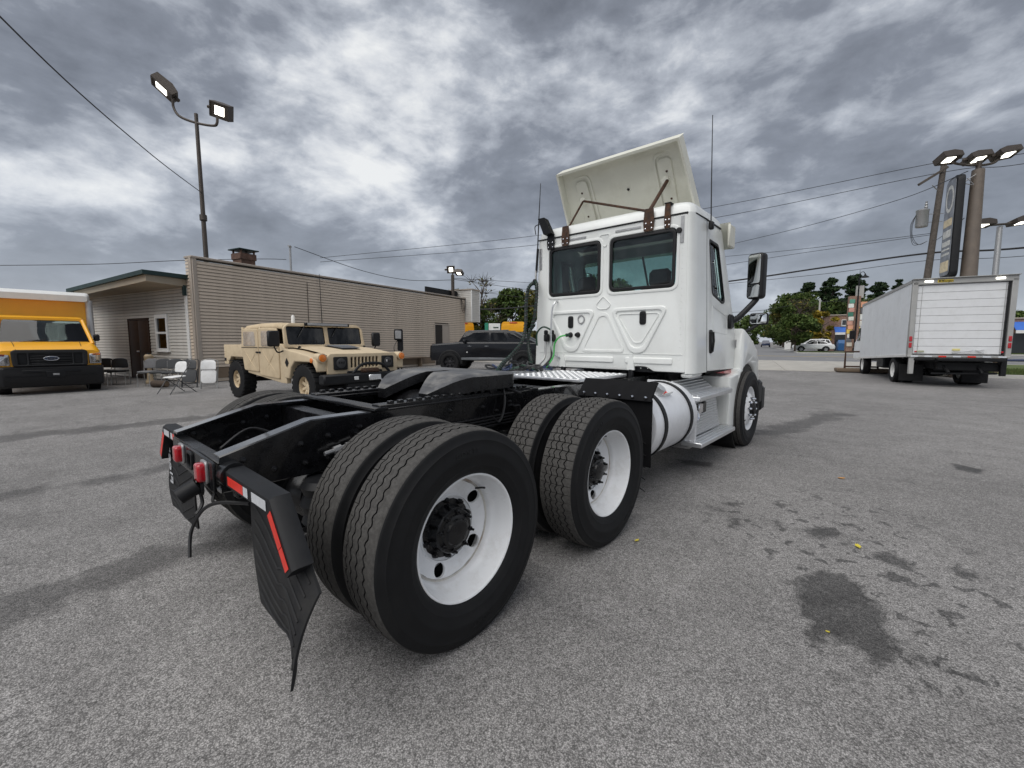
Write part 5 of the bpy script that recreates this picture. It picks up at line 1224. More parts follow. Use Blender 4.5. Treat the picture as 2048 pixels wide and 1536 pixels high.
# floor, cab underside, engine mass, interior
MB().box((0, 4.05, 1.10), (1.9, 1.42, .06)).build('cab_floor', SATIN, semi)
MB().box((0, 4.9, .86), (.8, 1.5, .42), ch=.05).build('engine_block', BLACK, semi); MB().box((0, 3.65, .88), (.76, 1.0, .26), ch=.04).build('gearbox', BLACK, semi)
for sd in (1, -1): MB().lathe([(0, -.07), (.06, -.07), (.075, 0), (.06, .07), (0, .07)], (.25 * sd, 3.42, 1.01), 'Z', 16).build('cab_air_bag', SATIN, semi)
MB().box((0, 4.62, 1.60), (1.9, .34, .34), ch=.06).build('dashboard', DASH, semi)
for sd in (1, -1):
    sb = MB().box((.50 * sd, 3.98, 1.42), (.50, .50, .14), ch=.05).box((.50 * sd, 3.74, 1.75), (.48, .13, .66), ch=.05).box((.50 * sd, 3.73, 2.16), (.26, .10, .20), ch=.04).build('seat', SEAT, semi)
MB().lathe([(.21, -.012), (.222, 0), (.21, .012), (.198, 0), (.21, -.012)], (0, 0, 0), 'Z', 28).build('steering_wheel', SATIN, semi).matrix_local = Matrix.Translation((-.5, 4.36, 1.80)) @ Matrix.Rotation(R(55), 4, 'X')
MB().box((0, 3.34, 1.52), (1.85, .02, .8)).build('inner_lining', DASH, semi); MB().box((0, 3.8, 2.71), (1.8, .85, .02)).build('headliner', DASH, semi)

# ---- roof deflector, braces, brackets
dz = Vector((0, -.45, .70)).normalized()               # from foot to top edge
def DF(a, b_, c):                                      # a across, b up the panel 0..1, c proud (forward/up)
    return Vector((a, 3.95 - .45 * b_, 2.90 + .70 * b_)) + Vector((0, .84, .54)) * c
df = MB()
hwid = lambda b_: .86 - .07 * b_
shell = lambda u_, v, c: DF((u_ * 2 - 1) * hwid(v), v, c + .05 * (1 - (2 * u_ - 1) ** 2))
df.grid(lambda u_, v: shell(u_, v, 0), 16, 12); df.grid(lambda u_, v: shell(u_, v, .02), 16, 12)
for s_ in (0, 1):
    df.grid(lambda a, b_: shell(s_, a, -.11 + .13 * b_), 12, 2); df.grid(lambda a, b_: DF(((s_ * 2 - 1)) * (hwid(a) - .025), a, -.11 + .13 * b_), 12, 2)
    df.grid(lambda a, b_: DF((s_ * 2 - 1) * (hwid(a) - .025 * b_), a, -.11), 12, 1)
df.grid(lambda a, b_: DF((a * 2 - 1) * hwid(1), 1., -.10 + .17 * b_ ), 12, 2); df.grid(lambda a, b_: DF((a * 2 - 1) * hwid(1), .965, -.10 + .15 * b_), 12, 2); df.grid(lambda a, b_: DF((a * 2 - 1) * hwid(1), .965 + .035 * b_, -.10), 12, 1)
DFO = df.build('roof_deflector', CREAM, semi)
for s_ in (-1, 1):
    fr2 = lambda a, b_, c: DF(s_ * (.54 + a), .5 + b_ / .83, c + .028)
    plate('deflector_rib', rrect(-.13, -.52, .13, .30, .10, 6), [rrect(-.10, -.50, .10, .27, .08, 6)], .016, .007, CREAM, fr2, DFO)
    plate('deflector_rib', rrect(-.075, -.50, .085, .24, .06, 6), [], .030, .012, CREAM, lambda a, b_, c: DF(s_ * (.54 + a), .5 + b_ / .83, c + .018), DFO, 3)
    for b_ in (.25, .62): MB().lathe([(0, 0), (.012, 0), (.014, .01)], tuple(DF(s_ * .56, b_, -.002)), 'Y', 10).build('hole_plug', RUST, DFO)
    MB().lathe([(0, -.04), (.04, -.03), (.055, .0), (.05, .05)], tuple(DF(s_ * .55 - .02, .50, .0)), 'Y', 14).build('brace_boss', CREAM, DFO)
MB().lathe([(0, 0), (.014, 0), (.014, .02)], tuple(DF(.05, .50, .03)), 'Y', 10).build('drain_hole', SATIN, DFO)
pL, pR = DF(-.56, .50, -.03), DF(.56, .50, -.03)
MB().tube([pL, (-.545, 3.30, 2.77)], .013, 8).build('brace', RUST, DFO); MB().tube([pR, (.52, 3.31, 2.80)], .020, 8).build('brace', RUST, DFO); MB().tube([pL + Vector((.02, -.01, 0)), (.50, 3.32, 2.83)], .014, 8).build('brace', RUST, DFO)
def bracket(x, z0_, z1_, w_, name, mt, lean=0.):
    ob = plate(name, roundpoly([(x - w_ * .42, z0_), (x + w_ * .42, z0_), (x + w_ * .5, z0_ + .09), (x + w_ * .40, z1_), (x - w_ * .40, z1_), (x - w_ * .5, z0_ + .09)], .012, 2), [], .012, .003, mt, lambda a, b_, c: Vector((a, 3.281 + c + lean * max(0, b_ - 2.73), b_)), semi)
    BTM = MB().lathe([(.008, 0), (.008, .004), (0, .006)], axis='Y', n=8, sgn=-1).mesh('bolt', CHROME)
    for (dx, dz_) in ((-.28, .03), (.28, .03), (-.25, .085), (.25, .085)): link('bolt', BTM, ob, loc=(x + dx * w_, 3.276, z0_ + dz_))
    return ob
bracket(-.54, 2.60, 2.84, .115, 'brace_bracket', RUST); bracket(.545, 2.60, 2.84, .125, 'brace_bracket', RUST); bracket(.75, 2.60, 2.85, .07, 'side_bracket', RUST)
bb = MB().box((.75, 3.33, 2.855), (.07, .12, .014), ch=.004).build('bracket_hook', SATIN, semi)
bl_ = bracket(-.765, 2.585, 2.78, .12, 'side_bracket', SATIN)
MB().add([(-.825, 3.287, 2.76), (-.705, 3.287, 2.76), (-.80, 3.27, 2.96), (-.90, 3.27, 2.96), (-.825, 3.20, 2.77), (-.705, 3.20, 2.77), (-.80, 3.18, 2.97), (-.90, 3.18, 2.97)], [(0, 1, 2, 3), (7, 6, 5, 4), (0, 4, 5, 1), (1, 5, 6, 2), (2, 6, 7, 3), (3, 7, 4, 0)]).build('bracket_wing', SATIN, bl_, smooth=False)

# ---- antennas, hoses, cables on the back of the cab
aR = MB().tube([(1.045, 3.74, 2.70), (1.035, 3.73, 3.1), (1.02, 3.72, 3.80)], [.007, .006, .004], 6).build('antenna', HOSE, semi)
MB().box((1.05, 3.74, 2.665), (.05, .06, .085), ch=.012).build('antenna_mount', PLASTIC, aR)
aL = MB().tube([(-.975, 3.27, 2.50), (-.955, 3.27, 2.95), (-.935, 3.28, 3.44)], [.009, .008, .004], 6).build('antenna', HOSE, semi)
MB().tube([(-.985, 3.265, 2.32), (-.965, 3.27, 2.62)], .016, 8).build('antenna_base', SATIN, aL)
MB().tube(smooth_path([(-.94, 3.28, 2.93), (-.99, 3.24, 2.90), (-.985, 3.25, 2.80)], 5), .006, 6).build('antenna_lead', HOSE, semi)
SPR = MB(); hel = []
for k in range(120):
    a = k * .9; hel.append((-.985 + .012 * math.cos(a), 3.255 + .012 * math.sin(a), 2.34 - k * .0012))
SPR.tube(hel, .003, 4).tube([(-.985, 3.255, 2.35), (-.99, 3.25, 2.19)], .006, 6).build('hose_spring', STEEL, semi)
def wrapped(path, r, mat, mat2, name, turns=1.0):
    p = smooth_path(path, 14); o = MB().tube(p, r, 8).build(name, mat, semi)
    h_ = []
    for i in range(len(p)):
        tn = (p[min(i + 1, len(p) - 1)] - p[max(i - 1, 0)]).normalized(); u1 = tn.orthogonal().normalized(); u2 = tn.cross(u1)
        for q in range(3):
            a = (i * 3 + q) * .8 * turns
            nxt = p[min(i + 1, len(p) - 1)]; c = p[i].lerp(nxt, q / 3)
            h_.append(c + (u1 * math.cos(a) + u2 * math.sin(a)) * r * 1.05)
    MB().tube(h_, r * .30, 4).build('spiral_wrap', mat2, o); return o
top_ = (-.985, 3.24, 2.20)
wrapped([top_, (-1.06, 3.20, 2.12), (-1.07, 3.16, 1.92), (-1.03, 3.10, 1.62), (-.98, 2.98, 1.42), (-.93, 2.72, 1.25), (-.70, 2.30, 1.16), (-.52, 2.02, 1.09)], .021, HOSE, DGREEN, 'air_hose')
wrapped([top_, (-.935, 3.21, 2.13), (-.925, 3.19, 1.92), (-.95, 3.16, 1.66), (-1.00, 3.12, 1.47), (-.95, 3.08, 1.28), (-.85, 3.0, 1.15), (-.80, 2.86, 1.10)], .021, HOSE, DGREEN, 'air_hose')
MB().box((-.988, 3.235, 2.19), (.05, .05, .08), ch=.015).build('hose_clamp', SATIN, semi)
for k, x in enumerate((-.80, -.70)):
    gh = MB().box((x, 3.255, 1.46), (.055, .08, .10), ch=.015).box((x, 3.24, 1.53), (.045, .05, .06), ch=.012).build('gladhand', SATIN, semi)
    MB().tube(smooth_path([(x, 3.24, 1.42), (x, 3.23, 1.34), (x + .01, 3.20, 1.20), (x, 3.05, 1.09)], 5), .014, 8).build('coupling_hose', HOSE if k else STEEL, gh)
MB().tube(smooth_path([(-.455, 3.25, 1.495), (-.56, 3.21, 1.47), (-.63, 3.20, 1.38), (-.65, 3.20, 1.22), (-.70, 3.12, 1.08)], 7), .010, 8).build('green_cable', GREEN, semi)
MB().tube([(-.455, 3.262, 1.495), (-.475, 3.225, 1.49)], .022, 10).build('green_plug', DGREEN, semi)
MB().tube(smooth_path([(-.70, 3.22, 1.56), (-.80, 3.18, 1.60), (-.90, 3.18, 1.52), (-.90, 3.18, 1.36)], 6), .011, 8).build('green_cable', DGREEN, semi)
for k in range(9):          # tangle of hoses on the deck
    c = Vector((-.62 + random.uniform(-.25, .15), 2.55 + random.uniform(-.3, .35), 1.075)); rr_ = random.uniform(.10, .22)
    pth = [c + Vector((rr_ * math.cos(a) * random.uniform(.85, 1.1), rr_ * math.sin(a) * random.uniform(.85, 1.1), .03 * math.sin(a * 2 + k) + .008 * k)) for a in np.linspace(0, random.uniform(4, 7), 9)]
    MB().tube(smooth_path(pth, 5), .012, 7).build('coiled_hose', [HOSE, HOSE, BLUE, DGREEN, HOSE, HOSE, BLUE, HOSE, HOSE][k], semi)
MB().box((-.62, 2.6, 1.045), (.34, .9, .03), ch=.006).build('hose_tray', ALU, semi)
# ================================================================== OTHER VEHICLES
def simple_tyre(Rr, rb, hw, lugs=0):
    m = MB(); m.lathe([(rb, -hw * .8), (rb + .02, -hw * .95), ((Rr + rb) / 2, -hw * 1.02), (Rr * .95, -hw * .95), (Rr * .99, -hw * .78), (Rr, -hw * .4), (Rr, hw * .4), (Rr * .99, hw * .78), (Rr * .95, hw * .95), ((Rr + rb) / 2, hw * 1.02), (rb + .02, hw * .95), (rb, hw * .8)], axis='Y', n=44)
    for k in range(lugs):
        a = 2 * math.pi * k / lugs
        for s_ in (-1, 1):
            aa = a + (.5 * 2 * math.pi / lugs if s_ > 0 else 0); M = Matrix.Rotation(-aa, 3, 'Y')
            m.box(M @ Vector((Rr + .004, s_ * hw * .52, 0)), (.022, hw * .82, Rr * 2 * math.pi / lugs * .52), rot=M)
    return m.mesh('tyre', SIDEWALL)
def rim_mesh(r, hw, mat, spokes=8, hole=.35, dish=.03):
    """rim facing +Y with real spoke gaps"""
    m = MB(); m.lathe([(r, hw * .78), (r * 1.01, hw * .84), (r * .96, hw * .84), (r * .92, hw * .6), (r * .90, hw * .2), (r * .90, -hw * .7)], axis='Y', n=40)
    m.lathe([(0, hw * .62 - dish), (r * .22, hw * .62 - dish), (r * .30, hw * .55 - dish), (r * .34, hw * .4)], axis='Y', n=24)
    for k in range(spokes):
        a = 2 * math.pi * k / spokes; M = Matrix.Rotation(-a, 3, 'Y'); m.box(M @ Vector((r * .62, hw * .5 - dish, 0)), (r * .66, .03, r * 2.2 / spokes), ch=.008, rot=M)
    m.lathe([(0, -hw * .1), (r * .9, -hw * .1)], axis='Y', n=24)
    return m.mesh('wheel', mat)
DARKRIM = pm('black_rim', (.02, .02, .022), .35, .3, var=.1)
SILVRIM = pm('silver_rim', (.5, .5, .52), .3, .7, var=.1)
def put_wheels(t, spots, rim, tyre, z_):
    """spots: (x, y, side) with side +1 = left (+Y)"""
    for (x, y, s_) in spots:
        w = link('wheel', rim, t, loc=(x, y, z_), rot=(0, random.uniform(0, 2), 0 if s_ > 0 else math.pi)); link('tyre', tyre, w)
def SP(yc, s_=1): return lambda a, b_, c: Vector((a, yc + s_ * c, b_))
XY = lambda y0, y1: (lambda a, b_, t: (a, y0 + (y1 - y0) * t, b_))

# ---------------------------------------------------------------- tan military 4x4
TAN = pm('desert_tan_paint', (.60, .485, .325), .68, var=.05, vs=3., dirt=(.38, .28, .18), dscale=4., damt=.4)
CANV = pm('tan_canvas', (.57, .455, .30), .9, var=.07, vs=4., dirt=(.33, .24, .15), dscale=3., damt=.45, bump=.15, bs=70.)
VINYL = pm('clear_vinyl', (.42, .36, .30), .25, var=.25, vs=5., dirt=(.2, .17, .14), dscale=6., damt=.6, coat=.3)
hm = thing('military_truck', 'desert tan military four wheel drive truck with soft doors and black winch bumper', 'truck', (-9.83, 3.30, 0), R(4.5))
# side body panels (right side faces the semi): with wheel arches cut out
def arch(cx, r, z0): return [(cx + r * .96, z0), (cx + r * .90, z0 + r * .62), (cx + r * .52, z0 + r * .92), (cx - r * .52, z0 + r * .92), (cx - r * .90, z0 + r * .62), (cx - r * .96, z0)]
sidep = [(-.78, .83), (-.78, 1.33), (.18, 1.33), (.30, 1.36), (2.30, 1.36), (2.36, 1.33), (2.52, 1.20), (2.52, .50), (2.30, .50), (.62, .66), (.57, .80)] + [(.52, .88), (.40, 1.03), (-.36, 1.03), (-.50, .90), (-.54, .83)]
for s_ in (1, -1):
    plate('body_side', sidep, [], .10, .012, TAN, SP(.98 * s_), hm)
    # doors: front and rear soft doors
    for (x0, x1, z0, nm) in ((.36, 1.27, .72, 'r'), (1.30, 2.26, .63, 'f')):
        dr = plate('soft_door', roundpoly([(x0 + (.0 if nm == 'f' else .12), z0), (x1 - 0, z0 - (.05 if nm == 'f' else .02)), (x1, 1.30), (x1 - (.08 if nm == 'f' else 0), 1.70), (x0 + (0 if nm == 'f' else .06), 1.72), (x0, 1.25)], .06, 4), [], .05, .018, CANV, SP(1.045 * s_ - .012 * s_), hm, 3)
        plate('door_window', roundpoly([(x0 + .14, 1.30), (x1 - .12, 1.30), (x1 - .16, 1.64), (x0 + .16, 1.65)], .05, 4), [], .012, .004, VINYL, SP(1.058 * s_), dr)
        MB().box((x0 + .06 if nm == 'f' else x1 - .05, 1.065 * s_, 1.16), (.10, .03, .04), ch=.01).build('latch', SATIN, dr)
        MB().tube(smooth_path([(x0 + .16, 1.050 * s_, 1.22), (x0 + .42, 1.056 * s_, 1.0), (x0 + .78, 1.050 * s_, .74)], 5), .012, 6).tube(smooth_path([(x0 + .80, 1.050 * s_, 1.20), (x0 + .62, 1.056 * s_, 1.02), (x0 + .34, 1.050 * s_, .80)], 5), .010, 6).build('canvas_fold', CANV, dr)
        MB().tube([(x0 + .02, 1.06 * s_, 1.27), (x1 - .02, 1.06 * s_, 1.27)], .008, 5).build('piping', SATIN, dr)
    # front fender and hood flank with arch
    fnd = [(2.50, .62), (2.50, 1.25), (2.95, 1.21), (3.50, 1.13), (3.78, 1.06), (3.84, .98), (3.84, .82), (3.80, .80)] + [(3.78, .86), (3.66, .99), (2.96, .99), (2.80, .86), (2.72, .62)]
    plate('front_fender', fnd, [], .34, .03, TAN, SP(.90 * s_), hm, 3)
    MB().box((-.30, 1.02 * s_, .93), (.50, .02, .02)).build('arch_lip', SATIN, hm)
    MB().box((-.7, 1.035 * s_, .95), (.10, .02, .08), ch=.01).build('side_marker', SATIN, hm)
    # lamps
    hl = MB().lathe([(.135, .02), (.125, -.02), (.115, -.02), (.0, .01)], (0, 0, 0), 'X', 20).mesh('h', PLASTIC)
    bz = plate('headlight', rrect(-.155, -.135, .155, .135, .03, 4), [], .05, .012, PLASTIC, lambda a, b_, c: Vector((3.885 + c, .58 * s_ + a, .965 + b_)), hm)
    MB().lathe([(.105, 0), (.10, .012), (.06, .02), (0, .022)], (3.912, .58 * s_, .965), 'X', 22).build('lens', DASH, bz)
    for k in range(3): MB().box((3.935, .58 * s_ - .05 + .05 * k, .965 + .02), (.012, .034, .05), ch=.005).build('led_cell', pm('led_dark', (.5, .5, .5), .2) if k == 0 and s_ == 1 else PLASTIC, bz)
    pod = MB().tube([(3.68, .97 * s_, 1.09), (3.90, .97 * s_, 1.08)], [.085, .095], 18).build('signal_pod', TAN, hm)
    MB().lathe([(.075, 0), (.07, .02), (0, .03)], (3.90, .97 * s_, 1.08), 'X', 18).build('amber_lens', AMBER, pod)
    MB().lathe([(.05, 0), (.045, .015), (0, .02)], (3.66, 1.072 * s_, 1.03), 'Y', 14, sgn=s_).build('side_amber', AMBER, hm)
    for sx0 in (2.75,): MB().tube([(2.70, .80 * s_, 1.30), (2.56, .86 * s_, 1.10)], .03, 6).build('hood_latch', SATIN, hm)
    # mirrors
    mm = MB().tube(smooth_path([(2.42, 1.0 * s_, 1.22), (2.50, 1.18 * s_, 1.18), (2.52, 1.26 * s_, 1.30)], 5), .016, 6).build('mirror_arm', SATIN, hm)
    MB().box((2.52, 1.27 * s_, 1.47), (.08, .25, .34), ch=.03).build('mirror_head', PLASTIC, mm)
    MB().prism([(2.62, .96), (2.70, 1.06), (2.78, .96), (2.70, .86)], lambda a, b_, t: (a - .05, s_ * (1.072 + .006 * t), b_)).build('side_badge', SATIN, hm)
# tub, floor, bed
MB().box((.9, 0, .72), (3.2, 1.84, .2), ch=.03).build('floor_pan', SATIN, hm)
MB().box((-.76, 0, 1.08), (.05, 1.86, .50), ch=.01).build('tailgate', TAN, hm)
MB().box((-.25, 0, 1.00), (1.0, 1.84, .05)).build('bed_floor', TAN, hm)
MB().box((.28, 0, 1.3), (.06, 1.86, .9), ch=.02).build('rear_curtain', CANV, hm)
MB().box((3.1, 0, .66), (1.6, .9, .3), ch=.03).build('engine_bay', SATIN, hm)
# hood with sunk vent
def hoodf(u_, v):
    y = (v - .5) * 1.66; x = 2.42 + 1.42 * u_; z_ = 1.315 - .15 * u_ ** 1.6 - .035 * (abs(v - .5) * 2) ** 3
    return (x, y, z_)
MB().grid(hoodf, 20, 16).build('hood', TAN, hm)
MB().add([(3.82, -.83, 1.135), (3.82, .83, 1.135), (3.84, .83, .80), (3.84, -.83, .80)], [(0, 1, 2, 3)]).build('nose_core', SATIN, hm, smooth=False)
slots = [rrect(-.30 + .088 * k - .027, .86, -.30 + .088 * k + .027, 1.085, .026, 4) for k in range(8)]
slots = [[(a - .008, b_) for a, b_ in s__] for s__ in slots]
plate('nose_panel', roundpoly([(-.86, .74), (.86, .74), (.86, 1.10), (.80, 1.165), (-.80, 1.165), (-.86, 1.10)], .03, 3), slots, .06, .014, TAN, lambda a, b_, c: Vector((3.85 + c, a, b_)), hm)
vt = MB().add([hoodf(.22, .32), hoodf(.22, .68), hoodf(.70, .63), hoodf(.70, .37)], [(0, 1, 2, 3)]); vt.v = [(x, y, z_ + .012) for x, y, z_ in vt.v]; vto = vt.build('hood_vent', SATIN, hm, smooth=False)
for k in range(8):
    u0 = .27 + k * .055; p0, p1 = hoodf(u0, .335), hoodf(u0, .665); MB().box(((p0[0]), 0, p0[2] + .034), (.035, abs(p1[1] - p0[1]) * (1 - k * .02), .008), rot=(0, R(-14), 0)).build('vent_slat', STEEL, vto)
for y in (-.42, .42): MB().tube([(2.62, y - .05, 1.37), (2.62, y - .05, 1.43), (2.62, y + .05, 1.43), (2.62, y + .05, 1.37)], .012, 6).build('lift_ring', SATIN, hm)
# windshield frame, panes, canvas roof
wsf = lambda a, b_, c: Vector((2.42 - b_ * .20 + c, a, 1.27 + b_))
wf_ = plate('windshield_frame', roundpoly([(-1.0, 0), (1.0, 0), (.98, .45), (.84, .55), (-.84, .55), (-.98, .45)], .05, 4), [rrect(-.92, .07, -.045, .475, .05, 4), rrect(.045, .07, .92, .475, .05, 4)], .06, .012, TAN, wsf, hm)
for y in (-.482, .482): plate('pane', rrect(y - .45, .05, y + .45, .49, .05, 4), [], .006, .001, GLASS_DARK, wsf, wf_)
for y in (-.5, .3): MB().tube([wsf(y, .50, .05), wsf(y - .18, .24, .045)], .008, 5).build('wiper', PLASTIC, wf_)
lb = MB().box((2.42, .02, 1.80), (.07, 1.10, .075), ch=.012).build('light_bar', SATIN, hm); MB().box((2.458, .02, 1.80), (.01, 1.0, .05), ch=.003).build('lens', STEEL, lb)
secs = []
for (x, w_, zt) in ((.18, .90, 1.40), (.26, .93, 1.70), (.42, .94, 1.80), (1.2, .95, 1.835), (2.05, .95, 1.83), (2.26, .93, 1.81), (2.31, .88, 1.78)):
    secs.append([(x, a, b_) for a, b_ in roundpoly([(-w_ - .05, 1.36 if x < .3 else zt - .14), (w_ + .05, 1.36 if x < .3 else zt - .14), (w_, zt), (-w_, zt)], .09, 4)])
MB().loft(secs).build('soft_top', CANV, hm)
for s_ in (1, -1):
    for x in (1.285, .33): MB().box((x, .99 * s_, 1.55), (.06, .05, .42), ch=.01).build('roof_post', TAN, hm)
MB().tube([(1.25, -.2, 1.83), (1.25, -.2, 2.02), (1.25, -.2, 2.06)], [.045, .042, .02], 10).build('roof_breather', TRIMW, hm)
# bumper, bull bar, winch
bm_ = MB().box((4.08, 0, .66), (.22, 2.24, .20), ch=.03).box((4.08, 0, .50), (.16, 1.2, .16), ch=.03).build('winch_bumper', SATIN, hm)
MB().tube(smooth_path([(4.12, -.45, .76), (4.12, -.30, .90), (4.12, -.15, .95), (4.12, .15, .95), (4.12, .30, .90), (4.12, .45, .76)], 5), .03, 8).build('bull_bar', SATIN, bm_)
for k in range(5): MB().tube([(4.12, -.14 + .07 * k - .02, .955), (4.12, -.14 + .07 * k + .02, .94)], .032, 6).build('bar_grip', PLASTIC, bm_)
MB().box((4.20, .02, .66), (.03, .30, .12), ch=.015).build('fairlead', ALU, bm_); MB().tube([(4.24, .14, .62), (4.25, .17, .54), (4.24, .19, .50)], .02, 6).build('winch_hook', CHROME, bm_)
MB().box((4.06, .0, .80), (.16, .4, .10), ch=.03).build('winch_drum', RUST, bm_)
for y in (-.42, .72): MB().box((4.195, y, .665), (.014, .10, .07), ch=.006).build('marker_light', TRIMW, bm_)
MB().box((3.4, 0, .42), (.14, 1.7, .12), ch=.03).build('front_axle', SATIN, hm); MB().box((0, 0, .45), (.14, 1.7, .12), ch=.03).build('rear_axle', SATIN, hm)
TT = simple_tyre(.47, .215, .155, 26)
TRIM_ = rim_mesh(.225, .15, TAN, 8, dish=.02)
put_wheels(hm, [(0, -.93, -1), (0, .93, 1), (3.3, -.93, -1), (3.3, .93, 1)], TRIM_, TT, .47)
MB().tube([(.9, .75, 1.83), (.86, .75, 3.2)], [.012, .006], 5).build('whip_antenna', SATIN, hm)
# speaker-like box on a stand beyond the hood
t = thing('light_stand', 'small black floodlight on a stand between the tan truck and the siding wall', 'floodlight', (-9.0, 6.6, 0), R(-40))
MB().tube([(0, 0, 0), (0, 0, 1.35)], .025, 8).build('pole', SATIN, t); MB().box((.02, -.02, 1.30), (.20, .16, .36), ch=.02).build('battery_box', SATIN, t)
lh = MB().box((.12, -.06, 1.62), (.18, .26, .34), ch=.03).build('lamp_body', SATIN, t); MB().box((.215, -.06, 1.62), (.01, .18, .24), ch=.01).build('lamp_face', STEEL, lh)
MB().tube(smooth_path([(.1, -.1, 1.45), (.2, -.2, 1.2), (.1, -.1, .9)], 5), .01, 5).build('cable', HOSE, t)
for k in range(3): MB().tube([(0, 0, .3), (.35 * math.cos(k * 2.09), .35 * math.sin(k * 2.09), .0)], .015, 6).build('leg', SATIN, t)

# ---------------------------------------------------------------- generic passenger car / pickup builder
def car(name, label, cat, loc, rz, L, prof, hw, roof, rhw, paint, wheels, rr, wins, glassm=GLASS_DARK, rim=None, tyre=None, group=None, gtaper=.82, wtrk=None):
    t = thing(name, label, cat, loc, rz, group)
    plate('body', prof, [], hw * 2, .09, paint, SP(0), t, 3)
    def gr(a, b_, c):
        z0 = min(p[1] for p in roof); z1 = max(p[1] for p in roof); k = (b_ - z0) / (z1 - z0)
        return Vector((a, c * (1 - (1 - gtaper) * k), b_))
    g = plate('greenhouse', roof, [], rhw * 2, .05, paint, gr, t, 3)
    for s_ in (1, -1):
        for w_ in wins:
            plate('side_window', roundpoly(w_, .03, 3), [], .012, .003, glassm, lambda a, b_, c: Vector((a, s_ * (gr(a, b_, rhw).y + .002 + c), b_)), g)
    wy = wtrk or hw - .02
    put_wheels(t, [(x, s_ * wy, s_) for x in wheels for s_ in (1, -1)], rim, tyre, rr)
    for x in wheels:
        for s_ in (1, -1):
            pts = arc(x, rr, rr * 1.28, R(-8), R(188), 18) + arc(x, rr, rr * 1.10, R(188), R(-8), 18)
            plate('wheel_arch', pts, [], .06, .012, PLASTIC, SP(s_ * (hw - .012)), t)
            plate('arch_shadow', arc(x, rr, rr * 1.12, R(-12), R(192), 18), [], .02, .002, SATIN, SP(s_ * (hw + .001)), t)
    return t
# black electric pickup
BLKP = pm('gloss_black_paint', (.006, .0065, .009), .2, var=.1, coat=.2, spec=.35)
SILVT = pm('grey_trim', (.18, .19, .20), .35, .5, var=.1)
PT = simple_tyre(.45, .29, .15, 24); PR = rim_mesh(.295, .14, DARKRIM, 7)
bp_ = car('black_pickup', 'glossy black electric pickup truck parked by the siding building', 'pickup', (-10.42, 14.50, 0), R(211), 5.5,
          [(-1.02, .55), (-1.05, 1.05), (-1.02, 1.36), (.3, 1.40), (3.0, 1.40), (3.25, 1.37), (4.30, 1.30), (4.42, 1.20), (4.45, .70), (4.38, .52)], 1.02,
          [(-.55, 1.36), (.42, 1.86), (.85, 1.92), (2.3, 1.92), (2.72, 1.88), (3.08, 1.38)], .94, BLKP, (0, 3.44), .45,
          [[(2.98, 1.44), (2.70, 1.83), (1.62, 1.84), (1.62, 1.44)], [(1.52, 1.44), (1.52, 1.84), (.95, 1.84), (.78, 1.58), (.78, 1.44)], [(.64, 1.58), (.80, 1.81), (.52, 1.79), (.05, 1.52)]], rim=PR, tyre=PT, gtaper=.92)
for s_ in (1, -1):
    for x in (1.57, 2.95): MB().tube([(x, 1.012 * s_, .72), (x, 1.018 * s_, 1.34)], .005, 4).build('door_gap', SATIN, bp_)
    MB().box((2.72, 1.08 * s_, 1.42), (.14, .20, .17), ch=.04).build('mirror', BLKP, bp_)
    for x in (1.75, 2.55): MB().box((x - .05, 1.03 * s_, 1.20), (.20, .03, .035), ch=.01).build('door_handle', SILVT, bp_)
    MB().box((1.7, 1.02 * s_, .62), (2.4, .06, .12), ch=.02).build('rocker', SILVT, bp_)
    MB().tube([(-.55, .93 * s_, 1.37), (.42, .90 * s_, 1.85)], .035, 6).build('sail_pillar', SILVT, bp_)
    MB().tube([(2.6, .84 * s_, 1.90), (.7, .84 * s_, 1.925)], .02, 6).build('roof_rail', SILVT, bp_)
    text('door_emblem', 'H', .10, TRIMW, (lambda sg_: lambda a, b_, c: Vector((2.62 - sg_ * a * -1 * 1., sg_ * (1.034 + c), .92 + b_)))(s_), bp_, bold=True)
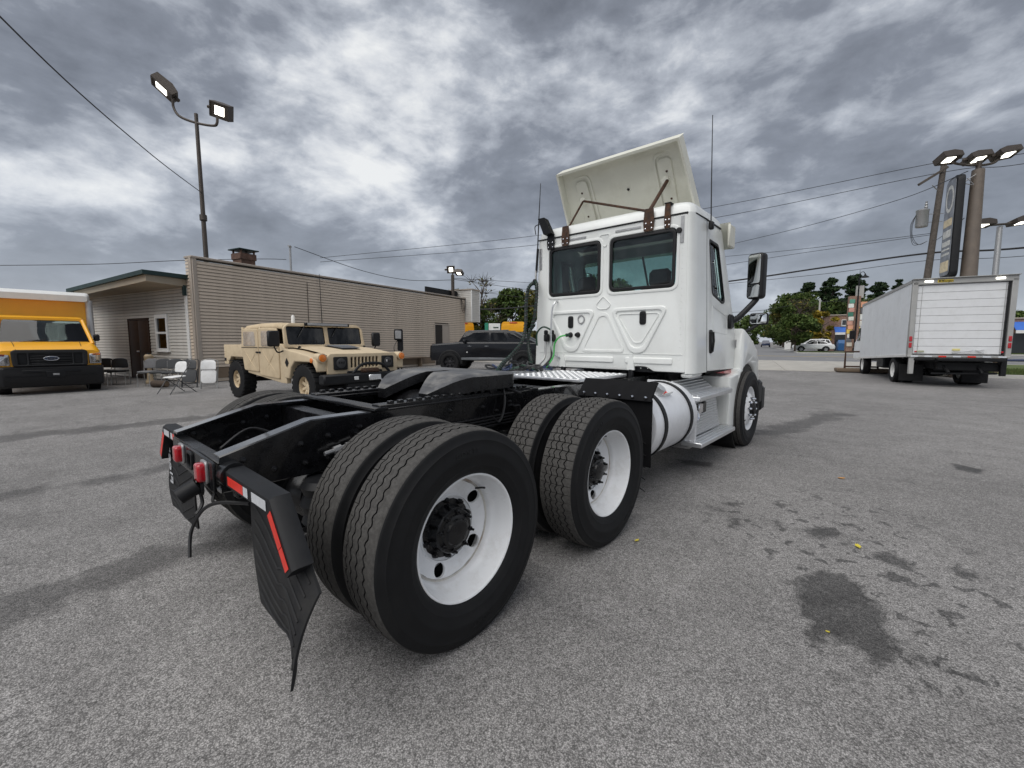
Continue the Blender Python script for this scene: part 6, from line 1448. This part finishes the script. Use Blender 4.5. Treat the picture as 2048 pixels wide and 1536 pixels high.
# rounded yellow vans seen over the pickup
YEL = pm('school_bus_yellow', (.88, .42, .010), .35, var=.04, vs=3., coat=.3)
VT = simple_tyre(.36, .22, .12); VR = rim_mesh(.22, .12, SILVRIM, 6)
def van(label, loc, rz):
    t = thing('yellow_van', label, 'van', loc, rz)
    secs = []
    for x, sc_ in ((-2.9, .96), (-2.82, 1.), (1.4, 1.), (1.9, .97), (2.35, .86)):
        hw_ = 1.0 * (1 if sc_ > .9 else .94); zt = 2.92 if x < 1.9 else (2.75 if x < 2.2 else 1.9)
        secs.append([(x, a, b_) for a, b_ in roundpoly([(-hw_, .45), (hw_, .45), (hw_, 1.7), (hw_ * .88, zt), (-hw_ * .88, zt), (-hw_, 1.7)], [.1, .1, .2, .22, .22, .2], 4)])
    MB().loft(secs).build('body', YEL, t)
    MB().loft([[(2.2, a, b_) for a, b_ in rrect(-.95, .45, .95, 1.35, .1, 4)], [(3.0, a, b_) for a, b_ in rrect(-.90, .45, .90, 1.10, .1, 4)]]).build('hood', YEL, t)
    for y in (-.43, .43): plate('rear_door', rrect(y - .415, .6, y + .415, 2.70, .10, 4), [rrect(y - .33, 1.45, y + .33, 2.15, .06, 4)], .03, .008, YEL, lambda a, b_, c: Vector((-2.91 + c, a * (1 - .05 * max(0, b_ - 1.7)), b_)), t)
    for y in (-.43, .43): plate('rear_window', rrect(y - .34, 1.44, y + .34, 2.16, .06, 4), [], .01, .002, GLASS_DARK, lambda a, b_, c: Vector((-2.905 + c, a, b_)), t)
    MB().box((-2.90, 0, 2.83), (.06, .60, .09), ch=.02).build('brake_light', RED, t)
    plate('windshield', rrect(-.85, 1.5, .85, 2.2, .1, 4), [], .02, .003, GLASS_DARK, lambda a, b_, c: Vector((2.42 - (b_ - 1.5) * .35 + c, a, b_)), t)
    MB().box((-2.95, 0, .5), (.14, 1.9, .2), ch=.04).build('bumper', PLASTIC, t)
    put_wheels(t, [(-1.7, .9, 1), (-1.7, -.9, -1), (1.95, .9, 1), (1.95, -.9, -1)], VR, VT, .36)
    return t
van('yellow high roof van showing its rear doors over the black pickup', (-21.3, 25.9, 0), R(131.5))
van('yellow high roof van mostly hidden behind the siding building fascia', (-25.9, 22.3, 0), R(175))
# street traffic
CT = simple_tyre(.33, .21, .11); CRM = rim_mesh(.215, .11, SILVRIM, 6)
SEDAN = [(-.95, .35), (-.98, .70), (-.85, .95), (.1, 1.0), (2.2, 1.0), (3.25, .86), (3.55, .70), (3.55, .35)]
SROOF = [(-.55, .95), (.15, 1.40), (.6, 1.46), (1.3, 1.45), (2.3, .98)]
SWIN = [[(2.05, 1.02), (1.35, 1.38), (.98, 1.38), (.98, 1.02)], [(.90, 1.02), (.90, 1.38), (.35, 1.36), (-.20, 1.04)]]
WCAR = pm('white_car_paint', (.80, .81, .82), .2, var=.02, coat=.5); DBLUE = pm('dark_blue_car_paint', (.02, .03, .07), .2, var=.05, coat=.5); GCAR = pm('grey_car_paint', (.5, .51, .52), .25, var=.03, coat=.5)
sv = [(-.95, .4), (-.98, .9), (-.9, 1.08), (2.3, 1.08), (3.3, .95), (3.6, .75), (3.6, .4)]; sr = [(-.9, 1.0), (-.6, 1.62), (.3, 1.70), (1.5, 1.66), (2.35, 1.06)]
sw = [[(2.05, 1.12), (1.45, 1.56), (.95, 1.60), (.95, 1.12)], [(.86, 1.12), (.86, 1.60), (-.1, 1.58), (-.1, 1.12)], [(-.2, 1.12), (-.2, 1.58), (-.5, 1.54), (-.75, 1.15)]]
car('white_sedan', 'white sedan parked beside the blue dumpster', 'car', LW(11.5, 68.8, .1), LA + R(177), 4.6, SEDAN, .9, SROOF, .78, WCAR, (0, 2.7), .33, SWIN, rim=CRM, tyre=CT)
car('white_crossover', 'white crossover parked behind the white sedan', 'car', LW(11.6, 71.6, .1), LA + R(177), 4.6, sv, .92, sr, .84, WCAR, (0, 2.7), .35, sw, rim=CRM, tyre=CT)
car('blue_car', 'dark blue car driving away on the side street', 'car', LW(6.6, 128, .02), LA + R(90), 4.6, sv, .92, sr, .84, DBLUE, (0, 2.7), .35, sw, rim=CRM, tyre=CT)
car('white_van_car', 'white car far down the side street past the blue car', 'car', LW(3.4, 170, .02), LA + R(-90), 4.6, sv, .95, sr, .86, WCAR, (0, 2.7), .35, sw, rim=CRM, tyre=CT)
car('silver_car', 'pale grey car just showing over the semi truck hood', 'car', LW(1.6, 118, .1), LA + R(-90), 4.6, sv, .95, sr, .86, GCAR, (0, 2.7), .35, sw, rim=CRM, tyre=CT)
t = thing('blue_dumpster', 'blue steel dumpster by the brick building awning', 'dumpster', LW(12.95, 68.6, .1), LA)
MB().prism([(0, .2), (0, 1.1), (.35, 1.55), (1.4, 1.25), (1.4, .2)], lambda a, b_, t_: (t_ * 1.9 - .1, a, b_)).build('bin', pm('dumpster_blue', (.02, .10, .26), .5, var=.15), t, smooth=False)
MB().box((.85, .9, 1.44), (1.95, 1.1, .05), rot=(R(-16), 0, 0)).build('lid', SATIN, t)
t = thing('white_kiosk', 'small white roadside box under the rounded green tree', 'box', LW(8.3, 84, .1), LA)
MB().box((0, 0, .7), (.9, .6, 1.4), ch=.05).build('cabinet', TRIMW, t); MB().box((0, 0, 1.46), (1.0, .7, .12), ch=.03).build('cabinet_roof', TRIMW, t)

# ---------------------------------------------------------------- yellow box truck (front faces the semi)
yt = thing('yellow_box_truck', 'yellow rental box truck with black grille parked beside the siding wing', 'truck', (-14.55, -.78, 0), R(2))
bump = MB(); 
bump.loft([[(x, a, b_) for a, b_ in roundpoly([(-w_, z0), (w_, z0), (w_, z1), (-w_, z1)], .08, 4)] for x, w_, z0, z1 in ((-.25, 1.04, .19, .74), (-.05, 1.04, .19, .76), (.10, 1.0, .20, .74), (.16, .90, .23, .72))])
bo = bump.build('bumper', PLASTIC, yt)
MB().box((.165, 0, .62), (.02, 1.1, .07), ch=.01).box((.16, 0, .50), (.03, 1.7, .015)).build('bumper_slot', SATIN, bo)
lp = MB().box((.178, .06, .53), (.02, .36, .17), ch=.006).build('plate_holder', SATIN, bo)
MB().box((.19, .06, .53), (.006, .12, .05), ch=.002).build('plate_tab', STEEL, lp)
# grille with bars and oval badge
gf = lambda a, b_, c: Vector((.06 - (b_ - .95) * .12 + c, a, b_))
gro = plate('grille', roundpoly([(-.70, .75), (.70, .75), (.72, 1.14), (.66, 1.19), (-.66, 1.19), (-.72, 1.14)], .05, 4), [rrect(-.60, .80, -.44, 1.09, .02, 3), rrect(.44, .80, .60, 1.09, .02, 3), rrect(-.40, .80, .40, 1.09, .02, 3)], .10, .02, PLASTIC, gf, yt)
MB().box((.045, 0, .95), (.03, 1.34, .38)).build('grille_back', SATIN, gro)
for k in range(5): MB().box((.07 - (.82 + .065 * k - .95) * .12, 0, .82 + .065 * k), (.03, .80, .034 if k != 2 else .05), ch=.008).build('grille_bar', PLASTIC, gro)
bd = plate('badge', [(.145 * math.cos(k * .2618), .055 * math.sin(k * .2618)) for k in range(24)], [], .03, .006, pm('badge_blue', (.02, .03, .06), .3), lambda a, b_, c: Vector((.115 + c, a, .955 + b_)), gro)
plate('badge_ring', [(.15 * math.cos(k * .2618), .06 * math.sin(k * .2618)) for k in range(24)], [[(.137 * math.cos(k * .2618), .047 * math.sin(k * .2618)) for k in range(24)]], .03, .003, CHROME, lambda a, b_, c: Vector((.118 + c, a, .955 + b_)), bd)
text('badge_script', 'Ford', .085, CHROME, lambda a, b_, c: Vector((.135 + c, a + b_ * .25, .955 + b_)), bd, th=.004)
for s_ in (1, -1):
    hl = plate('headlight', roundpoly([(.74, .78), (1.0, .78), (1.0, 1.10), (.74, 1.06)], .03, 3), [], .10, .02, CHROME, lambda a, b_, c: Vector((.0 + c - .10 * max(0, a - .85), s_ * a, b_)), yt)
    plate('headlight_lens', roundpoly([(.745, .785), (.995, .785), (.995, 1.095), (.745, 1.055)], .03, 3), [], .012, .003, glass('headlamp_cover', (.9, .9, .9)), lambda a, b_, c: Vector((.062 + c - .10 * max(0, a - .85), s_ * a, b_)), hl)
    MB().lathe([(.075, 0), (.05, -.05), (0, -.06)], (.052, s_ * .84, .90), 'X', 16).build('reflector_bowl', CHROME, hl)
    MB().box((.054, s_ * .90, 1.05), (.012, .16, .05), ch=.004).build('turn_lens', RED if s_ < 0 else AMBER, hl)
hd = MB(); secs = []
for (x, w_, z1) in ((.02, .98, 1.17), (-.12, 1.0, 1.24), (-.5, 1.0, 1.34), (-.80, .98, 1.40), (-.82, .98, 1.40)):
    secs.append([(x, a, b_) for a, b_ in roundpoly([(-w_, .60), (w_, .60), (w_, z1 - .07), (w_ * .88, z1), (-w_ * .88, z1), (-w_, z1 - .07)], [.02, .02, .08, .1, .1, .08], 4)])
hd.loft(secs).build('hood', YEL, yt)
for y in (-.62, .62): MB().tube([(.0, y, 1.185), (-.4, y * 1.03, 1.325), (-.8, y * 1.06, 1.41)], .006, 4).build('hood_seam', SATIN, yt)
# cab: pillars, roof, windshield, doors
cs_ = lambda x, w0, w1, z0, z1: [(x, a, b_) for a, b_ in roundpoly([(-w0, z0), (w0, z0), (w1, z1), (-w1, z1)], .10, 4)]
MB().loft([cs_(-1.42, .90, .84, 1.92, 2.09), cs_(-1.6, .92, .86, 1.95, 2.14), cs_(-2.2, .94, .88, 1.95, 2.16)]).build('cab_roof', YEL, yt)
MB().box((-1.65, 0, .95), (1.7, 1.94, .85), ch=.05).build('cab_body', YEL, yt)
ws = lambda a, b_, c: Vector((-.80 - (b_ - 1.36) * .95 + c, a * (1 - .12 * (b_ - 1.36)), b_))
wso = plate('windshield', roundpoly([(-.88, 1.36), (.88, 1.36), (.84, 2.03), (-.84, 2.03)], .09, 5), [], .02, .004, glass('yellow_truck_screen', (.30, .34, .33), 1.0), ws, yt)
for s_ in (1, -1):
    MB().tube([ws(s_ * .94, 1.34, 0), ws(s_ * .90, 2.03, 0)], .05, 8).build('pillar', YEL, yt)
    plate('side_glass', [(-.95, 1.38), (-2.2, 1.38), (-2.2, 1.95), (-1.42, 1.95)], [], .02, .004, GLASS_DARK, lambda a, b_, c: Vector((a, s_ * (.97 - .12 * (b_ - 1.36)) + c, b_)), yt)
    MB().tube([ws(.05 + s_ * .36 - .3, 1.375, .035), ws(.05 + s_ * .36 + .30, 1.44 - .03 * s_, .035)], .010, 5).build('wiper', PLASTIC, yt)
    ma = MB().tube([(-1.1, s_ * .96, 1.45), (-1.15, s_ * 1.06, 1.48)], .018, 6).build('mirror_arm', PLASTIC, yt)
    MB().box((-1.15, s_ * 1.08, 1.52), (.10, .14, .20), ch=.03).build('mirror_head', PLASTIC, ma)
MB().box((-1.25, 0, 1.33), (.7, 1.7, .12), ch=.04).build('dashboard', DASH, yt)
MB().box((-2.28, 0, 1.65), (.03, 1.7, .7), ch=.01).build('cab_lining', pm('grey_lining', (.36, .37, .38), .9), yt)
for y in (-.5, .5): MB().box((-1.9, y, 1.55), (.16, .5, .7), ch=.06).build('seat', pm('grey_seat', (.26, .26, .26), .9) if y < 0 else SEAT, yt)
MB().box((-.94, -.45, 1.41), (.12, .16, .06), ch=.02).build('dash_papers', TRIMW, yt)
MB().tube([ws(-.05, 1.92, -.06), ws(-.05, 1.99, -.04)], .03, 6).box(tuple(ws(-.05, 1.88, -.07)), (.03, .24, .07), ch=.015).build('rear_view_mirror', PLASTIC, yt)
# box body
bx_ = MB().box((-4.7, 0, 1.85), (4.5, 2.30, 2.1), ch=.03).build('cargo_box', YEL, yt)
MB().loft([[(x, a, b_) for a, b_ in roundpoly([(-w_, 2.66 if x < -2.2 else 2.70), (w_, 2.66 if x < -2.2 else 2.70), (w_, zt), (-w_, zt)], .10, 4)] for x, w_, zt in ((-6.95, 1.16, 2.96), (-2.55, 1.16, 2.96), (-2.36, 1.14, 2.93), (-2.24, 1.08, 2.84))]).build('box_roof', TRIMW, yt)
for s_ in (1, -1): MB().tube([(-2.43, s_ * 1.12, .8), (-2.43, s_ * 1.12, 2.72)], .09, 10).build('corner_post', pm('box_corner_alu', (.55, .56, .57), .4, .5) if s_ > 0 else TRIMW, yt)
for y in (-.62, -.3, .0, .3, .62): MB().box((-2.30, y, 2.83), (.06, .09, .035), ch=.01).build('roof_marker', AMBER, yt)
MB().box((-4.2, 0, .62), (4.8, .9, .18)).build('chassis', SATIN, yt)
put_wheels(yt, [(-.75, .88, 1), (-.75, -.88, -1), (-5.0, .9, 1), (-5.0, -.9, -1)], rim_mesh(.21, .12, TRIMW, 6), simple_tyre(.38, .21, .12), .38)
for s_ in (1, -1): MB().lathe([(.40, -.10), (.44, -.10), (.44, .16), (.40, .16)], (-.75, .84 * s_, .40), 'Y', 28, sgn=s_).build('wheel_well', PLASTIC, yt)

# ---------------------------------------------------------------- white box truck (rear faces the lot), body nose-down on its springs
wt = thing('white_box_truck', 'white box truck with roll up rear door and lift gate at the lot edge', 'truck', (4.02, 17.79, 0), R(103.3))
BOXW = pm('box_white_panel', (.80, .82, .84), .42, var=.04, vs=1.5, dirt=(.50, .50, .50), dscale=3., damt=.35)
DOORW = pm('roll_door_white', (.72, .73, .74), .5, var=.03, vs=1.2, dirt=(.52, .52, .50), dscale=4., damt=.30)
GREYF = pm('grey_rear_frame', (.36, .36, .35), .55, var=.1, vs=3., dirt=(.25, .24, .22), dscale=6., damt=.4)
TILT = math.tan(R(2.45)); LB = 6.65; HWB = 1.165
def tl(x, y, z_): return (x, y, z_ - TILT * x)
def tbox(c, d, name, mat, parent, ch=.006):
    m = MB().box(c, d, ch=ch); m.v = [tl(*p) for p in m.v]; return m.build(name, mat, parent)
core = tbox((LB / 2 + .08, 0, 2.15), (LB - .1, HWB * 2 - .06, 2.34), 'box_core', BOXW, wt)
for s_ in (1, -1):
    n_ = 7
    for k in range(n_):
        x0 = .12 + k * (LB - .14) / n_; tbox((x0 + (LB - .14) / n_ / 2, s_ * (HWB - .012), 2.13), ((LB - .14) / n_ - .008, .022, 2.26), 'side_panel', BOXW, wt, .004)
    tbox((LB / 2 + .05, s_ * (HWB - .01), 3.31), (LB - .08, .06, .10), 'top_rail', GREYF, wt); tbox((LB / 2 + .05, s_ * (HWB - .012), .975), (LB - .08, .05, .085), 'bottom_rail', TRIMW, wt)
tbox((LB / 2, 0, 3.345), (LB + .02, HWB * 2 - .06, .03), 'box_roof', TRIMW, wt)
# rear frame, header lamps
for s_ in (1, -1):
    tbox((.02, s_ * (HWB - .06), 2.10), (.14, .13, 2.34), 'rear_post', GREYF, wt, .012)
    for k, zc in enumerate((1.50, 1.30)):
        tbox((-.055, s_ * (HWB - .05), zc), (.03, .075, .16), 'tail_light', RED, wt, .012)
    tbox((-.055, s_ * (HWB - .19), 1.10), (.02, .06, .05), 'corner_marker', RED, wt, .012)
tbox((.02, 0, 3.27), (.14, HWB * 2, .17), 'rear_header', GREYF, wt, .012); tbox((.0, 0, 3.36), (.22, HWB * 2 + .04, .02), 'header_cap', GREYF, wt, .005)
for y in (.80, -.78): tbox((-.056, y, 3.275), (.02, .20, .055), 'header_lamp', LAMPGLOW, wt, .012)
stk = tbox((-.053, .42, 3.272), (.006, .36, .085), 'maker_sticker', pm('sticker_yellow', (.70, .52, .06), .5), wt, .001)
text('sticker_print', 'Morgan', .09, SATIN, lambda a, b_, c: Vector((-.058 - c, .38 - a, 3.27 + b_)), wt, th=.002, bold=True); tbox((-.058, .555, 3.272), (.004, .05, .05), 'sticker_emblem', SATIN, wt, .001)
# roll-up door in horizontal panels
nd = 9; dz_ = 2.14 / nd
for k in range(nd):
    tbox((.045, 0, 1.035 + dz_ * (k + .5)), (.05, HWB * 2 - .28, dz_ - .007), 'door_panel', DOORW, wt, .006)
for y in (.92, -.94): tbox((.012, y, 2.1), (.012, .008, 2.12), 'door_seam', GREYF, wt, .002)
tbox((.09, 0, 2.1), (.02, HWB * 2 - .24, 2.16), 'door_back', GREYF, wt)
tbox((.0, -.99, 2.1), (.10, .03, 2.16), 'door_track', SATIN, wt)
tbox((-.015, .86, 1.11), (.01, .20, .05), 'door_decal', pm('decal_olive', (.35, .36, .24), .6), wt); tbox((-.015, .02, 1.17), (.01, .18, .06), 'door_decal', pm('decal_yellow', (.70, .62, .25), .6), wt)
m = MB().tube([(-.03, .12, 1.08), (-.06, -.1, 1.10), (-.06, -.30, 1.13), (-.03, -.36, 1.17)], .016, 6).box((-.03, .05, 1.07), (.03, .12, .05), ch=.01).tube([(-.03, -.45, 1.15), (-.08, -.58, 1.06)], .018, 6).box((-.03, -.50, 1.16), (.03, .20, .02), ch=.005); m.v = [tl(*p) for p in m.v]; m.build('door_latch', ALU, wt)
tbox((.0, 0, .955), (.16, HWB * 2, .06), 'rear_sill', GREYF, wt, .01)
for k in range(7): tbox((-.085, 1.0 - k * .33, .955), (.006, .18, .045), 'sill_tape', WHTAPE if k % 2 else REDTAPE if k in (2, 4) else WHTAPE, wt, .001)
# lift gate hardware under the sill
for s_ in (1, -1): tbox((.0, s_ * (HWB - .12), .66), (.10, .13, .54), 'gate_post', GREYF if s_ > 0 else SATIN, wt, .012)
m = MB().tube([(-.02, 1.0, .86), (-.02, -1.0, .86)], .045, 8).box((-.10, -.25, .86), (.30, 1.5, .10), ch=.02).tube([(.2, .3, .80), (-.05, .15, .46)], .045, 6).tube([(.2, -.5, .80), (-.05, -.6, .46)], .045, 6).tube([(-.02, .55, .42), (.05, -.95, .46)], .03, 6).tube([(-.05, -.9, .86), (.1, -1.10, .60)], .03, 6)
m.v = [tl(*p) for p in m.v]; m.build('lift_gate', SATIN, wt)
tbox((.25, -.35, .66), (.35, 1.5, .28), 'gate_platform', SATIN, wt, .03)
for s_ in (1, -1):
    MB().box((.95 + .0, s_ * .78, .38), (.02, .62, .56), ch=.006).build('mud_flap', FLAP, wt)
MB().box((3.4, .40, .66), (6.2, .09, .22), ch=.01).build('frame_rail', SATIN, wt); MB().box((3.4, -.40, .66), (6.2, .09, .22), ch=.01).build('frame_rail', SATIN, wt)
MB().lathe([(0, -.26), (.16, -.2), (.18, 0), (.16, .2), (0, .26)], (1.62, 0, .42), 'Y', 16).tube([(1.62, -.9, .42), (1.62, .9, .42)], .07, 10).build('rear_axle', SATIN, wt)
wtT = simple_tyre(.43, .26, .13); wtR = rim_mesh(.27, .13, TRIMW, 5, dish=.05)
put_wheels(wt, [(1.62, 1.0, 1), (1.62, -1.0, -1), (1.62, .70, 1), (1.62, -.70, -1), (6.05, 1.02, 1), (6.05, -1.02, -1)], wtR, wtT, .43)
MB().box((3.6, .85, .62), (1.0, .42, .42), ch=.05).build('battery_box', SATIN, wt)
# cab in front of the box (mostly hidden)
MB().loft([[(x, a, b_) for a, b_ in roundpoly([(-1.0, .55), (1.0, .55), (.98, 1.4), (.90, zt), (-.90, zt), (-.98, 1.4)], .12, 4)] for x, zt in ((6.8, 2.25), (8.2, 2.25), (8.55, 1.7), (8.75, 1.3))]).build('cab', BOXW, wt)
for s_ in (1, -1):
    plate('cab_window', [(7.1, 1.45), (8.2, 1.45), (7.95, 2.05), (7.1, 2.05)], [], .02, .004, GLASS_DARK, SP(s_ * .985), wt)
    MB().box((8.2, 1.20 * s_, 1.75), (.10, .22, .42), ch=.03).build('mirror', PLASTIC, wt)

# ---------------------------------------------------------------- chairs and clutter by the wing door
CHW = pm('white_chair_plastic', (.78, .78, .77), .5, var=.04, vs=6., dirt=(.45, .43, .38), dscale=9., damt=.35)
CHG = pm('grey_chair_frame', (.06, .062, .065), .4, .6, var=.1); CHS = pm('silver_chair_frame', (.38, .38, .37), .4, .6, var=.1); CHD = pm('dark_chair_vinyl', (.045, .047, .05), .6, var=.15)
def folding_chair(label, loc, rot, fold, seatm, framem, name='folding_chair'):
    t = thing(name, label, 'chair', loc, 0); t.rotation_euler = rot
    # local: +X is the way the sitter faces; fold 0 = open, 1 = flat
    ft = .42 * (1 - fold); rt = -.16 * (1 - fold)
    for s_ in (-1, 1):
        MB().tube(smooth_path([(ft + .02, .22 * s_, 0.), (.10 * (1 - fold), .22 * s_, .45), (-.16 * (1 - fold) - .02, .215 * s_, .80), (-.17 * (1 - fold) - .02, .17 * s_, .87)], 4), .012, 7).build('front_leg', framem, t)
        MB().tube([(rt - .16 * (1 - fold), .20 * s_, 0), (.22 * (1 - fold) + .03 * fold, .20 * s_, .42 + .16 * fold)], .011, 7).build('rear_leg', framem, t)
    MB().tube([(ft * .72, -.22, .14), (ft * .72, .22, .14)], .008, 6).build('stretcher', framem, t); MB().tube([(rt - .1 * (1 - fold), -.20, .12), (rt - .1 * (1 - fold), .20, .12)], .008, 6).build('stretcher', framem, t)
    if fold < .5: sf = lambda a, b_, c: Vector((a + .10, b_, .445 + c + .02 * (a / .2) ** 2 * (1 if a < 0 else -.5)))
    else: sf = lambda a, b_, c: Vector((.045 + c, b_, .36 + a))
    plate('seat', roundpoly([(-.20, -.19), (.20, -.205), (.20, .205), (-.20, .19)], .09, 5), [], .028, .012, seatm, sf, t, 3)
    bf = lambda a, b_, c: Vector((-.13 * (1 - fold) - .12 * (1 - fold) * (b_ - .62) + .035 * fold + c + .05 * (a / .2) ** 2, a, b_ ))
    plate('backrest', roundpoly([(-.20, .56), (.20, .56), (.195, .86), (-.195, .86)], [.05, .05, .13, .13], 5), [], .026, .011, seatm, bf, t, 3)
    MB().tube(smooth_path([(-.20 * (1 - fold) - .01, -.17, .865), (-.20 * (1 - fold) - .01, 0, .90), (-.20 * (1 - fold) - .01, .17, .865)], 5), .012, 7).build('top_rail', framem, t)
    return t
folding_chair('open white folding chair with dark grey legs', (-12.15, 1.52, 0), (0, 0, R(-62)), 0, CHW, CHG)
folding_chair('folded white chair leaning upright with a dark smudge on its seat', (-12.75, 2.36, 0), (0, R(-12), R(-30)), 1, CHW, CHS)
folding_chair('folded dark grey chair leaning behind the open white chair', (-13.55, 2.05, 0), (0, R(-12), R(-40)), 1, CHD, CHG)
def stack_chair(label, loc, rz, seatm):
    t = thing('waiting_chair', label, 'chair', loc, rz)
    for s_ in (-1, 1):
        MB().tube(smooth_path([(.26, .22 * s_, 0), (.22, .22 * s_, .2), (.22, .22 * s_, .40), (-.20, .22 * s_, .42), (-.24, .21 * s_, .80)], 4), .012, 7).build('side_frame', CHS, t); MB().tube([(-.20, .22 * s_, .42), (-.28, .23 * s_, 0)], .012, 7).build('rear_leg', CHS, t)
    plate('seat', rrect(-.24, -.24, .24, .24, .07, 5), [], .06, .02, seatm, lambda a, b_, c: Vector((a, b_, .45 + c)), t, 3)
    plate('backrest', roundpoly([(-.22, .55), (.22, .55), (.20, .86), (-.20, .86)], [.05, .05, .16, .16], 5), [], .05, .018, seatm, lambda a, b_, c: Vector((-.235 - .15 * (b_ - .6) + c, a, b_)), t, 3)
    return t
for k, (x, y, lab) in enumerate(((-15.15, 1.35, 'dark padded chair beside the brown double door'), (-14.75, 1.58, 'dark padded chair in the middle of the row under the window'), (-14.3, 1.80, 'dark padded chair at the corner trim end of the row'))):
    stack_chair(lab, (x, y, 0), R(-30), CHD if k else pm('grey_chair_vinyl', (.16, .16, .165), .6))
for k, (x, y, lab) in enumerate(((-16.35, .75, 'black chair in the dark corner left of the brown door'), (-16.75, .45, 'black chair tucked beside the yellow truck'))): stack_chair(lab, (x, y, 0), R(-20), SATIN)
t = thing('ash_urn', 'tan smoking urn beside the brown door', 'urn', (-16.15, 1.52, 0))
MB().lathe([(0, 0), (.14, 0), (.15, .05), (.09, .14), (.06, .5), (.07, .7), (.12, .78), (.13, .92), (.08, .98), (0, .98)], (0, 0, 0), 'Z', 20).build('urn_body', pm('tan_plastic', (.36, .28, .18), .6), t)
MB().lathe([(0, 0), (.05, 0), (.04, .05), (0, .06)], (0, 0, .98), 'Z', 12).build('urn_cap', SATIN, t)
t = thing('wood_log', 'short brown log under the padded chairs', 'log', (-14.25, 1.45, .11), R(40))
MB().tube([(-.22, 0, 0), (-.1, .01, .005), (.22, 0, 0)], [.105, .11, .10], 14).build('log_body', pm('dark_log', (.06, .042, .03), .9, var=.3, vs=12.), t); MB().tube([(.221, 0, 0), (.226, 0, 0)], .085, 14).build('cut_end', pm('cut_wood', (.16, .11, .07), .8), t)
# fallen leaves and litter
LFY = pm('yellow_leaf', (.62, .52, .06), .6, var=.2, vs=40.); LFO = pm('orange_leaf', (.55, .26, .05), .6, var=.2, vs=40.)
for k, (x, y, s_, mt, lab) in enumerate(((2.30, 4.21, .034, LFO, 'orange fallen leaf on the asphalt past the steps'), (2.53, 2.41, .034, LFY, 'bright yellow fallen leaf above the large oil stain'), (2.48, 1.18, .009, LFY, 'tiny yellow leaf inside the large oil stain'), (1.35, 1.48, .022, LFY, 'yellow fallen leaf beside the forward drive tyre'), (-12.9, 1.75, .05, TRIMW, 'white scrap of paper behind the open folding chair'))):
    o = MB().grid(lambda u_, v: Vector(((u_ - .5) * 2 * s_, (v - .5) * s_ * math.sin(math.pi * (.08 + .84 * u_)), .006 + .012 * abs(v - .5) + .01 * (u_ - .5) ** 2)), 8, 4).build('fallen_leaf' if k < 4 else 'paper_scrap', mt)
    o.location = (x, y, 0); o.rotation_euler = (0, 0, .6 + k * 1.3); tag(o, lab, 'leaf' if k < 4 else 'paper', 'fallen leaves' if k < 4 else None)
